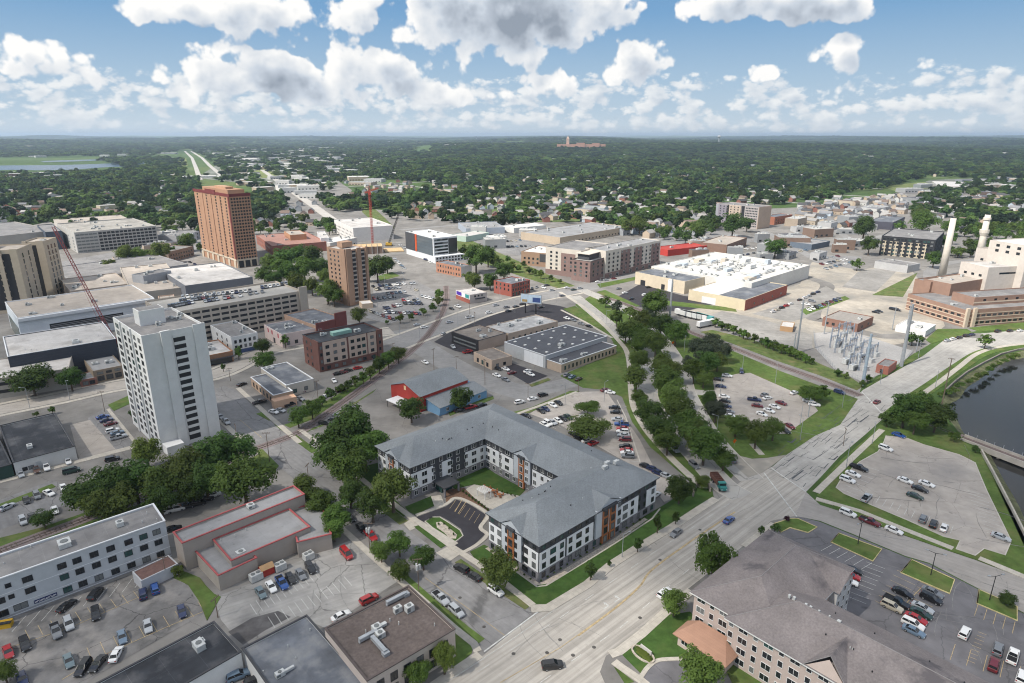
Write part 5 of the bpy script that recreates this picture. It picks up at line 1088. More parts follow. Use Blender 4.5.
b=Block('food_plant','yellowish front wing with half white, half black roof and brick side','factory',(691,289),(745.5,300),(787.5,284.8),7.2,(.58,.5,.36),'white',.5,None,122,units=1)
mb=MB(); mb.box(-b.Lx/2+.35,b.Lx/2-.35,-b.Ly/2+.35,-.02*b.Ly,6.72,6.78,0); b.p('dark_roof',mb,roofmat('slate')); b.panel('brick_side','R',0,1,.05,7.0,M('brick_red',0),.1); b.panel('loading_door','L',.25,.5,.1,4.5,cl,.08); b.grid('R',1,4,2,1.5,2,3,.1,.95,'n',.11).done()
mb=None
# power station
ps=thing('power_station','cream and brown brick power station with stepped boiler house','power station',tuple(G(985,318))+(0,),0); CRM=(.56,.51,.46)
m_pb=M('brick_station',(.29,.185,.14),.85,.06,.4); m_pt=M('band_cream',(.55,.45,.35),.8,.05)
pw=[]
def ps_block(A,B_,C,h,wall,roof,un=0,seed=0,grid=None,z0=0):
    b=Block('x',None,None,A,B_,C,h,wall,roof,.6,None,seed,parent=ps,units=un,z0=z0)
    for g in grid or (): b.grid(*g)
    pw.extend(b.win); b.win=[]; return b
ps_block((962,261.5),(989,267.5),(1030,265.5),26,CRM,'pale',2,130,[('L',2,3,2.2,1.6,14,5,.1,.9,'n'),('R',1,1,14,1.2,21,5,.1,.9,'n')])
ps_block((988,247),(1016,254.5),(1060,252),33,CRM,'beige',2,131,[('L',3,4,2.2,1.6,14,5.5,.1,.9,'n'),('R',1,1,16,1.2,27,5,.05,.9,'n')])
ps_block((1005,239),(1030,246),(1075,243),40,CRM,'white',1,132,[('L',2,3,2.4,1.8,33,3.4,.1,.9,'n')])
ps_block((917,278.5),(931,282),(953,279),17,m_pb,'mid',1,133,[('R',1,2,2,2,8,4,.1,.9,'n')])
ps_block((945,275.5),(951.5,284),(986,278.5),17.8,m_pb,'beige',2,134)
b=ps_block((931,281),(946,287),(972,284),11.5,m_pb,'mid',2,137)
b=ps_block((899.5,294),(966,310),(1066,303),10.5,m_pb,'mid',6,135); 
b.grid('L',2,9,2.6,1.35,1.5,4.3,.04,.96,'n').grid('R',2,16,2.8,1.35,1.5,4.3,.1,.98,'n'); pw.extend(b.win)
for z in (.9,3.1,5.2,7.6): b.bands('L',1,z,3,.45,m_pt,.08); b.bands('R',1,z,3,.45,m_pt,.08)
b.panel('entrance_frame','R',.0,.03,.05,11.5,m_pt,1.2); b.panel('entrance_frame','R',.07,.1,.05,11.5,m_pt,1.2)
b=ps_block((946.5,292),(975,297.5),(1070,291.5),15,m_pb,'mid',4,136); b.bands('R',1,11.3,3,.8,m_pt,.08); b.grid('R',1,8,2,1.2,12.4,3,.05,.95,'n'); pw.extend(b.win)
add_windows(ps,pw,random.Random(8))
m_chim=M('chimney_cream',(.62,.57,.5),.8,.06,.3)
for (px,py),h,r0,r1,lab,ring_ in (((941.5,277),46.5,2.9,2.0,'slender plain cream chimney left of the collared one',False),((977.3,263.5),42.5,3.0,2.2,'cream chimney with wide collar halfway up',True)):
    p=G(px,py); c=thing('chimney',lab,'chimney',(p.x,p.y,0)); mb=MB(); mb.tube((0,0,0),(0,0,h),r0,r1,n=20); part('shaft',mb,m_chim,c,True)
    mb=MB(); mb.tube((0,0,h-.02),(0,0,h+.5),r1*.75,n=16); part('flue',mb,m_blackm,c)
    if ring_:
        mb=MB(); mb.tube((0,0,h*.58),(0,0,h*.64),2.8,3.7,n=20); mb.tube((0,0,h*.64),(0,0,h*.7),3.7,3.7,n=20); part('collar',mb,m_chim,c); mb=MB(); mb.tube((0,0,h*.9),(0,0,h*.94),3.0,3.0,n=20); part('collar',mb,m_chim,c)
b=Block('brick_building','single-storey brown brick works building alone on the sandy yard','brick building',(824,316.8),(858,324),(873.7,316.5),5.2,(.23,.13,.1),M('roof_grey_brown',(.27,.25,.23),.9,.12),.4,None,140,units=1); b.grid('L',1,5,1.5,1.4,1.5,3,.05,.95,'d').grid('R',1,2,1.5,1.4,1.5,3,.1,.9,'d').done()
b=Block('brick_building','small red brick control house beside the substation','brick building',(880,362),(889,367),(897.3,361),4.2,(.3,.12,.09),'mid',.3,None,141); b.panel('door','L',.35,.6,.05,2.3,m_blackm,.06); b.done()
b=Block('shed_building','tiny orange-brown shed on the bare yard','shed',(781,324.5),(793,327.5),(795,322.5),3,(.35,.22,.12),'pale',.2,None,142); b.done()
b=Block('shed_building','white tank shed with dark fence beside the power station lawn','shed',(893,327),(926,331),(936,324.5),3.6,(.6,.6,.6),'white',.3,None,143,units=4); b.done()
# ================================================================ VEHICLES
PAINT = {}
def paint(c):
    tab = {'white':(.72,.72,.71),'silver':(.38,.4,.42),'grey':(.16,.17,.185),'black':(.012,.012,.014),'red':(.34,.018,.02),'dark red':(.13,.015,.02),'blue':(.02,.07,.25),'dark blue':(.015,.025,.08),'teal grey':(.12,.17,.19),'blue grey':(.13,.19,.26),'beige':(.42,.38,.3),'dark green':(.02,.045,.035),'brown':(.11,.06,.045)}
    if c not in PAINT: PAINT[c] = M('paint_'+c.replace(' ','_'), tab[c], .3, 0, 1, 0, spec=.5, coat=.6)
    return PAINT[c]
m_cglass = M('car_glass', (.015,.018,.022), .08, 0, 1, 0, spec=.7)
m_lamp = M('headlight_glass', (.7,.72,.72), .15, 0, 1, 0); m_tail = M('taillight_red', (.3,.01,.01), .3, 0, 1, 0); m_rim = M('wheel_rim', (.4,.4,.41), .35, 0, 1, 0, metal=.6)
SHAPE = {  # lower body sections, cabin (bottom x0,x1, roof x0,x1, z0, z1), wheel x, half width
 'sedan': ([(-2.35,.4,.8,.72),(-2.2,.25,.98,.86),(-1.2,.2,1.02,.9),(.9,.2,.98,.9),(1.9,.22,.84,.87),(2.3,.28,.7,.76),(2.38,.38,.6,.68)], (-1.75,1.05,-1.0,.25,.96,1.45), (-1.38,1.42), .9),
 'suv':   ([(-2.35,.45,1.05,.8),(-2.28,.3,1.15,.9),(-1.2,.25,1.16,.94),(.9,.25,1.12,.94),(1.9,.28,1.02,.9),(2.3,.32,.85,.82),(2.38,.42,.7,.75)], (-2.25,1.15,-2.0,.3,1.1,1.72), (-1.4,1.45), .94),
 'pickup':([(-2.9,.5,1.02,.88),(-2.85,.4,1.08,.95),(-1.0,.35,1.1,.97),(1.0,.35,1.15,.97),(2.3,.38,1.08,.94),(2.75,.42,.9,.86),(2.85,.5,.75,.8)], (-.75,1.25,-.5,.5,1.1,1.85), (-1.75,1.8), .97),
 'van':   ([(-2.6,.45,1.2,.92),(-2.55,.3,1.3,.98),(0,.25,1.3,1.0),(1.4,.25,1.25,.98),(2.3,.3,1.05,.92),(2.55,.4,.8,.82)], (-2.52,1.75,-2.4,.8,1.25,2.05), (-1.55,1.6), .98),
}
CARM = {}
def car_parts(kind):
    if kind in CARM: return CARM[kind]
    secs, (b0,b1,r0,r1,z0,z1), wx, hw = SHAPE[kind]; d = {}
    mb = MB(); mb.loft(secs); wb, wr = hw*.88, hw*.7
    mb.poly([(r0-.06,-wr,z1),(r1+.06,-wr,z1),(r1+.06,wr,z1),(r0-.06,wr,z1)]); mb.poly([(r0-.06,-wr,z1-.07),(r1+.06,-wr,z1-.07),(r1+.06,-wr,z1),(r0-.06,-wr,z1)]); mb.poly([(r1+.06,wr,z1-.07),(r0-.06,wr,z1-.07),(r0-.06,wr,z1),(r1+.06,wr,z1)])
    mb.poly([(r1+.06,-wr,z1-.07),(r1+.06,wr,z1-.07),(r1+.06,wr,z1),(r1+.06,-wr,z1)]); mb.poly([(r0-.06,wr,z1-.07),(r0-.06,-wr,z1-.07),(r0-.06,-wr,z1),(r0-.06,wr,z1)])
    for s in (-1,1):   # roof pillars
        for (xa,xb) in ((b0,r0),(b1,r1),((b0+b1)/2,(r0+r1)/2)): mb.tube((xa,s*(wb+.01),z0),(xb,s*(wr+.01),z1-.03),.05,n=4)
    if kind=='pickup':
        mb.box(-2.75,-.85,-.93,-.84,1.05,1.2,0); mb.box(-2.75,-.85,.84,.93,1.05,1.2,0); mb.box(-2.86,-2.76,-.9,.9,1.05,1.2,0)
        mb.poly([(-2.76,-.84,1.125),(-.85,-.84,1.125),(-.85,.84,1.125),(-2.76,.84,1.125)],2)
    d['body'] = mb
    mb = MB(); B=[(b0,-wb,z0-.03),(b1,-wb,z0-.03),(b1,wb,z0-.03),(b0,wb,z0-.03)]; R=[(r0,-wr+.02,z1-.04),(r1,-wr+.02,z1-.04),(r1,wr-.02,z1-.04),(r0,wr-.02,z1-.04)]
    for k in range(4): j=(k+1)%4; mb.poly([B[k],B[j],R[j],R[k]],1)
    d['cabin_glass'] = mb
    W=[]
    for x in wx:
        for s in (-1,1): W.append((x,s))
    d['wheels'] = W; d['hw']=hw; d['front']=secs[-1][0]; d['rear']=secs[0][0]; d['zl']=secs[-1][2]; d['zr']=secs[0][2]
    CARM[kind]=d; return d
def wheel_mb(mb, x, y, s, r=.34):
    mb.tube((x,y-.11,r),(x,y+.11,r),r,n=12,mi=2); mb.tube((x,y+.112*s,r),(x,y+.125*s,r),r*.6,n=8,mi=3)
MESHES = {}
def car_mesh(kind, what):
    k=(kind,what)
    if k in MESHES: return MESHES[k]
    d=car_parts(kind); mats=[paint('white'), m_cglass, m_black, m_rim, m_lamp, m_tail]
    if what=='all':
        mb=MB()
        for q in ('body','cabin_glass'):
            n=len(mb.v); mb.v+=d[q].v; mb.f+=[tuple(i+n for i in f) for f in d[q].f]; mb.m+=d[q].m
        for x,s in d['wheels']: wheel_mb(mb,x,s*(d['hw']-.1),s)
        lamps(mb,d,0); me=mb.mesh('car',mats)
    elif what in ('body','cabin_glass'): me=d[what].mesh(what,mats)
    elif what[0]=='wheel':
        mb=MB(); x,s=d['wheels'][what[1]]; wheel_mb(mb,0,0,s); me=mb.mesh('wheel',mats)
    elif what[0]=='headlight': mb=MB(); mb.box(-.06,.05,-.16,.16,-.09,.08,4,True); me=mb.mesh('headlight',mats)
    else: mb=MB(); mb.box(-.05,.06,-.14,.14,-.1,.1,5,True); me=mb.mesh('taillight',mats)
    MESHES[k]=me; return me
def lamps(mb,d,_):
    for s in (-1,1):
        y=s*(d['hw']-.28); mb.box(d['front']-.1,d['front']+.03,y-.16,y+.16,d['zl']-.12,d['zl']+.05,4,True); mb.box(d['rear']-.04,d['rear']+.08,y-.14,y+.14,d['zr']-.2,d['zr'],5,True)
NAME = {'sedan':'sedan','suv':'suv','pickup':'pickup_truck','van':'van'}
CARS = []
def car(px, py, col, kind, axis, z=0.0, zref=.7):
    p = G(px,py,z+zref); return dict(p=p, z=z, col=col, kind=kind, a=hdg(px,py,axis,z+zref), px=(px,py))
ALLC=[]
def place(c, label, group): ALLC.append((c,label,group))
def place_now(c, label, group):
    near = mpp(*c['px']) < .33 and c['z']==0; kind=c['kind']; loc=(c['p'].x,c['p'].y,c['z']+(.16 if c.get('lift') else .075))
    if near:
        t=thing('parked_'+NAME[kind],label,{'suv':'car','sedan':'car','pickup':'pickup truck','van':'van'}[kind],loc,c['a'],group); d=car_parts(kind)
        b=link('body',car_mesh(kind,'body'),t); b.material_slots[0].link='OBJECT'; b.material_slots[0].material=paint(c['col'])
        link('cabin_glass',car_mesh(kind,'cabin_glass'),t)
        for i,(x,s) in enumerate(d['wheels']): link('wheel',car_mesh(kind,('wheel',i)),t,(x,s*(d['hw']-.1),.0))
        for s in (-1,1):
            link('headlight',car_mesh(kind,('headlight',)),t,(d['front']-.05,s*(d['hw']-.28),d['zl']-.04)); link('taillight',car_mesh(kind,('taillight',)),t,(d['rear'],s*(d['hw']-.28),d['zr']-.1))
        return t
    o=link('parked_'+NAME[kind],car_mesh(kind,'all'),None,loc,c['a']); o.material_slots[0].link='OBJECT'; o.material_slots[0].material=paint(c['col'])
    return tag(o,label,{'suv':'car','sedan':'car','pickup':'pickup truck','van':'van'}[kind],group)
KN={'suv':'SUV','sedan':'sedan','pickup':'pickup','van':'van'}
def lot(where, axis, items, end='from the left', z=0.0, lift=False):
    """items: (px, py, colour, kind[, axis])"""
    cs=[car(i[0],i[1],i[2],i[3],i[4] if len(i)>4 else axis,z) for i in items]
    for c in cs: c['lift']=lift
    cnt={}
    for c in cs: cnt.setdefault((c['col'],c['kind']),[]).append(c)
    for k,l in cnt.items(): l.sort(key=lambda c:c['px'][0] + .2*c['px'][1])
    for c in cs:
        l=cnt[(c['col'],c['kind'])]; base=c['col']+' '+KN[c['kind']]
        if len(l)==1: lab=base+' '+where
        else:
            others=[q for q in cs if q is not c]; nb=min(others,key=lambda q:(q['p']-c['p']).length); nd=nb['col']+' '+KN[nb['kind']]
            same=[q for q in l if q is not c and (lambda n: n['col']+' '+KN[n['kind']])(min([r for r in cs if r is not q],key=lambda r:(r['p']-q['p']).length))==nd]
            if not same and (nb['col'],nb['kind'])!=(c['col'],c['kind']) : lab='%s next to the %s, %s'%(base,nd,where)
            elif len(l)==2 and len(cs)<12: lab='%s of the two %ss %s'%(x) if False else '%s of two %s %ss %s, %s'%('first' if l[0] is c else 'second',c['col'],KN[c['kind']],where,end)
            else: lab='%s %s %s %s'%(ordw(l.index(c)),base,end,where)
        place(c,lab,'vehicles '+where)
    return cs
S,U,P_,V_='sedan','suv','pickup','van'
lot('in the patchy hotel car park',(30,90),[(8,651.6,'red',S),(25,644,'black',U),(56,631,'grey',P_),(68.7,623.7,'silver',U),(95.6,613.7,'black',U,(10,80)),(143,593.8,'dark blue',U,(-10,-80)),(155,588.4,'blue',U,(-15,-60)),(181.7,611,'dark blue',S,(20,80)),(147.8,625.7,'silver',S,(15,80)),(122,636.6,'blue grey',S,(18,80)),(116,654,'white',S,(45,-90)),(98,663,'black',S,(-60,80)),(83,667.5,'black',U,(-50,75)),(68.7,660.5,'teal grey',S),(22,678.5,'dark blue',S),(66.7,605.4,'black',S,(60,-45)),(95.6,593.8,'black',U,(50,-60))])
lot('in the alley below the white wall',(110,-45),[(238,675.5,'blue grey',U),(256,681,'black',U)])
lot('in front of the red-trimmed building',(35,52),[(260.8,592.4,'teal grey',S),(271,586.4,'white',S),(282,582.9,'blue',P_),(290.6,577.9,'black',S),(300.6,573.9,'grey',S),(310.6,567.9,'black',U),(346.5,554,'red',V_,(55,60)),(369,599,'red',U,(60,-30)),(341,615.7,'white',S,(60,-30))])
lot('parked along the kerb of the side street',(80,72),[(440.9,598.4,'silver',P_),(456.4,611,'silver',U),(461.4,568.5,'black',U,(-80,-45)),(473.7,575.9,'black',S,(-80,-50)),(495.6,590.4,'white',U,(80,55)),(371,535.6,'red',P_,(45,48)),(361.4,527.6,'black',S,(45,45)),(350,517.6,'black',S,(45,45))])
lot('driving on the wide concrete main road',(60,-45),[(552.4,665,'black',U,(90,-12)),(676,532.6,'grey',S,(-60,46)),(729,519.6,'blue',S),(664.8,593,'white',U),(877,401.6,'dark red',S,(30,-18))])
lot('driving on the tree-lined parkway',(45,38),[(694,465,'grey',U),(674.7,449,'silver',S),(731,459,'grey',P_,(-45,-45))])
lot('on the street beside the river car park',(80,32),[(848,513,'white',U),(870,521.6,'dark red',P_),(894,530,'white',S)])
lot('in the river car park',(75,27),[(898.7,435,'blue',S),(885.7,448.5,'white',U),(859,468,'black',P_),(852.9,474,'white',S),(847.5,479.8,'white',U),(866.4,498,'silver',P_,(40,-42)),(905,480.4,'white',S),(926.6,483.8,'white',S),(920,489,'black',S),(915,496,'dark green',S),(923,519,'grey',U,(22,-50)),(933.5,524,'black',U,(22,-50)),(944,527.6,'white',S,(22,-50)),(1000.9,537,'silver',S,(85,32))],lift=True)
lot('in the dark car park behind the residence',(95,45),[(902.7,592.4,'black',S),(896.7,601.8,'black',P_),(892,606.5,'beige',U),(932.5,592,'grey',S),(931,598.5,'black',U),(922.6,607.4,'silver',S),(921,613,'dark green',S),(916,618.2,'red',S),(913,624,'white',U),(913.6,630.7,'blue grey',S),(964.8,632.7,'white',U,(40,-75)),(997.9,649,'grey',U,(15,-60)),(993.7,664.5,'dark red',U,(15,-60)),(1013,656,'white',P_,(20,-65)),(1022,677,'white',U,(20,-60)),(852.5,570,'black',S,(50,16)),(850.5,575.5,'red',S,(50,16)),(848,581,'white',S,(50,16))])
lot('in the car park between railway and parkway',(45,6),[(741.5,371.4,'dark blue',U,(3,30)),(727,375.5,'white',S),(718.6,379.4,'black',S),(721,386.3,'dark blue',S),(724,396.5,'white',S),(725,401,'black',S),(726,406,'dark blue',S),(728.5,411.5,'grey',S),(730.5,416,'white',S),(754.4,399.6,'dark blue',P_),(764.4,394.6,'grey',S,(45,-20)),(767.4,398,'white',S,(45,-10)),(757.4,405.6,'dark red',S),(761.8,414,'white',S,(45,16)),(769,410.6,'white',S,(45,14)),(774.4,406.6,'white',S,(45,14)),(781.3,403,'dark red',S,(45,14)),(789.9,426,'dark red',S,(45,28)),(785.5,430.7,'black',S,(45,28)),(794.3,392.7,'white',S,(45,-15)),(808.2,400.6,'white',S),(814.2,404.5,'white',U)],lift=True)
lot('at the end of the railway bed beside the road',(45,14),[(839.5,392,'dark blue',U)])
lot('in the apartment car park',(55,32),[(541,410.5,'black',S),(545.5,408.6,'dark blue',S),(552.8,404.8,'white',S),(558.6,402.6,'black',S),(544.4,424.4,'white',S),(548,423,'white',U),(552.5,422,'silver',S),(558,420.4,'white',S),(563,418.2,'black',S),(568,416.6,'dark green',S),(584,417,'white',S,(100,18)),(574,434,'black',S,(90,40)),(579,437.5,'black',U,(90,40)),(587,440.2,'white',S,(80,-30)),(593.5,442.8,'red',S,(80,-30))])
lot('in the column along the green slope',(-110,-6),[(614.3,407.3,'black',S),(615.8,412,'black',S),(617.5,419,'silver',S),(621.5,424,'blue',P_),(622.4,428.2,'red',S),(622.6,431.6,'white',U),(623.5,435,'silver',S),(625,439.3,'dark red',U),(625.4,446,'black',S),(626.4,449.8,'red',S),(627,452.4,'white',S),(628,456,'grey',U)])
lot('behind the far corner of the apartments',(90,36),[(644,487,'silver',S,(30,-22)),(653,469,'dark blue',S),(658.5,472.5,'dark blue',S),(666,475.5,'silver',S),(646,466,'black',S),(655,494.5,'white',S,(60,-35))])
lot('on the street between barn and warehouse',(55,-13),[(519.5,402,'white',U),(532.5,398.6,'white',S),(542.9,394.7,'black',U),(526,415.5,'black',S,(40,14)),(470.7,407,'red',P_),(481.7,404.6,'black',S),(459,410,'black',S),(496.6,375,'white',S,(50,18)),(505.6,379.3,'grey',S,(50,22))])
lot('in the little dark lot by the tan shop',(40,15),[(497.6,368.4,'black',S),(505.6,368.8,'white',S),(512,372.5,'dark red',S,(40,-10)),(527.5,370.8,'white',S,(40,-14)),(530.5,374,'white',S)])
lot('by the brown-roofed corner shop',(30,-8),[(467.8,351.6,'red',P_),(453,346.5,'silver',S,(20,20)),(443,333.5,'silver',S,(20,-15)),(425,362,'white',S,(30,14))])
lot('near the green field',(40,-22),[(566.8,374.7,'grey',S),(572,376.5,'blue grey',S),(578.7,378.7,'black',S),(605,389.7,'dark red',S,(40,-10)),(610,392,'white',S,(40,6)),(567,318,'white',S,(42,12)),(573,319.9,'grey',S,(42,12)),(581,323.5,'grey',S,(42,12)),(589,326,'black',S,(42,12))])
lot('driving along the broad avenue',(40,-7),[(469.8,317,'white',P_),(488.7,312.6,'white',U),(449.4,322,'silver',S),(417,324.5,'silver',S),(424,327,'white',S),(495.8,305,'silver',S),(506.5,307,'grey',S),(516,306.5,'black',S),(522.5,303.8,'black',S),(508.5,310.8,'black',S),(531,303,'dark blue',S),(541,307,'black',S),(562.3,295.8,'grey',U)])
lot('at the junction below the beige apartments',(30,-4),[(573.7,289.5,'dark green',S),(567,287.5,'white',S),(536.6,287,'grey',S,(-5,10)),(532,288.5,'black',S,(-5,10)),(543.5,287.5,'white',U,(20,6)),(547,285,'black',S),(552,290,'silver',S),(580,288,'silver',S),(598,281.5,'white',S),(606,279.8,'silver',S),(614,278.3,'dark red',S)])
lot('outside the shop with the posters',(14,5),[(458,306.5,'white',P_),(451.5,308.5,'black',S)])
rc=random.Random(12)
def rowcars(p0,p1,n,skip=.12):
    out=[]
    for k in range(n):
        if rc.random()<skip: continue
        t=k/(n-1); out.append((p0[0]+(p1[0]-p0[0])*t+rc.uniform(-.25,.25), p0[1]+(p1[1]-p0[1])*t, rc.choices(['white','silver','grey','black','dark blue','red','blue grey','dark red','beige'],[22,20,16,20,8,6,5,4,3])[0], rc.choices([S,U,P_],[5,4,1.3])[0]))
    return out
big=[]
for a,b_,n in (((373,286.2),(414,283.0),13),((376,289.4),(399,287.5),8),((388,293.4),(420,289.4),9),((374,298.6),(394,296.5),5),((405,303.2),(421,303.6),6),((382,308.5),(400,305),7),((385,312),(419,313.5),10),((371,311.4),(393,319),8),((422,296),(433,299),4),((404,300.4),(418,300),5)): big+=rowcars(a,b_,n)
lot('in the big central car park',(18,11),big)
top=[]
for a,b_,n in (((170,306.5),(192,302.0),8),((174,302.2),(214,296.2),12),((183,297.2),(250,290.6),16),((205,300.8),(240,295.4),10),((250,293.5),(262,291.5),3),((262,287.5),(286,283.6),7)): top+=rowcars(a,b_,n,.08)
lot('on the top deck of the long ramp',(6,9),top,z=18.55)
lot('in the row below the food plant',(18,-4),rowcars((773,311.5),(818,291.8),11),lift=False)
lot('along the sandy yard strip',(18,9),rowcars((809,309.7),(839,299),9,.05))
lot('in the lot left of the black apartments',(16,5),rowcars((822,264),(846,259),7,.05)+rowcars((826,268.5),(850,262.5),6,.05)+rowcars((815,259.5),(838,256),5,.05))
lot('by the power station lawn',(30,-7),[(947.5,340.4,'silver',S),(953,338.8,'white',S),(959.4,337.4,'black',S),(966.4,335.6,'black',U),(972,334.4,'dark blue',S),(998,331.2,'black',U),(1010,330.6,'black',S),(1020,330.4,'white',S)])
lot('in front of the cream plant wing',(30,-5),[(625,292.6,'white',S),(632,298.6,'black',S),(645,294.8,'white',U),(648.5,287,'black',S),(619,288.5,'grey',S)])
lot('in the scrap yard behind the white office',(12,4),rowcars((478,238),(500,236),6)+rowcars((486,243),(520,240),9)+rowcars((500,247),(530,246),8))
lot('in the lots below the residential slab',(14,3),rowcars((700,234),(712,240),4)+rowcars((735,250),(775,246),8)+rowcars((780,255),(806,250),6)+rowcars((860,240),(880,246),4))
lot('behind the mall garages',(12,4),rowcars((100,266),(150,258),12)+rowcars((150,262),(185,256),10)+rowcars((165,256),(190,252),7)+rowcars((190,262),(205,268),4))
lot('around the building site crane',(12,3),rowcars((400,245),(430,262),8)+rowcars((392,256),(404,268),6)+rowcars((335,246),(352,252),5)+rowcars((470,226),(500,222),8)+rowcars((505,219),(545,217),9))
lot('along the far shopping street',(14,-3),rowcars((700,262),(790,247),16)+rowcars((800,240),(870,228),14)+rowcars((640,276),(720,262),9)+rowcars((820,222),(880,214),12))
lot('by the two chimneys yard',(16,3),rowcars((806,304),(812,301),2,0)+[(893,309,'black',U),(897,309.8,'black',U),(876,312,'black',S),(879,311,'black',S)])
lot('in the white building forecourt',(20,50),[(20.9,473.8,'silver',S),(36.3,469.4,'brown',P_),(46.4,467,'white',P_),(68,460.9,'white',S),(112.5,458.9,'black',U,(60,-12)),(71.7,470.8,'dark green',V_,(60,-14))])
lot('on the lot above the railway verge',(25,60),[(7,506.7,'silver',S,(40,-20)),(26.3,499.7,'black',S),(36.9,495.3,'grey',U),(48.8,492.7,'white',S,(40,20)),(63.3,487.4,'white',S),(22.9,520.6,'silver',U),(31.9,516.7,'black',S),(54.8,510,'white',S)])
lot('behind the red-trimmed building',(50,-12),[(164,512,'white',S),(175.7,509,'white',V_),(187,506,'black',S),(197.6,503.3,'black',U),(213,494.7,'white',U),(206,498.9,'black',S),(173,528.6,'black',S)])
lot('in the small lot left of the white tower',(50,-13),[(102.6,416.6,'blue',S),(106.4,420,'dark blue',S),(110.6,423.4,'dark red',S),(112.5,430.5,'white',U),(117,432.5,'blue grey',S),(118.5,437,'silver',P_)])
lot('along the kerb right of the white tower',(38,34),[(215,411,'black',S),(220.5,416.5,'grey',S),(226,421.5,'silver',P_)])
lot('around the small bank with peach canopy',(40,12),[(241.8,384,'black',S,(35,-12)),(259.8,402,'black',P_,(55,-15)),(302,390,'dark red',S),(300,398.5,'grey',S),(290.7,404,'black',P_,(60,-20)),(280.7,410,'silver',S),(273.7,411.5,'white',S),(325.5,396,'white',S,(30,-16)),(340.5,390,'black',U,(40,-14))])
lot('in front of the tan and brown inn',(30,-6),[(338,373.4,'black',S),(343,372,'dark red',S),(347.8,370.3,'black',S),(357.8,367.8,'red',S,(40,-8)),(333.9,380.3,'white',S,(10,14))])
lot('on the lot beside the curving tracks',(50,5),[(326,423,'black',P_),(333.5,419.4,'black',S),(337.8,415.4,'grey',S),(352.4,408.6,'black',S)])
ALLC.sort(key=lambda q:mpp(*q[0]['px'])+(.25 if q[0]['z'] else 0))
for q in ALLC[:298]: place_now(*q)
mb=MB(); mats=[m_cglass,m_black,m_rim,m_lamp,m_tail]; mi={}
for c,_,_ in ALLC[298:]:
    pm=paint(c['col'])
    if pm not in mats: mats.append(pm)
    d=car_parts(c['kind']); T=Matrix.Translation((c['p'].x,c['p'].y,c['z']+.07)) @ Matrix.Rotation(c['a'],4,'Z'); t2=MB()
    for q in ('body','cabin_glass'):
        n=len(t2.v); t2.v+=d[q].v; t2.f+=[tuple(i+n for i in f) for f in d[q].f]; t2.m+=d[q].m
    for x,s_ in d['wheels']: wheel_mb(t2,x,s_*(d['hw']-.1),s_)
    n=len(mb.v); mb.v+=[tuple(T @ Vector(v)) for v in t2.v]; mb.f+=[tuple(i+n for i in f) for f in t2.f]; mb.m+=[(mats.index(pm) if m==0 else m-1) for m in t2.m]
if mb.f: o=link('far_parked_cars',mb.mesh('far_parked_cars',mats)); tag(o,'many small parked cars far off on the ramp deck and open lots',None,None,'stuff')
print('vehicles',len(ALLC))
# trucks
def wheels(par, xs, y, r=.5):
    for x in xs:
        for s in (-1,1):
            mb=MB(); mb.tube((x,s*y-.18,r),(x,s*y+.18,r),r,n=14); mb.tube((x,s*(y+.185),r),(x,s*(y+.2),r),r*.5,n=8,mi=1); part('wheel',mb,[m_black,m_rim],par)
p=G(718.6,482.5,1.2); t=thing('dump_truck','dump truck with teal cab and rust-brown bed waiting at the junction','dump truck',(p.x,p.y,.1),hdg(718.6,482,(70,92)))
teal=M('paint_teal',(.04,.2,.19),.4,.05); rust=M('bed_rust',(.14,.07,.055),.8,.25,2)
mb=MB(); mb.box(1.9,3.3,-1.15,1.15,.8,2.75,0,True); mb.box(3.3,4.6,-1.0,1.0,.8,1.75,0,True); part('cab',mb,teal,t)
mb=MB(); mb.poly([(3.32,-1.05,1.85),(3.32,1.05,1.85),(3.32,1.05,2.6),(3.32,-1.05,2.6)]); mb.poly([(2.2,-1.17,1.85),(3.1,-1.17,1.85),(3.1,-1.17,2.55),(2.2,-1.17,2.55)]); mb.poly([(3.1,1.17,1.85),(2.2,1.17,1.85),(2.2,1.17,2.55),(3.1,1.17,2.55)]); part('cab_glass',mb,m_cglass,t)
mb=MB(); mb.box(-4.4,1.7,-1.25,1.25,1.15,1.3,0,True)
for a in ((-4.4,1.7,-1.25,-1.15),(-4.4,1.7,1.15,1.25),(1.6,1.7,-1.15,1.15),(-4.4,-4.3,-1.15,1.15)): mb.box(a[0],a[1],a[2],a[3],1.3,2.6,0)
for x in (-3.2,-2,-.8,.4): mb.box(x-.08,x+.08,-1.32,1.32,1.2,2.5,0)
part('dump_bed',mb,rust,t); mb=MB(); mb.box(-4.2,4.4,-.5,.5,.7,1.1,0,True); part('chassis',mb,m_blackm,t); wheels(t,(-3.3,-2.0,3.4),1.02)
for s in (-1,1):
    mb=MB(); mb.box(4.55,4.65,s*.75-.15,s*.75+.15,1.0,1.25,0,True); part('headlight',mb,m_lamp,t)
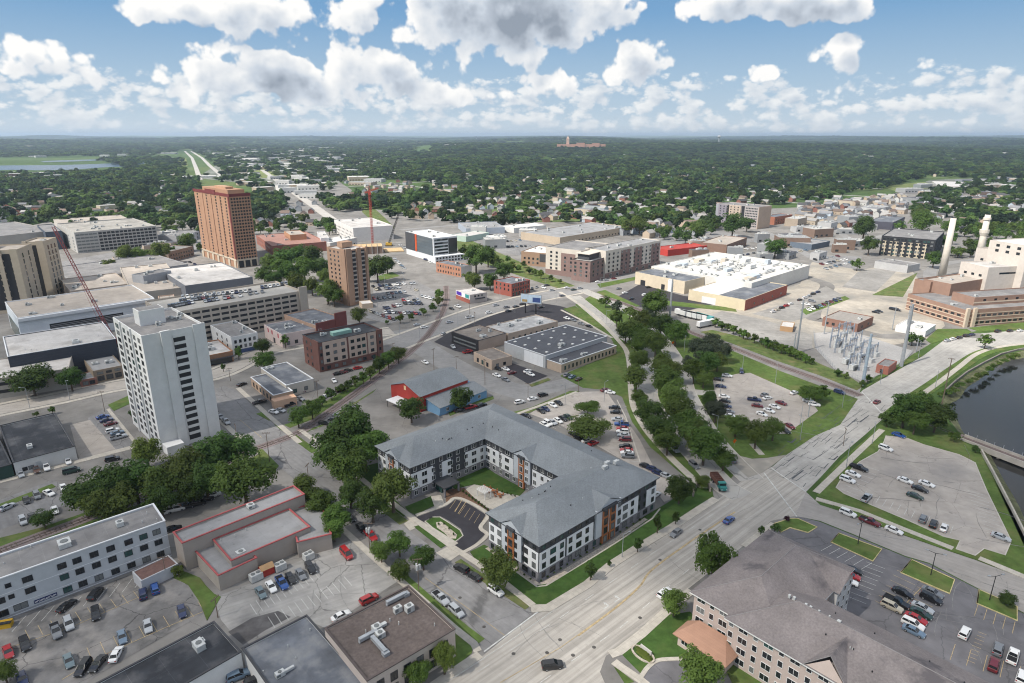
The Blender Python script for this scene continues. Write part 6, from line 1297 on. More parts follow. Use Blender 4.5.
for i,(px,py,c,w) in enumerate(((684,313.5,(.55,.56,.55),'first white trailer in the row by the plant, nearest the cream wing'),(689,314.6,(.5,.52,.52),'grey-white trailer between the first and the dirtiest trailer'),(694,315.6,(.42,.44,.44),'dirty grey trailer in the middle of the trailer row'),(699,316.6,(.6,.6,.6),'bright white trailer next to the teal-fronted trailer'),(704,317.6,(.1,.3,.3),'teal-fronted trailer closing the trailer row'),(706,323.5,(.62,.62,.62),'white box truck parked below the trailer row'))):
    p=G(px,py,2); t=thing('semi_trailer' if i<5 else 'box_truck',w,'trailer' if i<5 else 'truck',(p.x,p.y,.05),hdg(px,py,(-26,-7) if i<5 else (20,-4)),'trailers parked by the plant')
    mb=MB(); mb.box(-6.5,6.5,-1.28,1.28,1.1,3.9,0,True); part('box',mb,M('trailer_%d'%i,c,.6,.08,.6),t); wheels(t,(-5.5,-4.2),.95); mb=MB(); mb.box(3.2,3.6,-.9,.9,0,1.1,0); part('landing_gear',mb,m_blackm,t)
    if i==5: mb=MB(); mb.box(6.7,8.8,-1.2,1.2,.6,2.8,0,True); part('cab',mb,paint('white'),t); wheels(t,(7.8,),.95)
# yellow and steel containers, red shed in front of the stone building
p=G(4,624.7,.6); b=MB(); b.prism([(-1.6,-.9),(1.6,-.9),(1.6,.9),(-1.6,.9)],.0,1.3,0); b.box(-1.7,1.7,-1,-.1,1.3,1.45,1,True); tag(link('waste_skip',b.mesh('waste_skip',[M('skip_yellow',(.5,.3,.03),.6,.1),m_blackm]),None,(p.x,p.y,.05),.3),'yellow waste skip at the foot of the hotel wall','skip')
p=G(266.5,570,1); t=thing('garden_shed','small red shed with tan curved roof beside the stone building','shed',(p.x,p.y,0),hdg(266,570,(50,-22)))
mb=MB(); mb.box(-1.6,1.6,-1.2,1.2,0,2.1); part('wall',mb,m_red,t); mb=MB(); gable_roof(mb,-1.6,1.6,-1.2,1.2,2.1,.8,'x',.15); part('roof',mb,[M('shed_roof_tan',(.4,.25,.13),.8,.1),m_red],t)
for px,py,w,lab in ((256,577,3.0,'grey chiller unit left of the red shed'),(280,567,2.8,'grey chiller unit between the red shed and the parked cars'),(308.5,556.5,2.6,'grey chiller unit farthest right against the stone wall')):
    p=G(px,py,.8); mb=MB(); mb.box(-w/2,w/2,-1,1,.1,1.9,0,True); mb.tube((-w*.22,0,1.9),(-w*.22,0,2.05),.5,n=10,mi=1); mb.tube((w*.22,0,1.9),(w*.22,0,2.05),.5,n=10,mi=1); mb.box(-w/2-.1,w/2+.1,-1.1,1.1,0,.1,1); tag(link('chiller_unit',mb.mesh('chiller_unit',[m_unit,m_unit2]),None,(p.x,p.y,.05),hdg(px,py,(50,-24))),lab,'chiller','chillers behind the stone building')
# ================================================================ TREES
LEAF={'mid':leafmat('leaves_mid',(.085,.14,.028)),'dark':leafmat('leaves_dark',(.064,.112,.025),.25),'light':leafmat('leaves_light',(.11,.16,.034),.25),'yellow':leafmat('leaves_yellow',(.12,.15,.03),.2),'olive':leafmat('leaves_olive',(.105,.15,.034),.25),'grey':leafmat('leaves_greyish',(.07,.09,.055),.2),'purple':leafmat('leaves_purple',(.06,.02,.03),.1)}
m_bark=M('bark',(.11,.085,.065),.95,.2,2)
def crown_mesh(name, seed, nclump, nleaf, leaf, mat, rag=.25, smooth_core=True):
    r=np.random.RandomState(seed); C=[]
    for _ in range(nclump):
        d=r.normal(size=3); d/=np.linalg.norm(d); d[2]=d[2]*.9+.05; rad=r.uniform(.4,.92); C.append((d*rad, r.uniform(.19,.4)*(1.15-.35*rad)))
    C.append((np.zeros(3),.52)); v=[];f=[]
    wts=np.array([c[1]**2 for c in C]); wts/=wts.sum(); cc=np.array([c[0] for c in C]); cr=np.array([c[1] for c in C])
    idx=r.choice(len(C),size=nleaf,p=wts); d=r.normal(size=(nleaf,3)); d/=np.linalg.norm(d,axis=1)[:,None]; d[:,2]=np.where(d[:,2]<-.5,-d[:,2],d[:,2])
    P=cc[idx]+d*cr[idx][:,None]*r.uniform(.82,1.08+rag,size=(nleaf,1)); n=d*.8+P*.5+r.normal(size=(nleaf,3))*.45+np.array([0,0,.35]); n/=np.linalg.norm(n,axis=1)[:,None]
    a=np.cross(n,r.normal(size=(nleaf,3))); a/=np.linalg.norm(a,axis=1)[:,None]; b=np.cross(n,a); s=leaf*r.uniform(.6,1.3,size=(nleaf,1)); a=a*s; b=b*s*.8
    V=np.stack([P-a,P-b,P+a,P+b],1).reshape(-1,3); me=bpy.data.meshes.new(name); me.vertices.add(len(V)); me.vertices.foreach_set('co',V.ravel().astype(np.float32))
    me.loops.add(4*nleaf); me.loops.foreach_set('vertex_index',np.arange(4*nleaf,dtype=np.int32)); me.polygons.add(nleaf); me.polygons.foreach_set('loop_start',np.arange(0,4*nleaf,4,dtype=np.int32)); me.update(); me.materials.append(mat); me.validate(); return me
def trunk_mesh(seed):
    r=random.Random(seed); mb=MB(); mb.tube((0,0,0),(0,0,.5),.035,.024,8)
    for k in range(6):
        a=k*1.05+r.uniform(-.3,.3); z=r.uniform(.28,.48); mb.tube((0,0,z),(math.cos(a)*r.uniform(.16,.3),math.sin(a)*r.uniform(.16,.3),z+r.uniform(.14,.3)),.016,.006,6)
    return mb.mesh('trunk',m_bark)
NEAR={}; MID={}
TR=[trunk_mesh(k) for k in range(3)]
def crown_for(col,lod,k):
    D=NEAR if lod==0 else MID; key=(col,k)
    if key not in D: D[key]=crown_mesh('crown',100*k+sum(map(ord,col))+lod,38 if lod==0 else 18,5600 if lod==0 else 760,.055 if lod==0 else .13,LEAF[col])
    return D[key]
TREES=[]
rt=random.Random(21)
def tree(px,py,w,label,group,col='mid',hh=None,name='tree',cat='tree',flat=1.0):
    """crown centre and width in the photograph -> a tree standing on the ground"""
    h=10.0
    for _ in range(6):
        zc=h*.58; p=G(px,py,zc); m=((p.y*CP+(H-zc)*SP)/F); r=w*m/2; h=(hh*m) if hh else max(2.2*r*.62*1.45*flat,2.0)
    lod=0 if w*1.0>17 else 1; k=rt.randrange(3); rz=h*.44
    t=thing(name,label,cat,(p.x,p.y,.05),rt.uniform(0,6.28),group)
    c=link('crown',crown_for(col,lod,k),t,(0,0,h*.58)); c.scale=(r*.93,r*.93*rt.uniform(.9,1.1),rz*.95)
    if h>2.5:
        q=link('trunk',TR[k],t); q.scale=(h*1.0,h*1.0,h)
    return t
def trees(where, items, col='mid', end='from the left', name='tree', cat='tree'):
    items=sorted(items,key=lambda i:i[0]+.15*i[1])
    for n,i in enumerate(items):
        c=i[3] if len(i)>3 and i[3] else (rt.choices([col,{'dark':'mid','mid':'light','olive':'mid','light':'mid','grey':'dark'}.get(col,col),{'dark':'olive','mid':'dark','olive':'light','light':'olive','grey':'olive'}.get(col,col)],[6,3,2])[0] if len(items)>3 else col); hh=i[4] if len(i)>4 else None
        adj={'dark':'dark green','mid':'green','light':'bright green','yellow':'yellow-green','olive':'olive green','grey':'grey-green','purple':'purple'}[c]
        lab='%s %s %s'%(adj,cat,where) if len(items)==1 else '%s %s, %s %s %s'%(adj,cat,ordw(n),end,where)
        tree(i[0],i[1],i[2]*(1.16 if 'median' in where else 1),lab,cat+'s '+where if len(items)>1 else None,c,hh,name,cat)
trees('in the belt behind the long hotel',[(84,494,46),(108,485,50),(134,479,48),(160,484,46),(183,469,50),(205,478,44),(120,500,40),(160,500,36),(100,505,40),(190,488,36)],'dark')
trees('beside the street corner above the stone building',[(214,455,50,'dark'),(234,450,44,'dark'),(243,478,56,'mid')])
trees('in front of the white tower foot',[(146,452,34,'yellow')]); 
trees('on the grass above the tracks',[(43,518,24,'dark',20)],name='shrub',cat='bush')
trees('in the huge clump beside the C-shaped apartments',[(352,428,58),(333,448,50),(364,447,48),(347,464,46),(342,440,50)],'dark')
trees('at the left end wall of the C-shaped apartments',[(392,486,46,'olive',52)])
trees('along the left kerb of the side street',[(305,486,26),(323,504,32),(338,518,36),(350,493,32),(372,504,38),(381,551,24),(399,543,29),(399,570,24),(423,557,27),(312,496,26),(334,531,22)],'mid')
trees('at the near entrance of the C-shaped apartments',[(498,568,42,'olive',44)])
trees('along the main road lawn',[(591,569,13,'dark',24),(638,543.5,10,'dark',18),(658,523,9,'dark',21),(676,517.6,9,'dark',14),(609,563,5,'dark',9)])
trees('by the truck at the road junction',[(680,488,32,'dark',32),(702,481,18,'light',15)])
trees('in front of the residence by the main road',[(715,556,38,'mid',62),(675,602,29,'light',31),(700,668,50,'light',42)])
trees('by the residence car park corner',[(761,530,7,'dark',10),(775,527,11,'dark',9),(787,518.5,7,'purple',6),(1008,599,20,'dark',14)],name='shrub',cat='bush')
trees('below the cream office with roof ducts',[(444,657,26,'yellow',38),(417,672,30,'mid',34)])
trees('in the lower left corner',[(4,672,24,'light',26)]); trees('at the hotel annex wall',[(178,571,13,'light',13)],name='shrub',cat='bush')
trees('around the barn-shaped hall',[(461,397,30,'dark',25),(411,408,31,'dark',28)])
trees('in the apartment car park',[(588,407,24,'mid',16),(587,427,48,'olive',22)])
trees('in the parkway median',[(630,330,22),(642,335,24),(656,343,24),(663,365,26),(666,380,28),(674,395,28),(682,412,32),(691,427,34),(705,444,36),(724,458,22),(672,372,22),(697,436,30)],'olive','from the far end')
trees('left of the parkway lanes',[(626,332,22),(638,344,22),(638,360,24),(637,377,28),(650,412,34),(661,427,36),(668,440,30),(640,397,18),(617,318,16)],'mid','from the far end')
trees('between parkway and rail line',[(656,304,32,'mid'),(641,321,26,'olive'),(661,324,28,'dark'),(676,331,28,'mid'),(617,306,14,'grey'),(606,301,12,'mid'),(630,312,16,'olive'),(648,315,18,'grey')],'olive')
trees('in the dark cluster left of the car park',[(700,350,26),(712,344,24),(721,351,22),(708,362,28),(694,370,26,'mid'),(718,361,20),(704,378,20),(690,362,18)],'grey')
trees('at the left edge of the middle car park',[(709.6,398,21,'dark'),(716,410,25,'grey')]); trees('at the near edge of the middle car park',[(736.5,424,25),(756.4,434,29),(774,428,25)],'light')
trees('at the far corner of the middle car park',[(807,392,19),(815,395,18),(822,392,16)],'mid')
trees('between the road and the river water',[(906,408,38),(920,404,30),(937.5,415,34),(916,420,28),(888,418.6,17),(955,436,12),(976,449,8)],'dark')
trees('alone on the road verge by the river',[(986,341,15,'mid',15)])
trees('by the control house and its tall poles',[(868,378,8),(913,338,14,'dark'),(920,339,10,'dark'),(862,383,8)],'mid')
bush=[(942+k*5.2+rt.uniform(-1.5,1.5),394-k*2.75-(k>10)*.8+rt.uniform(-.8,1.6),rt.uniform(6,12),rt.choice(['light','mid','olive']),rt.uniform(4,7)) for k in range(15)]
trees('on the river bank below the road wall',bush,name='shrub',cat='bush')
trees('along the rail line by the sandy yard',[(722,325,10),(734,329,10),(744,334,10),(755,338,10),(766,342,11),(774,345,11),(782,348,11),(790,350.5,11),(798,354,11),(806,358,10),(838,372,9),(762,341,8),(770,344,9),(778,346,8),(786,349,9),(794,352,10),(801,355.5,9),(748,336,7),(740,332,8),(728,327,8),(716,322,10),(812,361,7),(846,375,7)],'mid',name='shrub',cat='bush')
trees('in the hedge row beside the curving tracks',[(297.6,416,22),(311.6,408,22),(322,401,12),(331.5,393,13),(340,388,10),(347,385.7,11),(355,381,12),(363,377,13),(370,372.5,14),(379,364,19),(388,359,18),(398,354,18)],'mid')
trees('near the small bank and shops',[(263.8,360,22,'mid'),(261.8,346,18,'dark'),(285,341,9,'mid',14),(238,352,9,'mid',14),(223,367,5,'mid',9)])
trees('in front of the beige left office',[(31,378,42,'dark',34),(69.7,377.7,28,'dark',26),(52,410,8,'mid',8),(36,414,6,'mid',6)])
trees('beside the white tower foot by the road',[(131,413,6,'dark',7),(209,420,9,'dark',14)],name='shrub',cat='bush')
trees('in the dark park by the tan brick tower',[(264,274,20),(270,263,22),(284,257,24),(296,253,24),(311.6,255,24),(288,272,26),(303.6,268,26),(319.5,266,24),(274,279,20),(296,281,22),(311.6,285,20),(327,290,26),(333.5,295,22),(280,265,20),(325,276,18)],'dark')
trees('right of the tan brick tower',[(377,267,28),(387,264,18),(369,272,18)],'dark')
trees('in the big open car park',[(359,314.5,18,'light'),(400,318,10),(411,316.5,8),(423.5,311,9),(433,307,9),(438,300,11),(439,294,12),(387,322,5)],'mid')
trees('behind the shop with posters',[(476,257,30,'dark'),(488,255,22,'dark'),(474,280,18),(468,276,12),(490,280,18),(504,270,20,'dark'),(497,262,14),(508,259,8),(463,250,12),(512,266,12)],'mid')
trees('along the rail path by the beige apartments',[(519,268,8),(529,270,8),(541,274,9),(551,278,7),(535,272,7),(524,264,7),(560,281,5),(600,301,6)],'mid')
trees('near the mall and garages',[(106.6,265,16,'light'),(123.5,254,20),(137.5,254,18),(161,252,22),(187,241,18,'light'),(180,246,12),(150,255,12),(200,247,10)],'mid')
trees('between shops and residential slab',[(733.5,223,26,'dark'),(747.5,223,16,'dark'),(697.7,228,20),(685.7,236,14),(640,224,20,'olive'),(628,226,16,'olive'),(776,246,22),(713,222,14,'dark'),(660,231,12),(650,228,14)],'dark')
trees('around the black and tan apartments',[(865,226,26),(869.8,244,20),(934.5,258,18),(857.8,264,12,'mid'),(919.6,214,18),(923.6,222,26),(900,226,12,'mid'),(943,240,14),(950,226,18)],'dark')
# flower bed and sign of the residence
p=G(646,651,.5); t=thing('monument_sign','low grey monument sign in a stone-edged flower bed on the residence lawn','sign',(p.x,p.y,.12),hdg(646,651,(50,38),.5))
mb=MB(); mb.box(-1.5,1.5,-.12,.12,.35,1.25,0,True); part('panel',mb,M('sign_grey',(.5,.48,.45),.7,.05),t); mb=MB(); mb.box(-1.3,-1.1,-.1,.1,0,.35); mb.box(1.1,1.3,-.1,.1,0,.35); part('post',mb,m_rock,t)
bed=thing('flower_bed','oval stone-edged flower bed around the grey monument sign','flower bed',(p.x,p.y,.12),hdg(646,651,(50,38),.5))
mb=MB(); n=28
for k in range(n):
    a0,a1=2*math.pi*k/n,2*math.pi*(k+1)/n; mb.prism([(3*math.cos(a0),-1+1.7*math.sin(a0)),(3*math.cos(a1),-1+1.7*math.sin(a1)),(2.6*math.cos(a1),-1+1.35*math.sin(a1)),(2.6*math.cos(a0),-1+1.35*math.sin(a0))],0,.35)
part('stone_edge',mb,m_rock,bed); q=link('plants',crown_for('yellow',1,0),bed,(0,-1,.3)); q.scale=(2.5,1.3,.35)
# courtyard pieces
p=G(484,493.5,1.2); t=thing('pergola','small white pergola on the courtyard patio','pergola',(p.x,p.y,.13),hdg(484,493,(40,22)))
for x in (-1.8,1.8):
    for y in (-1.2,1.2): mb=MB(); mb.box(x-.1,x+.1,y-.1,y+.1,0,2.4); part('post',mb,m_wfw,t)
mb=MB()
for k in range(7): mb.box(-2.1,2.1,-1.5+k*.5-.06,-1.5+k*.5+.06,2.4,2.6,0,True)
part('roof_slats',mb,m_wfw,t)
def patio_set(px,py,lab):
    p=G(px,py,.4); t=thing('patio_table',lab,'patio table',(p.x,p.y,.14),0,'patio furniture in the courtyard'); mb=MB(); mb.tube((0,0,.68),(0,0,.74),.7,n=14); part('tabletop',mb,m_wd,t); mb=MB(); mb.tube((0,0,0),(0,0,.68),.08,n=8); part('leg',mb,m_blackm,t)
    for k in range(4):
        a=k*1.57+.4; x,y=p.x+1.2*math.cos(a),p.y+1.2*math.sin(a); c=thing('patio_chair','orange wooden patio chair at the courtyard tables','chair',(x,y,.14),a,'patio chairs in the courtyard')
        mb=MB(); mb.box(-.3,.3,-.3,.3,.4,.48,0,True); part('seat',mb,m_wd,c); mb=MB(); mb.box(.24,.32,-.3,.3,.5,1.0,0,True); part('backrest',mb,m_wd,c)
        for sx in (-.25,.25):
            for sy in (-.25,.25): mb=MB(); mb.box(sx-.03,sx+.03,sy-.03,sy+.03,0,.4); part('leg',mb,m_wd,c)
patio_set(486,488.5,'round wooden table nearest the courtyard grass'); patio_set(493,491.5,'round wooden table in the middle of the patio'); patio_set(499,495.5,'round wooden table beside the courtyard shrubs')
trees('in the planting bed between drive and courtyard',[(463+k*3.1,491+k*2.3,3.2,'dark',3.6) for k in range(9)],name='shrub',cat='bush')
trees('in the rock bed on the drive island',[(438.5,524,2.4,'mid',3),(444,523.5,2.4,'dark',3),(449,528,2.6,'mid',3.4),(453.5,534,2.6,'dark',3.6)],name='shrub',cat='bush')
trees('in the strip along the courtyard wall',[(507,493,2,'mid',4),(511,494.5,2,'dark',4),(515,496,2,'mid',4),(502,491.5,2,'dark',4)],name='shrub',cat='bush')
trees('in the rock bed along the apartment front wall',[(541+k*6.6,580.5-k*4.05,2.6+.5*(k%2),['dark','mid','light'][k%3],2.6) for k in range(16)]+[(491+k*6.6,551.5+k*4.6,2.6,['mid','dark'][k%2],2.8) for k in range(7)],name='shrub',cat='bush')
# ---------------------------------------------------------------- houses and trees of the far town
def inside(poly,X,Y):
    r=np.zeros(X.shape,bool); n=len(poly); j=n-1
    for i in range(n):
        xi,yi=poly[i]; xj,yj=poly[j]; c=((yi>Y)!=(yj>Y)); 
        with np.errstate(divide='ignore',invalid='ignore'): r^=c&(X<(xj-xi)*(Y-yi)/(yj-yi+1e-12)+xi)
        j=i
    return r
LAND=[('the beige high-rises',(40,280)),('the lake',(90,172)),('the brick tower',(222,258)),('the orange crane',(373,243)),('the white office',(430,262)),('the big grey store',(585,238)),('the beige apartments',(610,280)),('the residential slab',(745,230)),('the white plant',(730,280)),('the black and tan block',(910,262)),('the chimneys',(960,262)),('the far highway',(205,168)),('the water tower',(718,148)),('the red convent',(580,152)),('the long white warehouse',(948,186))]
LP=[(n,G(*p)) for n,p in LAND]
cntl={}
def near_label(base,x,y):
    nm,_=min(LP,key=lambda q:(q[1].x-x)**2+(q[1].y-y)**2); side='beyond' if math.hypot(x,y)>[p for n,p in LP if n==nm][0].length else 'before'
    k=(base,side,nm); cntl.setdefault(k,[]); return k
AUTO=[]
def house_mesh(w,d,h,rise,wc,rc):
    mb=MB(); mb.box(-w/2,w/2,-d/2,d/2,0,h,0); gable_roof(mb,-w/2,w/2,-d/2,d/2,h,rise,'x',.4,1,0)
    for s in (-1,1):
        for x in (-w*.28,w*.12,w*.32): mb.box(x-.5,x+.5,s*d/2-.03,s*d/2+.03,1.0,2.4,2,True)
    return mb.mesh('house',[wc,rc,m_glass])
HC={'white':(.5,.5,.48),'cream':(.44,.38,.3),'grey':(.3,.32,.34),'pale blue':(.4,.46,.52),'tan':(.42,.34,.26),'red-brown':(.24,.11,.085)}
RC={'grey':(.2,.2,.21),'brown':(.16,.12,.1),'dark':(.07,.07,.075),'pale':(.3,.29,.28)}
HM={}
rh=random.Random(31); NOTREE=[]
def houses(poly,n,rad=(9,15)):
    xs=[p[0] for p in poly]; ys=[p[1] for p in poly]; k=0; tries=0
    while k<n and tries<n*40:
        tries+=1; px,py=rh.uniform(min(xs),max(xs)),rh.uniform(min(ys),max(ys))
        if not inside(poly,np.array([px]),np.array([py]))[0]: continue
        p=G(px,py)
        if any((p.x-q[0])**2+(p.y-q[1])**2<(q[2]+9)**2 for q in NOTREE): continue
        wc=rh.choice(list(HC)); rc=rh.choice(list(RC)); big=rh.random()<.25; key=(wc,rc,big)
        if key not in HM: HM[key]=house_mesh(rh.uniform(9,14)*(1.3 if big else 1),rh.uniform(7,9),rh.uniform(3.5,6),rh.uniform(2.2,3.4),M('house_'+wc.replace(' ','_').replace('-','_'),HC[wc],.8,.04,.5,objvar=.1),M('houseroof_'+rc,RC[rc],.9,.1,1,objvar=.15))
        o=link('house',HM[key],None,(p.x,p.y,terr(p.x,p.y)),rh.choice([.12,1.69])+rh.uniform(-.1,.1)+(.5 if px>560 else 0)); NOTREE.append((p.x,p.y,7))
        kk=near_label('%s house with %s gable roof'%(wc,rc),p.x,p.y); cntl[kk].append(o); tag(o,None,'house',None); k+=1
for nm_,_p in (): pass
H_REG=[([(0,232),(0,206),(60,204),(60,220)],12),([(60,218),(62,184),(195,180),(195,218)],26),([(255,226),(255,200),(335,200),(335,226)],14),([(395,220),(400,208),(560,207),(560,222)],30),([(600,240),(560,222),(560,200),(720,198),(720,206),(700,232),(650,240)],34),([(800,238),(800,206),(870,203),(905,196),(905,212),(870,234)],50),([(340,205),(345,180),(520,165),(720,165),(720,198),(560,205)],50),([(720,206),(720,180),(860,178),(860,200),(800,206)],20),([(945,215),(960,195),(1024,192),(1024,215)],14)]
# big flat-roofed boxes of the far town
def boxes(poly,n,size,cols=(('white',(.62,.61,.58)),('pale grey',(.45,.45,.44)),('tan',(.4,.33,.26)),('grey',(.25,.26,.27))),roofs=(('white',(.56,.55,.53)),('pale',(.42,.41,.39)),('grey',(.28,.28,.28)))):
    xs=[p[0] for p in poly]; ys=[p[1] for p in poly]; k=0; tries=0
    while k<n and tries<n*60:
        tries+=1; px,py=rh.uniform(min(xs),max(xs)),rh.uniform(min(ys),max(ys))
        if not inside(poly,np.array([px]),np.array([py]))[0]: continue
        p=G(px,py); s=rh.uniform(*size)
        if any((p.x-q[0])**2+(p.y-q[1])**2<(q[2]+s*.75)**2 for q in NOTREE): continue
        cn,c=rh.choice(cols); rn,rcol=rh.choice(roofs); w,d,h=s,s*rh.uniform(.4,.8),rh.uniform(5,10)
        mb=MB(); mb.box(-w/2,w/2,-d/2,d/2,0,h,0,mt=1)
        for _ in range(5): x,y=rh.uniform(-w*.4,w*.4),rh.uniform(-d*.35,d*.35); mb.box(x-1.2,x+1.2,y-1,y+1,h,h+1.3,2)
        for q in range(int(w/7)): mb.box(-w/2+q*7+2,-w/2+q*7+5,-d/2-.05,-d/2,1.2,3.2,3,True)
        o=link('commercial_building',mb.mesh('commercial_building',[wallmat(c),M('far_roof_'+rn,rcol,.8,.08,.1),m_unit,m_glass]),None,(p.x,p.y,terr(p.x,p.y)),rh.choice([.2,.35,-.15,.8])); NOTREE.append((p.x,p.y,s*.62))
        kk=near_label('%s commercial block with %s roof'%(cn,rn),p.x,p.y); cntl[kk].append(o); tag(o,None,'commercial building',None); k+=1
boxes([(252,196),(255,178),(300,166),(330,190),(325,200)],16,(22,45)); boxes([(255,176),(215,172),(240,158),(330,158),(345,176),(300,164)],14,(35,80)); boxes([(330,186),(345,168),(400,170),(400,184)],12,(30,60)); boxes([(140,178),(150,172),(195,176),(195,184)],6,(25,50))
boxes([(150,156),(240,150),(420,150),(420,158),(240,158)],14,(50,110)); boxes([(330,148),(480,143),(480,148),(340,151)],12,(70,160)); boxes([(870,212),(905,192),(1000,184),(1024,196),(940,206)],14,(22,50),(('grey',(.25,.26,.27)),('brown',(.2,.14,.11)),('tan',(.36,.3,.24)),('pale grey',(.42,.42,.42))),(('grey',(.24,.24,.24)),('dark',(.09,.09,.1)),('pale',(.42,.41,.39)))); boxes([(782,250),(790,226),(870,216),(865,238)],10,(18,32),(('grey',(.25,.26,.27)),('brown',(.2,.14,.11)),('tan',(.36,.3,.24)),('pale grey',(.42,.42,.42))),(('grey',(.24,.24,.24)),('dark',(.09,.09,.1)),('pale',(.42,.41,.39)))); boxes([(0,182),(0,175),(75,174),(70,181)],8,(30,55),(('red-brown',(.2,.12,.1)),('grey',(.25,.26,.27)))); boxes([(0,159),(0,154),(160,151),(160,157)],12,(30,60),(('pale grey',(.5,.5,.48)),('white',(.62,.61,.58)))); boxes([(560,170),(560,144),(1000,142),(1000,172)],12,(40,80)); boxes([(200,149),(330,143),(520,141),(520,148),(420,152),(330,160),(230,160)],44,(45,130),(('white',(.62,.61,.58)),('pale grey',(.5,.5,.48)))); boxes([(0,157),(0,141),(200,141),(180,152)],22,(40,90)); boxes([(150,258),(155,240),(195,232),(200,252)],7,(12,20),(('grey',(.25,.26,.27)),('brown',(.2,.14,.11)),('tan',(.36,.3,.24)),('pale grey',(.42,.42,.42))),(('grey',(.24,.24,.24)),('dark',(.09,.09,.1)),('pale',(.42,.41,.39)))); boxes([(690,262),(700,244),(790,240),(860,246),(850,256),(800,262)],14,(12,22),(('grey',(.25,.26,.27)),('brown',(.2,.14,.11)),('tan',(.36,.3,.24)),('pale grey',(.42,.42,.42))),(('grey',(.24,.24,.24)),('dark',(.09,.09,.1)),('pale',(.42,.41,.39)))); boxes([(470,250),(470,232),(540,232),(545,245)],4,(12,22)); boxes([(940,160),(1000,156),(1024,162),(960,166)],6,(50,90))
for reg,n in H_REG: houses(reg,n)
for k,l in cntl.items():
    l.sort(key=lambda o:o.location.x)
    for i,o in enumerate(l):
        o['label']=(k[0]+' '+k[1]+' '+k[2]) if len(l)==1 else '%s, %s from the left %s %s'%(k[0],ordw(i),k[1],k[2]); 
        o['group']='houses of the far town' if o['category']=='house' else 'far commercial buildings'
# far landmarks
p=G(581,153); z=terr(p.x,p.y); t=thing('convent_building','long red-roofed convent with a pale tower far in the woods','convent',(p.x,p.y,z),-.1); u=5600/645.0 if False else (p.y*CP+H*SP)/F
mb=MB(); w=24*u; mb.box(-w,w,-22,22,0,26,0,mt=1); mb.box(-w*.2,w*.15,-30,30,0,34,0,mt=1); mb.box(w*.45,w*.75,-30,30,0,32,0,mt=1); part('wall',mb,[wallmat((.42,.24,.18)),M('roof_tile_red',(.4,.13,.08),.8)],t)
mb=MB(); mb.box(-w*.62,-w*.5,-9,9,0,60,0,mt=0); mb.tube((-w*.56,0,60),(-w*.56,0,76),12,1,n=4); part('tower',mb,wallmat((.5,.36,.28)),t)
p=G(718,150); z=terr(p.x,p.y); t=thing('water_tower','pale water tower standing above the wooded ridge','water tower',(p.x,p.y,z)); mb=MB(); mb.tube((0,0,0),(0,0,46),5,4,n=12); part('shaft',mb,cl,t); mb=MB()
for k in range(8): a,b_=math.pi*k/8-math.pi/2,math.pi*(k+1)/8-math.pi/2; mb.tube((0,0,52+10*math.sin(a)),(0,0,52+10*math.sin(b_)),max(13*math.cos(a),.1),max(13*math.cos(b_),.1),n=16,cap=False)
part('tank',mb,cl,t)
p=G(967-150 if False else 329,160); mbx=None
# ---------------------------------------------------------------- woods of the far town: individual trees, then the mass
W_REG=[([(-90,183),(0,183),(60,181),(120,178),(150,177),(197,173),(200,216),(165,221),(60,219),(20,227),(-90,236)],.85),
 ([(-120,137),(330,137),(330,145),(190,149),(150,156),(90,156),(0,157.5),(-120,158)],.6),
 ([(190,148),(340,144),(420,150),(400,160),(345,180),(330,192),(252,190),(200,178)],.42),
 ([(328,202),(345,197),(420,196),(440,185),(395,180),(345,182),(340,172),(430,160),(520,149),(540,137),(1120,137),(1120,174),(990,180),(930,176),(880,190),(850,192),(830,202),(760,206),(715,201),(690,208),(660,214),(640,222),(600,223),(560,217),(500,215),(440,211),(400,207),(330,213)],.93),
 ([(880,214),(940,191),(985,182),(1120,187),(1120,232),(1010,235),(990,238),(960,230),(945,222)],.85),([(-90,176),(0,176),(80,174),(150,170.5),(197,172),(198,179),(0,186),(-90,186)],.7),([(252,196),(330,197),(335,221),(300,226),(252,230)],.75),([(385,213),(560,206),(720,199),(716,238),(650,243),(600,224),(560,224),(500,228),(440,222),(390,222)],.75),([(790,240),(800,207),(880,200),(870,235)],.35),([(690,262),(700,240),(790,236),(870,236),(868,258),(800,262)],.2),([(0,240),(20,228),(150,218),(200,218),(205,258),(160,262),(165,232)],.3),([(930,262),(925,240),(960,230),(1030,236),(1030,258)],.4),([(250,236),(255,222),(335,218),(335,236)],.5),([(330,138),(560,137),(545,145),(500,152),(420,160),(340,160),(330,150)],.6),([(100,160),(150,158),(190,160),(195,176),(150,176)],.4)]
MASK=np.zeros((3000,1500),bool)
def clear(x,y,r,front):
    i0,i1,j0,j1=int((x-r+9000)/6),int((x+r+9000)/6)+1,int((y-front)/6),int((y+r)/6)+1
    if 0<=i0 and i1<3000 and 0<=j0 and j1<1500: MASK[i0:i1,j0:j1]=True
for q in NOTREE: clear(q[0],q[1],q[2]+3,26)
for r_ in SUB2:
    for a,b in zip(r_,r_[1:]):
        n=int((b-a).length/5)+1
        for k in range(n): p=a+(b-a)*(k/n); clear(p.x,p.y,5,9)
for a_ in ([(184,150.5),(192,158),(196,168),(200,180)],[(190,150.5),(202,158),(210,166),(222,176)],[(262,170),(290,190),(312,205),(335,222)]):
    w_=[G(*q) for q in a_]
    for a,b in zip(w_,w_[1:]):
        n=int((b-a).length/6)+1
        for k in range(n): p=a+(b-a)*(k/n); clear(p.x,p.y,11,60)
mbh=MB(); rf=random.Random(77); HOUSE_MATS=[M('house_'+c,HC[c] if c in HC else (.5,.5,.5),.8) for c in ('white','cream','grey','tan')]+[M('houseroof_'+c,RC[c],.9) for c in RC]
nh=0
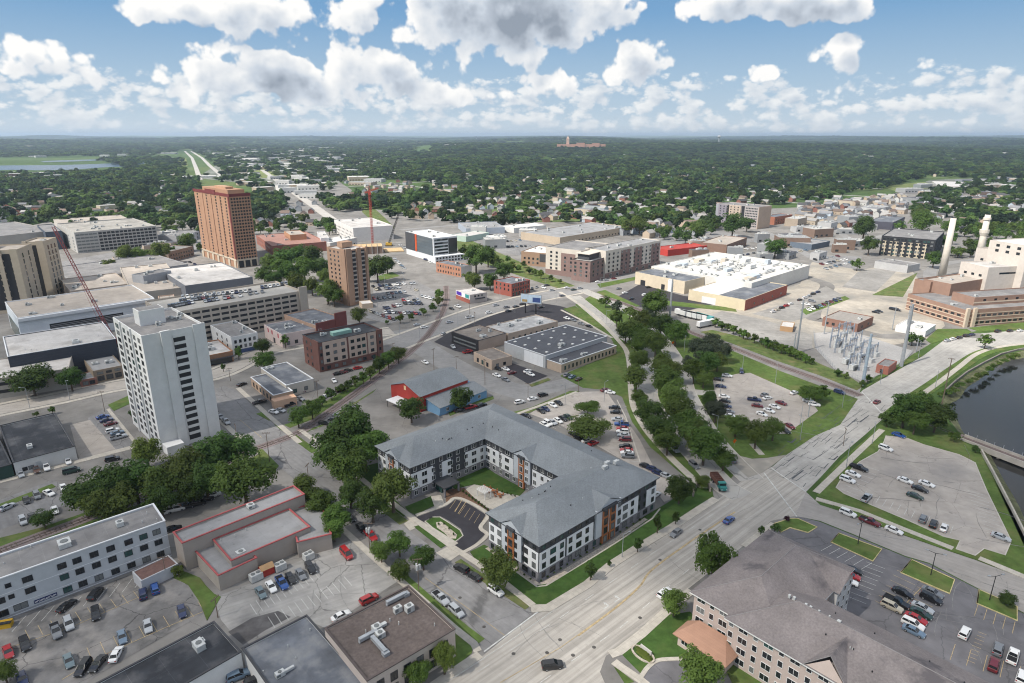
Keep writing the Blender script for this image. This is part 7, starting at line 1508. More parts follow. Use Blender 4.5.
for poly,n in (([(-60,215),(-60,183),(60,181),(197,174),(200,214),(60,218)],110),([(330,200),(345,183),(440,183),(520,160),(560,150),(1000,148),(1090,175),(930,178),(850,192),(760,205),(715,200),(600,220),(440,210)],560),([(885,212),(985,184),(1090,190),(1090,228),(960,226)],60),([(800,238),(800,206),(905,196),(905,212),(870,234)],60),([(385,215),(560,206),(720,200),(712,236),(650,240),(600,222),(440,222)],25)):
    xs_=[p[0] for p in poly]; ys_=[p[1] for p in poly]; k=0; tr=0
    while k<n and tr<n*30:
        tr+=1; px,py=rf.uniform(min(xs_),max(xs_)),rf.uniform(min(ys_),max(ys_))**1.0
        if not inside(poly,np.array([px]),np.array([py]))[0]: continue
        p=G(px,py); i,j=int((p.x+9000)/6),int(p.y/6)
        if not(0<=i<3000 and 0<=j<1500) or MASK[i,j]: continue
        w,d,h,rs_=rf.uniform(8,15),rf.uniform(7,9),rf.uniform(3.5,6.5),rf.uniform(2,3.2); big=rf.random()<.12
        if big: w,d,h=w*2.2,d*1.8,7
        t2=MB(); wm=rf.randrange(4); rm=4+rf.randrange(4); t2.box(-w/2,w/2,-d/2,d/2,0,h,wm,mt=rm)
        if not big: gable_roof(t2,-w/2,w/2,-d/2,d/2,h,rs_,'x',.4,rm,wm)
        T=Matrix.Translation((p.x,p.y,terr(p.x,p.y))) @ Matrix.Rotation(rf.choice([.82,2.39])+rf.uniform(-.08,.08),4,'Z'); nb=len(mbh.v); mbh.v+=[tuple(T @ Vector(v)) for v in t2.v]; mbh.f+=[tuple(nb+q for q in f) for f in t2.f]; mbh.m+=t2.m
        clear(p.x,p.y,w*.6,24 if py>180 else 52); k+=1
o=link('far_houses',mbh.mesh('far_houses',HOUSE_MATS)); tag(o,'scattered small houses showing between the trees of the far suburbs',None,None,'stuff')
mbb=MB()
for poly,n,(sa,sb) in (([(200,177),(240,159),(330,150),(420,150),(420,156),(352,168),(330,190),(262,191)],120,(16,48)),([(190,150),(330,141),(520,140),(520,147),(420,150),(240,158)],120,(40,110)),([(0,157),(0,142),(200,141),(185,154)],60,(25,70)),([(905,189),(985,179),(1080,182),(1080,195)],40,(15,45))):
    xs_=[p[0] for p in poly]; ys_=[p[1] for p in poly]; k=0; tr=0
    while k<n and tr<n*30:
        tr+=1; px,py=rf.uniform(min(xs_),max(xs_)),rf.uniform(min(ys_),max(ys_))
        if not inside(poly,np.array([px]),np.array([py]))[0]: continue
        p=G(px,py); w=rf.uniform(sa,sb); d=w*rf.uniform(.4,.8); t2=MB(); i,j=int((p.x+9000)/6),int(p.y/6)
        if 0<=i<3000 and 0<=j<1500 and MASK[i,j]: continue
        t2.box(-w/2,w/2,-d/2,d/2,0,rf.uniform(4,9),rf.randrange(3),mt=3+rf.randrange(4)); T=Matrix.Translation((p.x,p.y,terr(p.x,p.y))) @ Matrix.Rotation(rf.choice([.15,.82,.4]),4,'Z'); nb=len(mbb.v); mbb.v+=[tuple(T @ Vector(v)) for v in t2.v]; mbb.f+=[tuple(nb+q for q in f) for f in t2.f]; mbb.m+=t2.m; clear(p.x,p.y,w*.5,10); k+=1
o=link('far_commercial_blocks',mbb.mesh('far_commercial_blocks',[M('house_white',0),M('house_tan',0),M('house_grey',0),M('far_roof_white',(.5,.49,.47),.8),M('far_roof_white',0),M('far_roof_pale',(.5,.49,.46),.8),M('houseroof_grey',0)])); tag(o,'mass of low commercial roofs along the far highway corridor',None,None,'stuff')
rn=np.random.RandomState(5); pts=[]
def vpx(X,Y,Z=0):
    z=Z-H; d=Y*CP-z*SP; u_=Y*SP+z*CP; return 512+F*X/d, 341.5-F*u_/d
for band,(y0_,y1_,sp) in enumerate(((480,900,14),(900,1400,15.5),(1400,2000,18),(2000,3000,24),(3000,4500,34),(4500,7000,45),(7000,11000,75),(11000,17000,120))):
    gx=np.arange(-y1_*.9,y1_*.9,sp); gy=np.arange(y0_,y1_,sp); X,Y=np.meshgrid(gx,gy); X=(X+rn.uniform(-.45,.45,X.shape)*sp).ravel(); Y=(Y+rn.uniform(-.45,.45,Y.shape)*sp).ravel(); px,py=vpx(X,Y)
    keep=np.zeros(X.shape,bool)
    nz=.5+.25*np.sin(X*.011+Y*.004)*np.sin(Y*.009-X*.003)+.25*np.sin(X*.0031+1.3)*np.sin(Y*.0037)
    for poly,den in W_REG: keep|=inside(poly,px,py)&(rn.uniform(size=X.shape)*.6+nz*.4<den)
    keep&=(px>-70)&(px<1095)
    X,Y=X[keep],Y[keep]
    m=~MASK[np.clip(((X+9000)/6).astype(int),0,2999),np.clip((Y/6).astype(int),0,1499)]; X,Y=X[m],Y[m]
    for x,y in zip(X,Y): pts.append((x,y,sp/10.0))
pts.sort(key=lambda p:p[1])
n_ind=300-len([o for o in COL.objects if o.get('category')=='tree'])
ind=pts[:max(n_ind,0)]; rest=pts[max(n_ind,0):]
for i,(x,y,s) in enumerate(ind):
    col=rt.choices(['mid','dark','light','olive'],[5,4,1.5,2])[0]; k=rt.randrange(3); h=rt.uniform(8,14); r=rt.uniform(4.2,6.5)
    t=thing('tree',None,'tree',(x,y,0),rt.uniform(0,6.28),'trees of the near residential woods'); c=link('crown',crown_for(col,1,k),t,(0,0,h*.56)); c.scale=(r,r,h*.46); q=link('trunk',TR[k],t); q.scale=(h,h,h)
    nm,_=min(LP,key=lambda q:(q[1].x-x)**2+(q[1].y-y)**2); adj={'dark':'dark','mid':'green','light':'bright','olive':'olive'}[col]; cntl.setdefault(('t',adj,nm),[]).append(t)
for k,l in cntl.items():
    if k[0]!='t': continue
    l.sort(key=lambda o:o.location.x)
    for i,o in enumerate(l): o['label']='%s tree %s from the left among houses near %s'%(k[1],ordw(i),k[2])
# the mass of the woods: one object, points carrying tree copies
FL={'mid':leafmat('woodland_mid',(.056,.098,.027),.55),'dark':leafmat('woodland_dark',(.028,.056,.024),.4),'light':leafmat('woodland_light',(.096,.145,.036),.4)}
FARM=[crown_mesh('far_crown',900+i,7,260,.2,FL[c],.05) for i,c in enumerate(('mid','dark','mid','light','dark','mid','light'))]
src=bpy.data.collections.new('woodland_sources')
for i,me in enumerate(FARM):
    o=bpy.data.objects.new('woodland_crown',me); src.objects.link(o)
me=bpy.data.meshes.new('woodland'); A=np.array(rest); nP=len(A)
S=A[:,2]; hts=rn.uniform(8,17,nP)*np.clip(S,1,1.6)**.35; zs=np.array([terr(x,y) for x,y,_ in rest])+hts*.5
me.vertices.add(nP); me.vertices.foreach_set('co',np.stack([A[:,0],A[:,1],zs],1).ravel().astype(np.float32))
sc=np.stack([S*rn.uniform(4.6,8.2,nP),S*rn.uniform(4.6,8.2,nP),hts*rn.uniform(.42,.62,nP)],1).astype(np.float32)
at=me.attributes.new('sc','FLOAT_VECTOR','POINT'); at.data.foreach_set('vector',sc.ravel())
at=me.attributes.new('rot','FLOAT','POINT'); at.data.foreach_set('value',rn.uniform(0,6.28,nP).astype(np.float32))
at=me.attributes.new('pick','INT','POINT'); at.data.foreach_set('value',rn.randint(0,len(FARM),nP).astype(np.int32))
wood=tag(link('woodland',me),kind='stuff'); wood['label']='mass of leafy trees covering the residential hills to the horizon'
ng=bpy.data.node_groups.new('scatter','GeometryNodeTree'); ng.interface.new_socket('Geometry',in_out='INPUT',socket_type='NodeSocketGeometry'); ng.interface.new_socket('Geometry',in_out='OUTPUT',socket_type='NodeSocketGeometry')
N=ng.nodes; L=ng.links; gi=N.new('NodeGroupInput'); go=N.new('NodeGroupOutput'); ci=N.new('GeometryNodeCollectionInfo'); ci.inputs[0].default_value=src; ci.inputs[1].default_value=True; ci.inputs[2].default_value=True
ip=N.new('GeometryNodeInstanceOnPoints'); ip.inputs['Pick Instance'].default_value=True
def na(name,ty):
    n=N.new('GeometryNodeInputNamedAttribute'); n.data_type=ty; n.inputs[0].default_value=name; return n.outputs['Attribute']
cx=N.new('ShaderNodeCombineXYZ'); L.new(na('rot','FLOAT'),cx.inputs[2]); er=N.new('FunctionNodeEulerToRotation'); L.new(cx.outputs[0],er.inputs[0])
L.new(gi.outputs[0],ip.inputs['Points']); L.new(ci.outputs[0],ip.inputs['Instance']); L.new(na('pick','INT'),ip.inputs['Instance Index']); L.new(er.outputs[0],ip.inputs['Rotation']); L.new(na('sc','FLOAT_VECTOR'),ip.inputs['Scale']); L.new(ip.outputs[0],go.inputs[0])
md=wood.modifiers.new('scatter','NODES'); md.node_group=ng
print('woodland points',nP,'individual trees',len(ind))
# ================================================================ POLES, CRANES, SUBSTATION, BRIDGE
def hgt(pb,pt):
    p=G(*pb); lo,hi=0.,100.
    for _ in range(40):
        m=(lo+hi)/2
        if to_px(p.x,p.y,m)[1]>pt[1]: lo=m
        else: hi=m
    return p,lo
def pole(pb,pt,label,kind='utility_pole',arms=1,r=None,mat=None,rot=None,group=None,lamp=0,trans=False):
    p,h=hgt(pb,pt); r=r or max(.12,h*.012); mat=mat or m_wood
    t=thing(kind,label,kind.replace('_',' '),(p.x,p.y,0),rt.uniform(0,3.1) if rot is None else rot,group)
    mb=MB(); mb.tube((0,0,0),(0,0,h),r,r*.65,n=8); part('pole',mb,mat,t)
    for k in range(arms):
        mb=MB(); z=h-.5-k*1.3; mb.box(-1.25,1.25,-.07,.07,z,z+.16,0,True)
        for x in (-1.1,-.5,.5,1.1): mb.tube((x,0,z+.16),(x,0,z+.42),.06,n=6)
        part('crossarm',mb,mat,t)
    if lamp:
        for s in ((1,) if lamp==1 else (-1,1)):
            mb=MB(); mb.tube((0,0,h-.1),(s*1.9,0,h+.25),.07,.05,n=6); part('arm',mb,mat,t); mb=MB(); mb.box(s*1.9-.4,s*1.9+.4,-.16,.16,h+.18,h+.34,0,True); part('lamp_head',mb,m_steel,t)
    if trans:
        for a in (0,2.1,4.2): mb=MB(); mb.tube((.45*math.cos(a),.45*math.sin(a),h-3.2),(.45*math.cos(a),.45*math.sin(a),h-1.9),.28,n=10); part('transformer',mb,m_unit,t)
    return t
pole((622,557.5),(622,534),'tall grey street lamp on the apartment lawn by the main road','street_lamp',0,lamp=1,mat=m_steel,rot=.4)
for i,(b_,t_,w) in enumerate((((930.6,575.5),(934.5,553),'middle of the three dark lamps in the residence car park'),((989.3,600.5),(994.3,576),'rightmost dark lamp on the bush island of the residence car park'),((857.8,544.5),(858.8,522.6),'leftmost dark lamp on the first grass island of the residence car park'))): pole(b_,t_,w,'car_park_lamp',0,lamp=2,mat=m_blackm,group='lamps of the residence car park')
for b_,t_,w,tr in (((269.7,462),(266,432),'wooden pole on the corner where tracks cross the side street',0),((308.6,479.5),(306.6,464),'wooden pole at the corner of the stone building',0),((369.8,549.5),(368,522),'wooden pole with white transformers by the red pickup',1),((419,592),(417.6,558),'wooden pole with white transformers above the roof ducts',1),((318.5,403.6),(318,380.5),'wooden pole in the hedge row by the tracks',0),((394,364.8),(393,343),'wooden pole at the far end of the hedge row',0),((236.5,436),(236,424),'short pole on the side street edge near the white tower',0),((434,370),(434,348.5),'wooden pole behind the barn-shaped hall',0),((456.4,370.5),(455.8,356),'short wooden pole near the barn roof end',0),((485,384.5),(485,359),'wooden pole in front of the small tan shop',0),((528,397.6),(528,383),'short pole beside the grass strip of the warehouse street',0),((578.3,391.7),(578.3,378),'short pole at the green field corner',0),((167,580),(162,556),'thin pole at the end wall of the long hotel',0),((218,617.5),(217.3,597),'wooden pole at the corner of the black roof',0),((941,408),(950.3,358),'tall wooden pole in the riverside trees',0),((105,412),(100,391),'pole on the street behind the white-walled black roof',0),((230.5,381),(229.5,368),'pole at the street junction by the rust shop',0),((475,331),(475,312),'thin pole on the broad avenue kerb',0),((470,322),(470,303),'grey pole beside the avenue',0),((843,446),(846,428),'lamp pole on the verge of the middle car park',0)):
    pole(b_,t_,w,trans=bool(tr),group='wooden utility poles')
for b_,t_,w,r,m in (((669.4,321),(669.8,279),'white monopole beside the parkway trees',.7,m_steel),((796.3,353),(802.5,300),'tall steel monopole on the bare yard before the plant lot',.55,m_steel),((793,354.5),(793,333),'short steel pole next to the tall one on the bare yard',.4,m_steel),((824,334),(831,302),'wooden-grey mast behind the substation gravel',.35,m_steel),((901,366.5),(909,304),'biggest galvanised monopole right of the substation',.85,m_steel),((862.5,385),(869,334),'blue-grey monopole at the near tip of the substation',.8,M('pole_blue_grey',(.3,.36,.42),.5)),((892,330),(895.5,307),'slim mast before the power station',.3,m_steel),((906,330),(910,302),'slim mast with white head before the power station wing',.3,m_steel),((916,352),(917.5,338),'short mast at the road bend by the control house',.25,m_steel),((808,417),(810,398),'slim lamp mast on the grass by the patched road',.2,m_steel)):
    t=pole(b_,t_,w,'steel_monopole',0,r,m,group='steel power line poles'); h=hgt(b_,t_)[1]
    if h>18:
        for z in (.72,.82,.92):
            mb=MB(); mb.tube((0,0,h*z),(2.2,0,h*z+.4),.12,.06,n=6); mb.tube((0,0,h*z+.9),(-2.2,0,h*z+1.3),.12,.06,n=6); part('arm',mb,m,t)
# slim street lamps
lamps_=[('along the broad avenue',[(400,336),(420,342),(440,321),(458,327),(500,300),(515,313),(545,291),(556,301),(585,283),(600,290),(625,274),(660,271)]),('along the parkway lanes',[(606,325),(640,352),(643,385),(652,412),(672,440),(684,352),(692,385),(716,438)]),('in the big central car park',[(385,288),(404,285),(395,303),(420,301),(378,313),(402,310)]),('beside the patched road',[(800,440),(842,408),(880,384),(918,358),(846,468),(872,444),(905,411),(935,388)]),('around the middle car park',[(742,372),(775,384),(720,395),(800,425)]),('in the apartment car park',[(565,405),(604,402),(620,430)]),('along the near street',[(30,408),(70,400),(150,388),(180,383),(320,345),(350,340)])]
for wh,ps in lamps_:
    for i,(px,py) in enumerate(sorted(ps)):
        p=G(px,py); h=9.0; t=thing('street_lamp','slim grey street lamp %s, %s from the left'%(wh,ordw(i)),'street lamp',(p.x,p.y,.05),rt.uniform(0,6),'street lamps '+wh); mb=MB(); mb.tube((0,0,0),(0,0,h),.12,.07,n=6); part('pole',mb,m_steel,t); mb=MB(); mb.tube((0,0,h-.1),(1.8,0,h+.25),.05,n=5); part('arm',mb,m_steel,t); mb=MB(); mb.box(1.5,2.3,-.15,.15,h+.18,h+.32,0,True); part('lamp_head',mb,m_steel,t)
# substation frames
rg=random.Random(3)
m_gal=M('gantry_steel',(.36,.41,.48),.5,.1)
gs=[(834,340),(841,336),(849,340),(857,345),(838,352),(847,356),(856,362),(842,346),(865,353),(852,350),(862,370),(868,362),(833,347),(846,333),(873,356),(852,368)]
for i,(px,py) in enumerate(sorted(gs)):
    h=rg.uniform(6.5,9.5); p=G(px,py); t=thing('switchyard_gantry','blue-grey lattice gantry in the substation, %s from the left'%ordw(i),'gantry',(p.x,p.y,.05),.55,'lattice gantries of the substation')
    for s in (-1,1):
        mb=MB(); w=.3
        for dx in (-w,w):
            for dy in (-w,w): mb.tube((s*3+dx,dy,0),(s*3+dx*.4,dy*.4,h),.07,n=4)
        for z in range(int(h/1.3)):
            z0_=z*1.3; k=1-.6*z0_/h; mb.tube((s*3-w*k,-w*k,z0_),(s*3+w*k,-w*k,z0_+1.3),.05,n=4); mb.tube((s*3+w*k,w*k,z0_),(s*3-w*k,w*k,z0_+1.3),.05,n=4)
        part('lattice_leg',mb,m_gal,t)
    mb=MB(); z=h*.8; mb.box(-3,3,-.08,.08,z,z+.15,0,True); mb.box(-3,3,-.08,.08,z+.6,z+.75,0,True)
    for k in range(8): x=-3+k*.75; mb.tube((x,0,z+.1),(x+.75,0,z+.7),.05,n=4)
    part('beam',mb,m_gal,t)
    for k in range(4): x=-2.2+k*1.5; mb=MB(); mb.tube((x,0,z),(x,0,z-1.6),.16,.1,n=6); part('insulator',mb,M('insulator',(.4,.36,.34),.4),t)
    mb=MB(); mb.box(-1.4,1.4,-2.4,-.9,0,2.2,0,True); mb.tube((-1,-1.6,2.2),(-1,-1.6,4.6),.12,.06,n=5); mb.tube((0,-1.6,2.2),(0,-1.6,4.6),.12,.06,n=5); mb.tube((1,-1.6,2.2),(1,-1.6,4.6),.12,.06,n=5); part('breaker',mb,m_unit,t)
for i,(px,py) in enumerate(((846,362),(853,368),(838,344),(860,357))):
    p=G(px,py,1); t=thing('transformer','grey finned transformer between the gantries, %s from the left'%ordw(i),'transformer',(p.x,p.y,.05),.55,'transformers of the substation'); mb=MB(); mb.box(-1.8,1.8,-1.1,1.1,.2,2.8,0,True); part('tank',mb,m_unit,t)
    for k in range(6): mb=MB(); mb.box(-1.6+k*.6,-1.45+k*.6,-1.6,-1.12,.5,2.5,0,True); part('cooling_fin',mb,m_unit2,t)
    for k in range(3): mb=MB(); mb.tube((-1+k,0,2.8),(-1+k,0,4.2),.14,.08,n=7); part('bushing',mb,m_gal,t)
# fence round the yard
fp=[(813.5,333),(815,348),(834,369),(862,382),(901,366),(913,351)]; mb=MB(); Pf=[G(*q) for q in fp]
t=thing('yard_fence','thin grey mesh fence round the substation gravel','fence',(Pf[0].x,Pf[0].y,0))
for a,b_ in zip(Pf,Pf[1:]):
    d=b_-a; n=int(d.length/3)+1
    for k in range(n):
        q=a+d*(k/n)-Pf[0]; m2=MB(); m2.tube((q.x,q.y,0),(q.x,q.y,2.2),.05,n=5); part('post',m2,m_steel,t)
    for z in (.3,1.2,2.1): q,w=a-Pf[0],b_-Pf[0]; mb.tube((q.x,q.y,z),(w.x,w.y,z),.035,n=4)
part('rail',mb,m_steel,t)
# cranes
m_cr=M('crane_red',(.42,.07,.05),.6,.08)
def lattice(mb,a,b_,w,n,mi=0,r=.12):
    a,b_=Vector(a),Vector(b_); d=(b_-a).normalized(); u=d.orthogonal().normalized()*w; v=d.cross(u).normalized()*w; C4=[u+v,u-v,-u-v,-u+v]
    for c in C4: mb.tube(a+c,b_+c,r,n=4,mi=mi)
    for k in range(n):
        p=a+(b_-a)*(k/n); q=a+(b_-a)*((k+1)/n)
        for i in range(4): mb.tube(p+C4[i],q+C4[(i+1)%4],r*.7,n=4,mi=mi)
p,h=hgt((373,246),(370.5,192)); t=thing('tower_crane','orange-red tower crane above the building site','crane',(p.x,p.y,0),0); mb=MB(); lattice(mb,(0,0,0),(0,0,h-3),.8,18,r=.17); part('mast',mb,m_cr,t)
mb=MB(); mb.box(-1.4,1.4,-1.4,1.4,h-3,h-.5,0,True); part('cab',mb,m_cr,t); mb=MB(); lattice(mb,(-3,-12,h),(2,34,h+1.5),.7,14,r=.14); part('jib',mb,m_cr,t); mb=MB(); mb.tube((0,0,h-1),(0,0,h+7),.5,.2,n=5); part('tower_head',mb,m_cr,t); mb=MB(); mb.box(-5,-2,-14,-10,h-2.2,h+.3,0,True); part('counterweight',mb,m_gravel,t)
a=G(112,331,8.0); tip=G(53,226.5,62.0); t=thing('lattice_crane','red lattice boom crane rising behind the white tower','crane',(a.x,a.y,0),0); d=tip-a; mb=MB(); lattice(mb,(0,0,3.5),(d.x,d.y,62),.6,30,r=.1); part('boom',mb,M('crane_dark_red',(.24,.06,.06),.6,.08),t)
mb=MB(); mb.box(-3,3,-2,2,1.2,4,0,True); part('cab',mb,M('crane_dark_red',0),t); mb=MB(); mb.box(-4,4,-3,-1.8,0,1.2); mb.box(-4,4,1.8,3,0,1.2); part('track',mb,m_blackm,t); mb=MB(); mb.tube((0,0,4),(-4,-3,14),.3,n=5); mb.tube((-4,-3,14),(d.x*.97,d.y*.97,60),.06,n=4); part('mast',mb,M('crane_dark_red',0),t)
a=G(389,246); tip=G(398.5,214.5,34); t=thing('crawler_crane','black crawler crane boom next to the orange-red tower crane','crane',(a.x,a.y,0),0); d=tip-a; mb=MB(); lattice(mb,(0,0,2.5),(d.x,d.y,34),.6,14,r=.2); part('boom',mb,m_blackm,t); mb=MB(); mb.box(-3,3,-2,2,1,3.5,0,True); part('cab',mb,M('crane_yellow',(.45,.28,.04),.6),t); mb=MB(); mb.box(-3.5,3.5,-2.4,-1.4,0,1); mb.box(-3.5,3.5,1.4,2.4,0,1); part('track',mb,m_blackm,t)
# the unfinished building at the crane
p=G(375,250); t=thing('construction_site','low unfinished brown building shell around the tower crane','building site',(p.x,p.y,0),.3)
mb=MB(); mb.box(-34,6,-22,-4,0,7,0,mt=1); part('wall',mb,[wallmat((.2,.14,.11)),M('deck_plywood',(.5,.36,.2),.8,.15,.3)],t)
for k in range(8): mb=MB(); mb.box(-30+k*5,-29.4+k*5,-22.6,-22,0,9.5); part('column',mb,m_gravel,t)
mb=MB(); mb.box(8,26,-18,2,0,1.0,0,mt=0); part('foundation',mb,M('deck_plywood',0),t)
# billboard
p,h=hgt((525,313),(526,292)); t=thing('billboard','two-post billboard with a pale blue poster over the corner lot','billboard',(p.x,p.y,0),-.35)
for x in (0,7): mb=MB(); mb.tube((x,.6,0),(x,.6,8),.45,n=10); part('post',mb,m_blackm,t)
mb=MB(); mb.box(-3,11,0,.5,6.5,12.5,0,True); part('panel',mb,M('billboard_edge',(.3,.3,.3),.6),t); mb=MB(); mb.box(-2.7,10.7,-.06,0,7,12.2,0,True); mb.box(5,10.2,-.1,-.05,7.6,10.6,1,True); mb.box(-2,1.5,-.1,-.05,7.4,9,2,True); part('poster',mb,[M('poster_sky',(.42,.52,.62),.6,.1,.4),M('poster_navy',(.04,.07,.2),.6),M('poster_ochre',(.35,.24,.1),.6,.2)],t)
# round orange road works signs and the yellow barrier
for px,py,lab in ((734,440.5,'orange diamond road works sign at the parkway mouth'),(672.5,340.5,'orange road works sign beside the upper parkway')):
    p=G(px,py+6,0); t=thing('road_works_sign',lab,'road sign',(p.x,p.y,.06),.5,'orange road works signs'); mb=MB(); mb.tube((0,0,0),(0,0,2.0),.05,n=6); part('post',mb,m_steel,t); o=MB(); s=.95; o.poly([(0,-.06,1.2),(s,-.06,1.2+s),(0,-.06,1.2+2*s),(-s,-.06,1.2+s)]); o.poly([(-s,.0,1.2+s),(0,.0,1.2+2*s),(s,.0,1.2+s),(0,.0,1.2)]); part('panel',o,M('sign_orange',(.75,.16,.02),.5),t)
# stone wall at the junction, flood wall, road wall and railway bridge
pts=[G(*q) for q in ((693,497),(694,490),(701,484),(708,486),(710,492))]; mb=MB(); strip_pts=catmull(pts,4)
for a,b_ in zip(strip_pts,strip_pts[1:]): d=b_-a; mb.obox((a+b_)/2,d,d.length/2+.05,.3,.0,1.3)
tag(link('stone_wall',mb.mesh('stone_wall',M('wall_stone',(.3,.25,.22),.9,.3,1.5))),'low curved stone wall at the junction by the truck','wall')
def wall(px,z,hh,w,lab,mat,name):
    P_l=[G(*q,z) for q in px]; mb=MB()
    for a,b_ in zip(P_l,P_l[1:]): d=b_-a; mb.obox((a+b_)/2,d,d.length/2+w*.4,w/2,z-5,z+hh)
    tag(link(name,mb.mesh(name,mat)),lab,'wall')
wall([(981,452),(994,476),(1008,503),(1024,535),(1045,578)],0,1.1,.5,'pale concrete flood wall along the river car park',m_side,'flood_wall')
wall([(945,391.5),(956,381.5),(967,373),(984,363.5),(1001,355),(1018,350.5),(1060,344)],0,1.0,.6,'dark concrete retaining wall between road and river bank',M('wall_dark_concrete',(.22,.2,.18),.9,.2,.6),'retaining_wall')
a,b_=G(961,437.5),G(1075,481); d=(b_-a); L_=d.length; t=thing('railway_bridge','low steel railway bridge crossing the river with pale side girders','bridge',(a.x,a.y,0),math.atan2(d.y,d.x))
mb=MB(); mb.box(0,L_,-2.1,2.1,-.9,-.05,0,True); part('deck',mb,m_ballast,t)
for y in (-2.4,2.1): mb=MB(); mb.box(0,L_,y,y+.3,-1.2,.9,0,True); part('girder',mb,M('girder_pale',(.4,.37,.33),.7,.15,.4),t)
for y in (-.75,.75): mb=MB(); mb.box(0,L_,y-.06,y+.06,-.05,.15,0,True); part('rail',mb,m_rail,t)
for k in range(1,int(L_/14)): mb=MB(); mb.box(k*14-.35,k*14+.35,-2.2,2.2,-6,-.92,0,True); part('pier',mb,M('wall_dark_concrete',0),t)
for k in range(int(L_/3)): mb=MB(); mb.box(k*3+1-.05,k*3+1+.05,2.42,2.52,.9,2.0,0); part('railing_post',mb,m_steel,t) if k<40 else None
# ================================================================ LIGHT, SKY, CAMERA
SUN_EL, SUN_AZ = 50.0, 238.0    # azimuth measured clockwise from +Y
sd=Vector((math.sin(math.radians(SUN_AZ))*math.cos(math.radians(SUN_EL)), math.cos(math.radians(SUN_AZ))*math.cos(math.radians(SUN_EL)), math.sin(math.radians(SUN_EL))))
sl=bpy.data.lights.new('sun','SUN'); sl.energy=3.0; sl.angle=math.radians(.6); sl.color=(1,.94,.85)
so=bpy.data.objects.new('sun',sl); COL.objects.link(so); so.rotation_euler=(-sd).to_track_quat('-Z','Y').to_euler()
# unseen cloud mesh behind the camera, added to shade the near town
m_cl=bpy.data.materials.new('shade_cloud_vapour'); m_cl.use_nodes=True; cn=m_cl.node_tree; cb=cn.nodes['Principled BSDF']; cb.inputs['Base Color'].default_value=(.9,.9,.9,1); cb.inputs['Roughness'].default_value=1
ct=cn.nodes.new('ShaderNodeBsdfTransparent'); cm=cn.nodes.new('ShaderNodeMixShader'); cm.inputs[0].default_value=.17; cn.links.new(ct.outputs[0],cm.inputs[1]); cn.links.new(cb.outputs[0],cm.inputs[2]); cn.links.new(cm.outputs[0],cn.nodes['Material Output'].inputs[0])
CLZ=950.0; off=Vector((sd.x,sd.y))*(CLZ/sd.z); rcl=random.Random(2); bmc=bmesh.new()
for (gx,gy,rx,ry) in ((-260,60,230,150),(0,60,220,150),(220,60,200,140),(380,110,190,130),(-130,230,220,150),(60,250,160,100),(-330,250,200,140),(190,190,130,80),(330,210,130,70),(-40,330,150,80),(-230,370,170,80),(500,140,160,130)):
    mt=Matrix.Translation((gx+off.x,gy+off.y,CLZ)) @ Matrix.Diagonal((rx,ry,70,1)); r_=bmesh.ops.create_icosphere(bmc,subdivisions=4,radius=1,matrix=mt)
    for v in r_['verts']:
        c=Vector((gx+off.x,gy+off.y,CLZ)); d=v.co-c; k=1+.13*math.sin(v.co.x*.021+1)*math.sin(v.co.y*.019)+.09*math.sin(v.co.x*.05+v.co.y*.043); v.co=c+Vector((d.x*k,d.y*k,d.z*k*(1.5 if d.z>0 else .35)))
CL2=1500.0; off=Vector((sd.x,sd.y))*(CL2/sd.z)  # more unseen clouds, added to darken the distant woods
for (gx,gy,rx,ry) in ((900,1500,420,260),(1700,1900,520,300),(300,2300,620,360),(1500,2900,800,420),(2900,2900,700,500),(400,3700,900,500),(2200,4300,1100,600),(3900,4500,1000,600),(800,5600,1200,600),(3200,6400,1500,700),(-900,3400,500,300),(-2600,4700,900,450),(-1200,6200,1300,600),(5200,6800,1200,800)):
    mt=Matrix.Translation((gx+off.x,gy+off.y,CL2)) @ Matrix.Diagonal((rx,ry,120,1)); r_=bmesh.ops.create_icosphere(bmc,subdivisions=4,radius=1,matrix=mt); c=Vector((gx+off.x,gy+off.y,CL2))
    for v in r_['verts']: d=v.co-c; k=1+.16*math.sin(v.co.x*.007+gx)*math.sin(v.co.y*.008)+.1*math.sin(v.co.x*.019+v.co.y*.017); v.co=c+Vector((d.x*k,d.y*k,d.z*k*(1.5 if d.z>0 else .35)))
mec=bpy.data.meshes.new('shade_cloud'); bmc.to_mesh(mec); bmc.free(); mec.materials.append(m_cl); tag(link('shade_cloud',mec),kind='stuff')
w=bpy.data.worlds.new('World'); SC.world=w; w.use_nodes=True; nt=w.node_tree; N=nt.nodes; L=nt.links
bg=N['Background']; bg.inputs[1].default_value=.095
sky=N.new('ShaderNodeTexSky'); sky.sky_type='NISHITA'; sky.sun_disc=False; sky.sun_elevation=math.radians(SUN_EL); sky.sun_rotation=math.radians(SUN_AZ); sky.altitude=300; sky.air_density=1.0; sky.dust_density=.6; sky.ozone_density=1.6
tc=N.new('ShaderNodeTexCoord'); sp=N.new('ShaderNodeSeparateXYZ'); L.new(tc.outputs['Generated'],sp.inputs[0])
def mth(op,a,b=None,c=None,clamp=False):
    n=N.new('ShaderNodeMath'); n.operation=op; n.use_clamp=clamp
    for i,x in enumerate((a,b,c)):
        if x is None: continue
        if isinstance(x,(int,float)): n.inputs[i].default_value=x
        else: L.new(x,n.inputs[i])
    return n.outputs[0]
def ramp(x,a,b_,c=0.0,d=1.0,smooth=True):
    r=N.new('ShaderNodeMapRange'); r.interpolation_type='SMOOTHSTEP' if smooth else 'LINEAR'; L.new(x,r.inputs[0])
    for i,v_ in enumerate((a,b_,c,d)): r.inputs[i+1].default_value=v_
    return r.outputs[0]
az=mth('ARCTAN2',sp.outputs[0],sp.outputs[1]); el=mth('ARCSINE',sp.outputs[2])
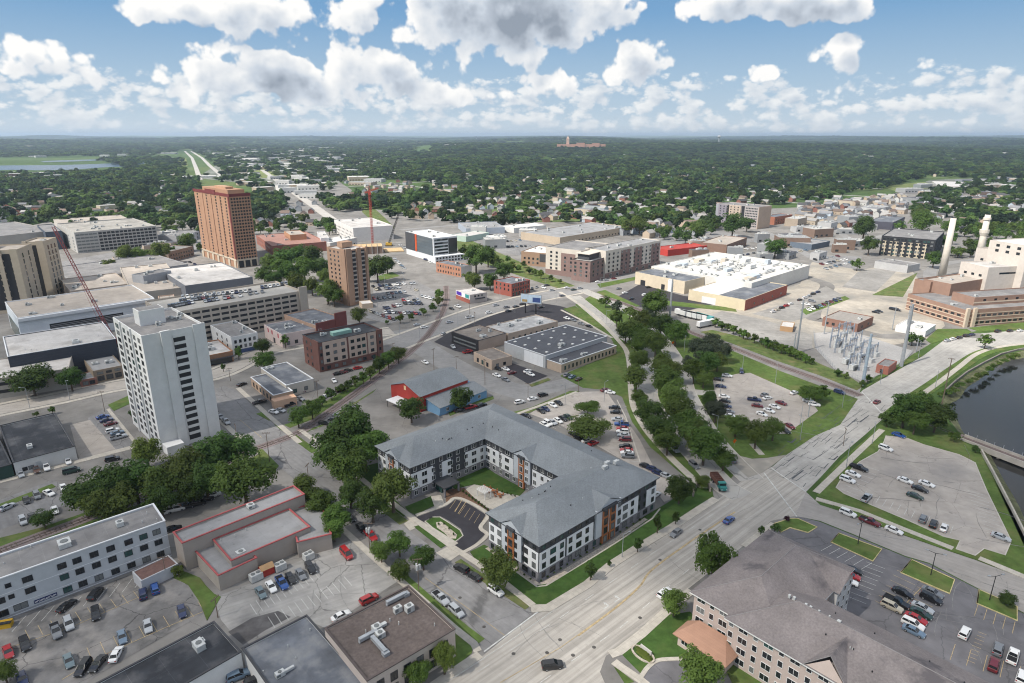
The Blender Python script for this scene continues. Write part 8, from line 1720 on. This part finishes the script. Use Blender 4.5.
AZ=mth('MULTIPLY',az,57.2958); EL=mth('MULTIPLY',el,57.2958)      # degrees
def combine(x,y,z=0.0):
    n=N.new('ShaderNodeCombineXYZ')
    for i,v_ in enumerate((x,y,z)):
        if isinstance(v_,(int,float)): n.inputs[i].default_value=v_
        else: L.new(v_,n.inputs[i])
    return n.outputs[0]
P0=combine(AZ,EL)
def deg(px,py):
    x=(px-512)/F; y=(341.5-py)/F; dx,dy,dz=x,CP+y*SP,-SP+y*CP; l=math.sqrt(dx*dx+dy*dy+dz*dz); return math.degrees(math.atan2(dx,dy)), math.degrees(math.asin(dz/l))
CK=5.6
def cloud_density(P,scale,blobs,seedz,det=9.0,base=-.35,amp=1.0,band=None,vdet=3):
    n=N.new('ShaderNodeTexNoise'); n.noise_dimensions='3D'; n.inputs['Scale'].default_value=scale; n.inputs['Detail'].default_value=det; n.inputs['Roughness'].default_value=.55
    ad=N.new('ShaderNodeVectorMath'); L.new(P,ad.inputs[0]); ad.inputs[1].default_value=(seedz*7.3,seedz*3.1,seedz); L.new(ad.outputs[0],n.inputs['Vector'])
    v=N.new('ShaderNodeTexVoronoi'); v.feature='SMOOTH_F1'; v.inputs['Scale'].default_value=scale*1.9; v.inputs['Detail'].default_value=vdet; v.inputs['Roughness'].default_value=.55; v.inputs['Smoothness'].default_value=.45; L.new(ad.outputs[0],v.inputs['Vector'])
    d=mth('ADD',mth('MULTIPLY',mth('SUBTRACT',n.outputs['Fac'],.5),2.0*amp),mth('MULTIPLY',mth('SUBTRACT',.45,v.outputs['Distance']),.75*amp))
    d=mth('ADD',d,base)
    m_=None
    for (px,py,wx,wy,s) in blobs:
        a,e=deg(px,py); sx,sy=F/57.3/wx,F/57.3/wy
        m=N.new('ShaderNodeVectorMath'); m.operation='MULTIPLY_ADD'; L.new(P,m.inputs[0]); m.inputs[1].default_value=(sx,sy,1); m.inputs[2].default_value=(-a*sx,-e*sy,0)
        ln=N.new('ShaderNodeVectorMath'); ln.operation='DOT_PRODUCT'; L.new(m.outputs[0],ln.inputs[0]); L.new(m.outputs[0],ln.inputs[1])
        g=mth('MULTIPLY',mth('SUBTRACT',1.0,mth('MULTIPLY',ln.outputs['Value'],.55)),s)
        m_=g if m_ is None else mth('SMOOTH_MAX',m_,g,.25)
    if m_ is not None: d=mth('ADD',d,mth('MAXIMUM',m_,0.0))
    if band is not None: d=mth('ADD',d,band)
    return d
def layer(scale,blobs,seedz,base,amp,edge,shift,bandf=None,stretch=1.0):
    P=combine(AZ,mth('MULTIPLY',EL,stretch)); band=bandf() if bandf else None
    d0=cloud_density(P,scale,blobs,seedz,9,base,amp,band)
    sh=N.new('ShaderNodeVectorMath'); L.new(P,sh.inputs[0]); sh.inputs[1].default_value=shift
    d1=cloud_density(sh.outputs[0],scale,blobs,seedz,4,base,amp,band,1)
    alpha=ramp(d0,0,edge)
    lit=mth('SUBTRACT',d0,d1)
    thick=ramp(d0,.1,.8)
    return alpha,lit,thick
BIG=[(510,14,125,40,1.15),(430,20,75,26,.8),(585,18,80,26,.8),(235,12,85,20,.95),(340,30,60,22,.7),(210,48,32,14,.7),(40,62,55,17,.85),(95,78,40,10,.6),(270,76,110,18,.95),(370,70,60,26,.95),(330,92,90,16,.75),(180,95,60,10,.6),(450,92,70,14,.7),(640,62,26,26,1.0),(615,76,26,14,.8),(650,45,20,14,.7),(842,54,26,16,1.0),(765,73,25,9,.8),(740,2,85,16,1.1),(830,10,40,12,.8),(920,70,14,12,.7),(905,88,40,10,.6),(1010,100,60,12,.5),(690,90,60,14,.6),(560,88,90,18,.55),(840,95,60,12,.5),(460,60,80,18,.5),(100,100,100,14,.45)]
aA,lA,tA=layer(.2,BIG,1.0,-.2,.78,.17,(-.8,1.3,0))
aB,lB,tB=layer(.36,[],4.0,.5,1.0,.42,(-.45,.9,0),lambda:mth('ADD',ramp(EL,.0,.8,-.2,.15),ramp(EL,3.2,7.0,0,-1.3)),1.7)

def cloudcol(l,t,grey,base=.84,kl=.7):
    b_=mth('ADD',mth('MULTIPLY',l,kl),mth('SUBTRACT',base,mth('MULTIPLY',t,grey)),clamp=True)
    r=N.new('ShaderNodeValToRGB'); L.new(b_,r.inputs[0]); e=r.color_ramp.elements; e[0].position=.15; e[0].color=(.3,.35,.42,1); e[1].position=.9; e[1].color=(1.0,.99,.97,1); x=e.new(.5); x.color=(.6,.66,.74,1); return r.outputs[0]
def mix(f,a,b_):
    n=N.new('ShaderNodeMix'); n.data_type='RGBA'
    if isinstance(f,float): n.inputs['Factor'].default_value=f
    else: L.new(f,n.inputs['Factor'])
    for s,x in ((6,a),(7,b_)):
        if isinstance(x,tuple): n.inputs[s].default_value=x
        else: L.new(x,n.inputs[s])
    return n.outputs[2]
def scale(c,k):
    n=N.new('ShaderNodeVectorMath'); n.operation='SCALE'; L.new(c,n.inputs[0]); n.inputs['Scale'].default_value=k; return n.outputs[0]
skyc=sky.outputs[0]
gr=N.new('ShaderNodeValToRGB'); L.new(ramp(EL,0,14,0,1,False),gr.inputs[0]); e=gr.color_ramp.elements; e[0].color=(.66,.78,.88,1); e[1].color=(.15,.34,.64,1); x=e.new(.3); x.color=(.46,.64,.82,1); x=e.new(.65); x.color=(.23,.45,.73,1)
skyl=scale(gr.outputs[0],CK*.78)
c1=mix(mth('MULTIPLY',aB,.78),skyl,scale(cloudcol(lB,tB,.2,.88,.5),CK*.9))
c2=mix(aA,c1,scale(cloudcol(lA,tA,.66),CK*.92))
c3=mix(ramp(EL,-.5,2.2,.5,0),c2,scale(combine(.78,.86,.93),CK*.82))     # bright moist air low on the horizon
L.new(c3,bg.inputs[0])
# the rest of the dome, above what the clouds near the horizon cover
bg2=N.new('ShaderNodeBackground'); bg2.inputs[1].default_value=bg.inputs[1].default_value
n=N.new('ShaderNodeTexNoise'); n.inputs['Scale'].default_value=3.0; n.inputs['Detail'].default_value=4; L.new(tc.outputs['Generated'],n.inputs['Vector'])
L.new(mix(ramp(n.outputs['Fac'],.36,.54),skyc,(CK*.8,CK*.82,CK*.85,1)),bg2.inputs[0])
ms=N.new('ShaderNodeMixShader'); L.new(mth('GREATER_THAN',mth('ABSOLUTE',mth('SUBTRACT',EL,6.0)),8.0),ms.inputs[0]); L.new(bg.outputs[0],ms.inputs[1]); L.new(bg2.outputs[0],ms.inputs[2]); L.new(ms.outputs[0],N['World Output'].inputs[0])
w.cycles.sampling_method='MANUAL'; w.cycles.sample_map_resolution=512
# haze
mb=MB(); mb.box(-26000,26000,-400,34000,-8,175,0,True); hz=tag(link('haze',mb.mesh('haze',[])),kind='stuff'); hm=bpy.data.materials.new('haze_air'); hm.use_nodes=True; hn=hm.node_tree; hn.nodes.remove(hn.nodes['Principled BSDF'])
pv=hn.nodes.new('ShaderNodeVolumePrincipled'); pv.inputs['Color'].default_value=(.62,.78,.96,1); pv.inputs['Density'].default_value=6.5e-5; pv.inputs['Anisotropy'].default_value=.2; hn.links.new(pv.outputs[0],hn.nodes['Material Output'].inputs['Volume']); hz.data.materials.append(hm)
cam=bpy.data.cameras.new('camera'); co=bpy.data.objects.new('camera',cam); COL.objects.link(co); SC.camera=co
co.location=(0,0,H); co.rotation_euler=(math.pi/2-PITCH,0,0); cam.sensor_width=36; cam.lens=36*F/1024; cam.clip_start=1; cam.clip_end=80000
SC.view_settings.view_transform='Standard'; SC.view_settings.look='None'; SC.view_settings.gamma=1; SC.view_settings.exposure=1.08; SC.view_settings.use_curve_mapping=False
SC.cycles.pixel_filter_type='BLACKMAN_HARRIS'; SC.cycles.filter_width=1.1; SC.render.engine='CYCLES'; SC.cycles.use_denoising=True; SC.cycles.max_bounces=5; SC.cycles.diffuse_bounces=2; SC.cycles.glossy_bounces=2; SC.cycles.transmission_bounces=2; SC.cycles.volume_bounces=0; SC.cycles.caustics_reflective=False; SC.cycles.caustics_refractive=False
SC.cycles.transparent_max_bounces=40; SC.cycles.use_adaptive_sampling=True; SC.cycles.adaptive_threshold=.02
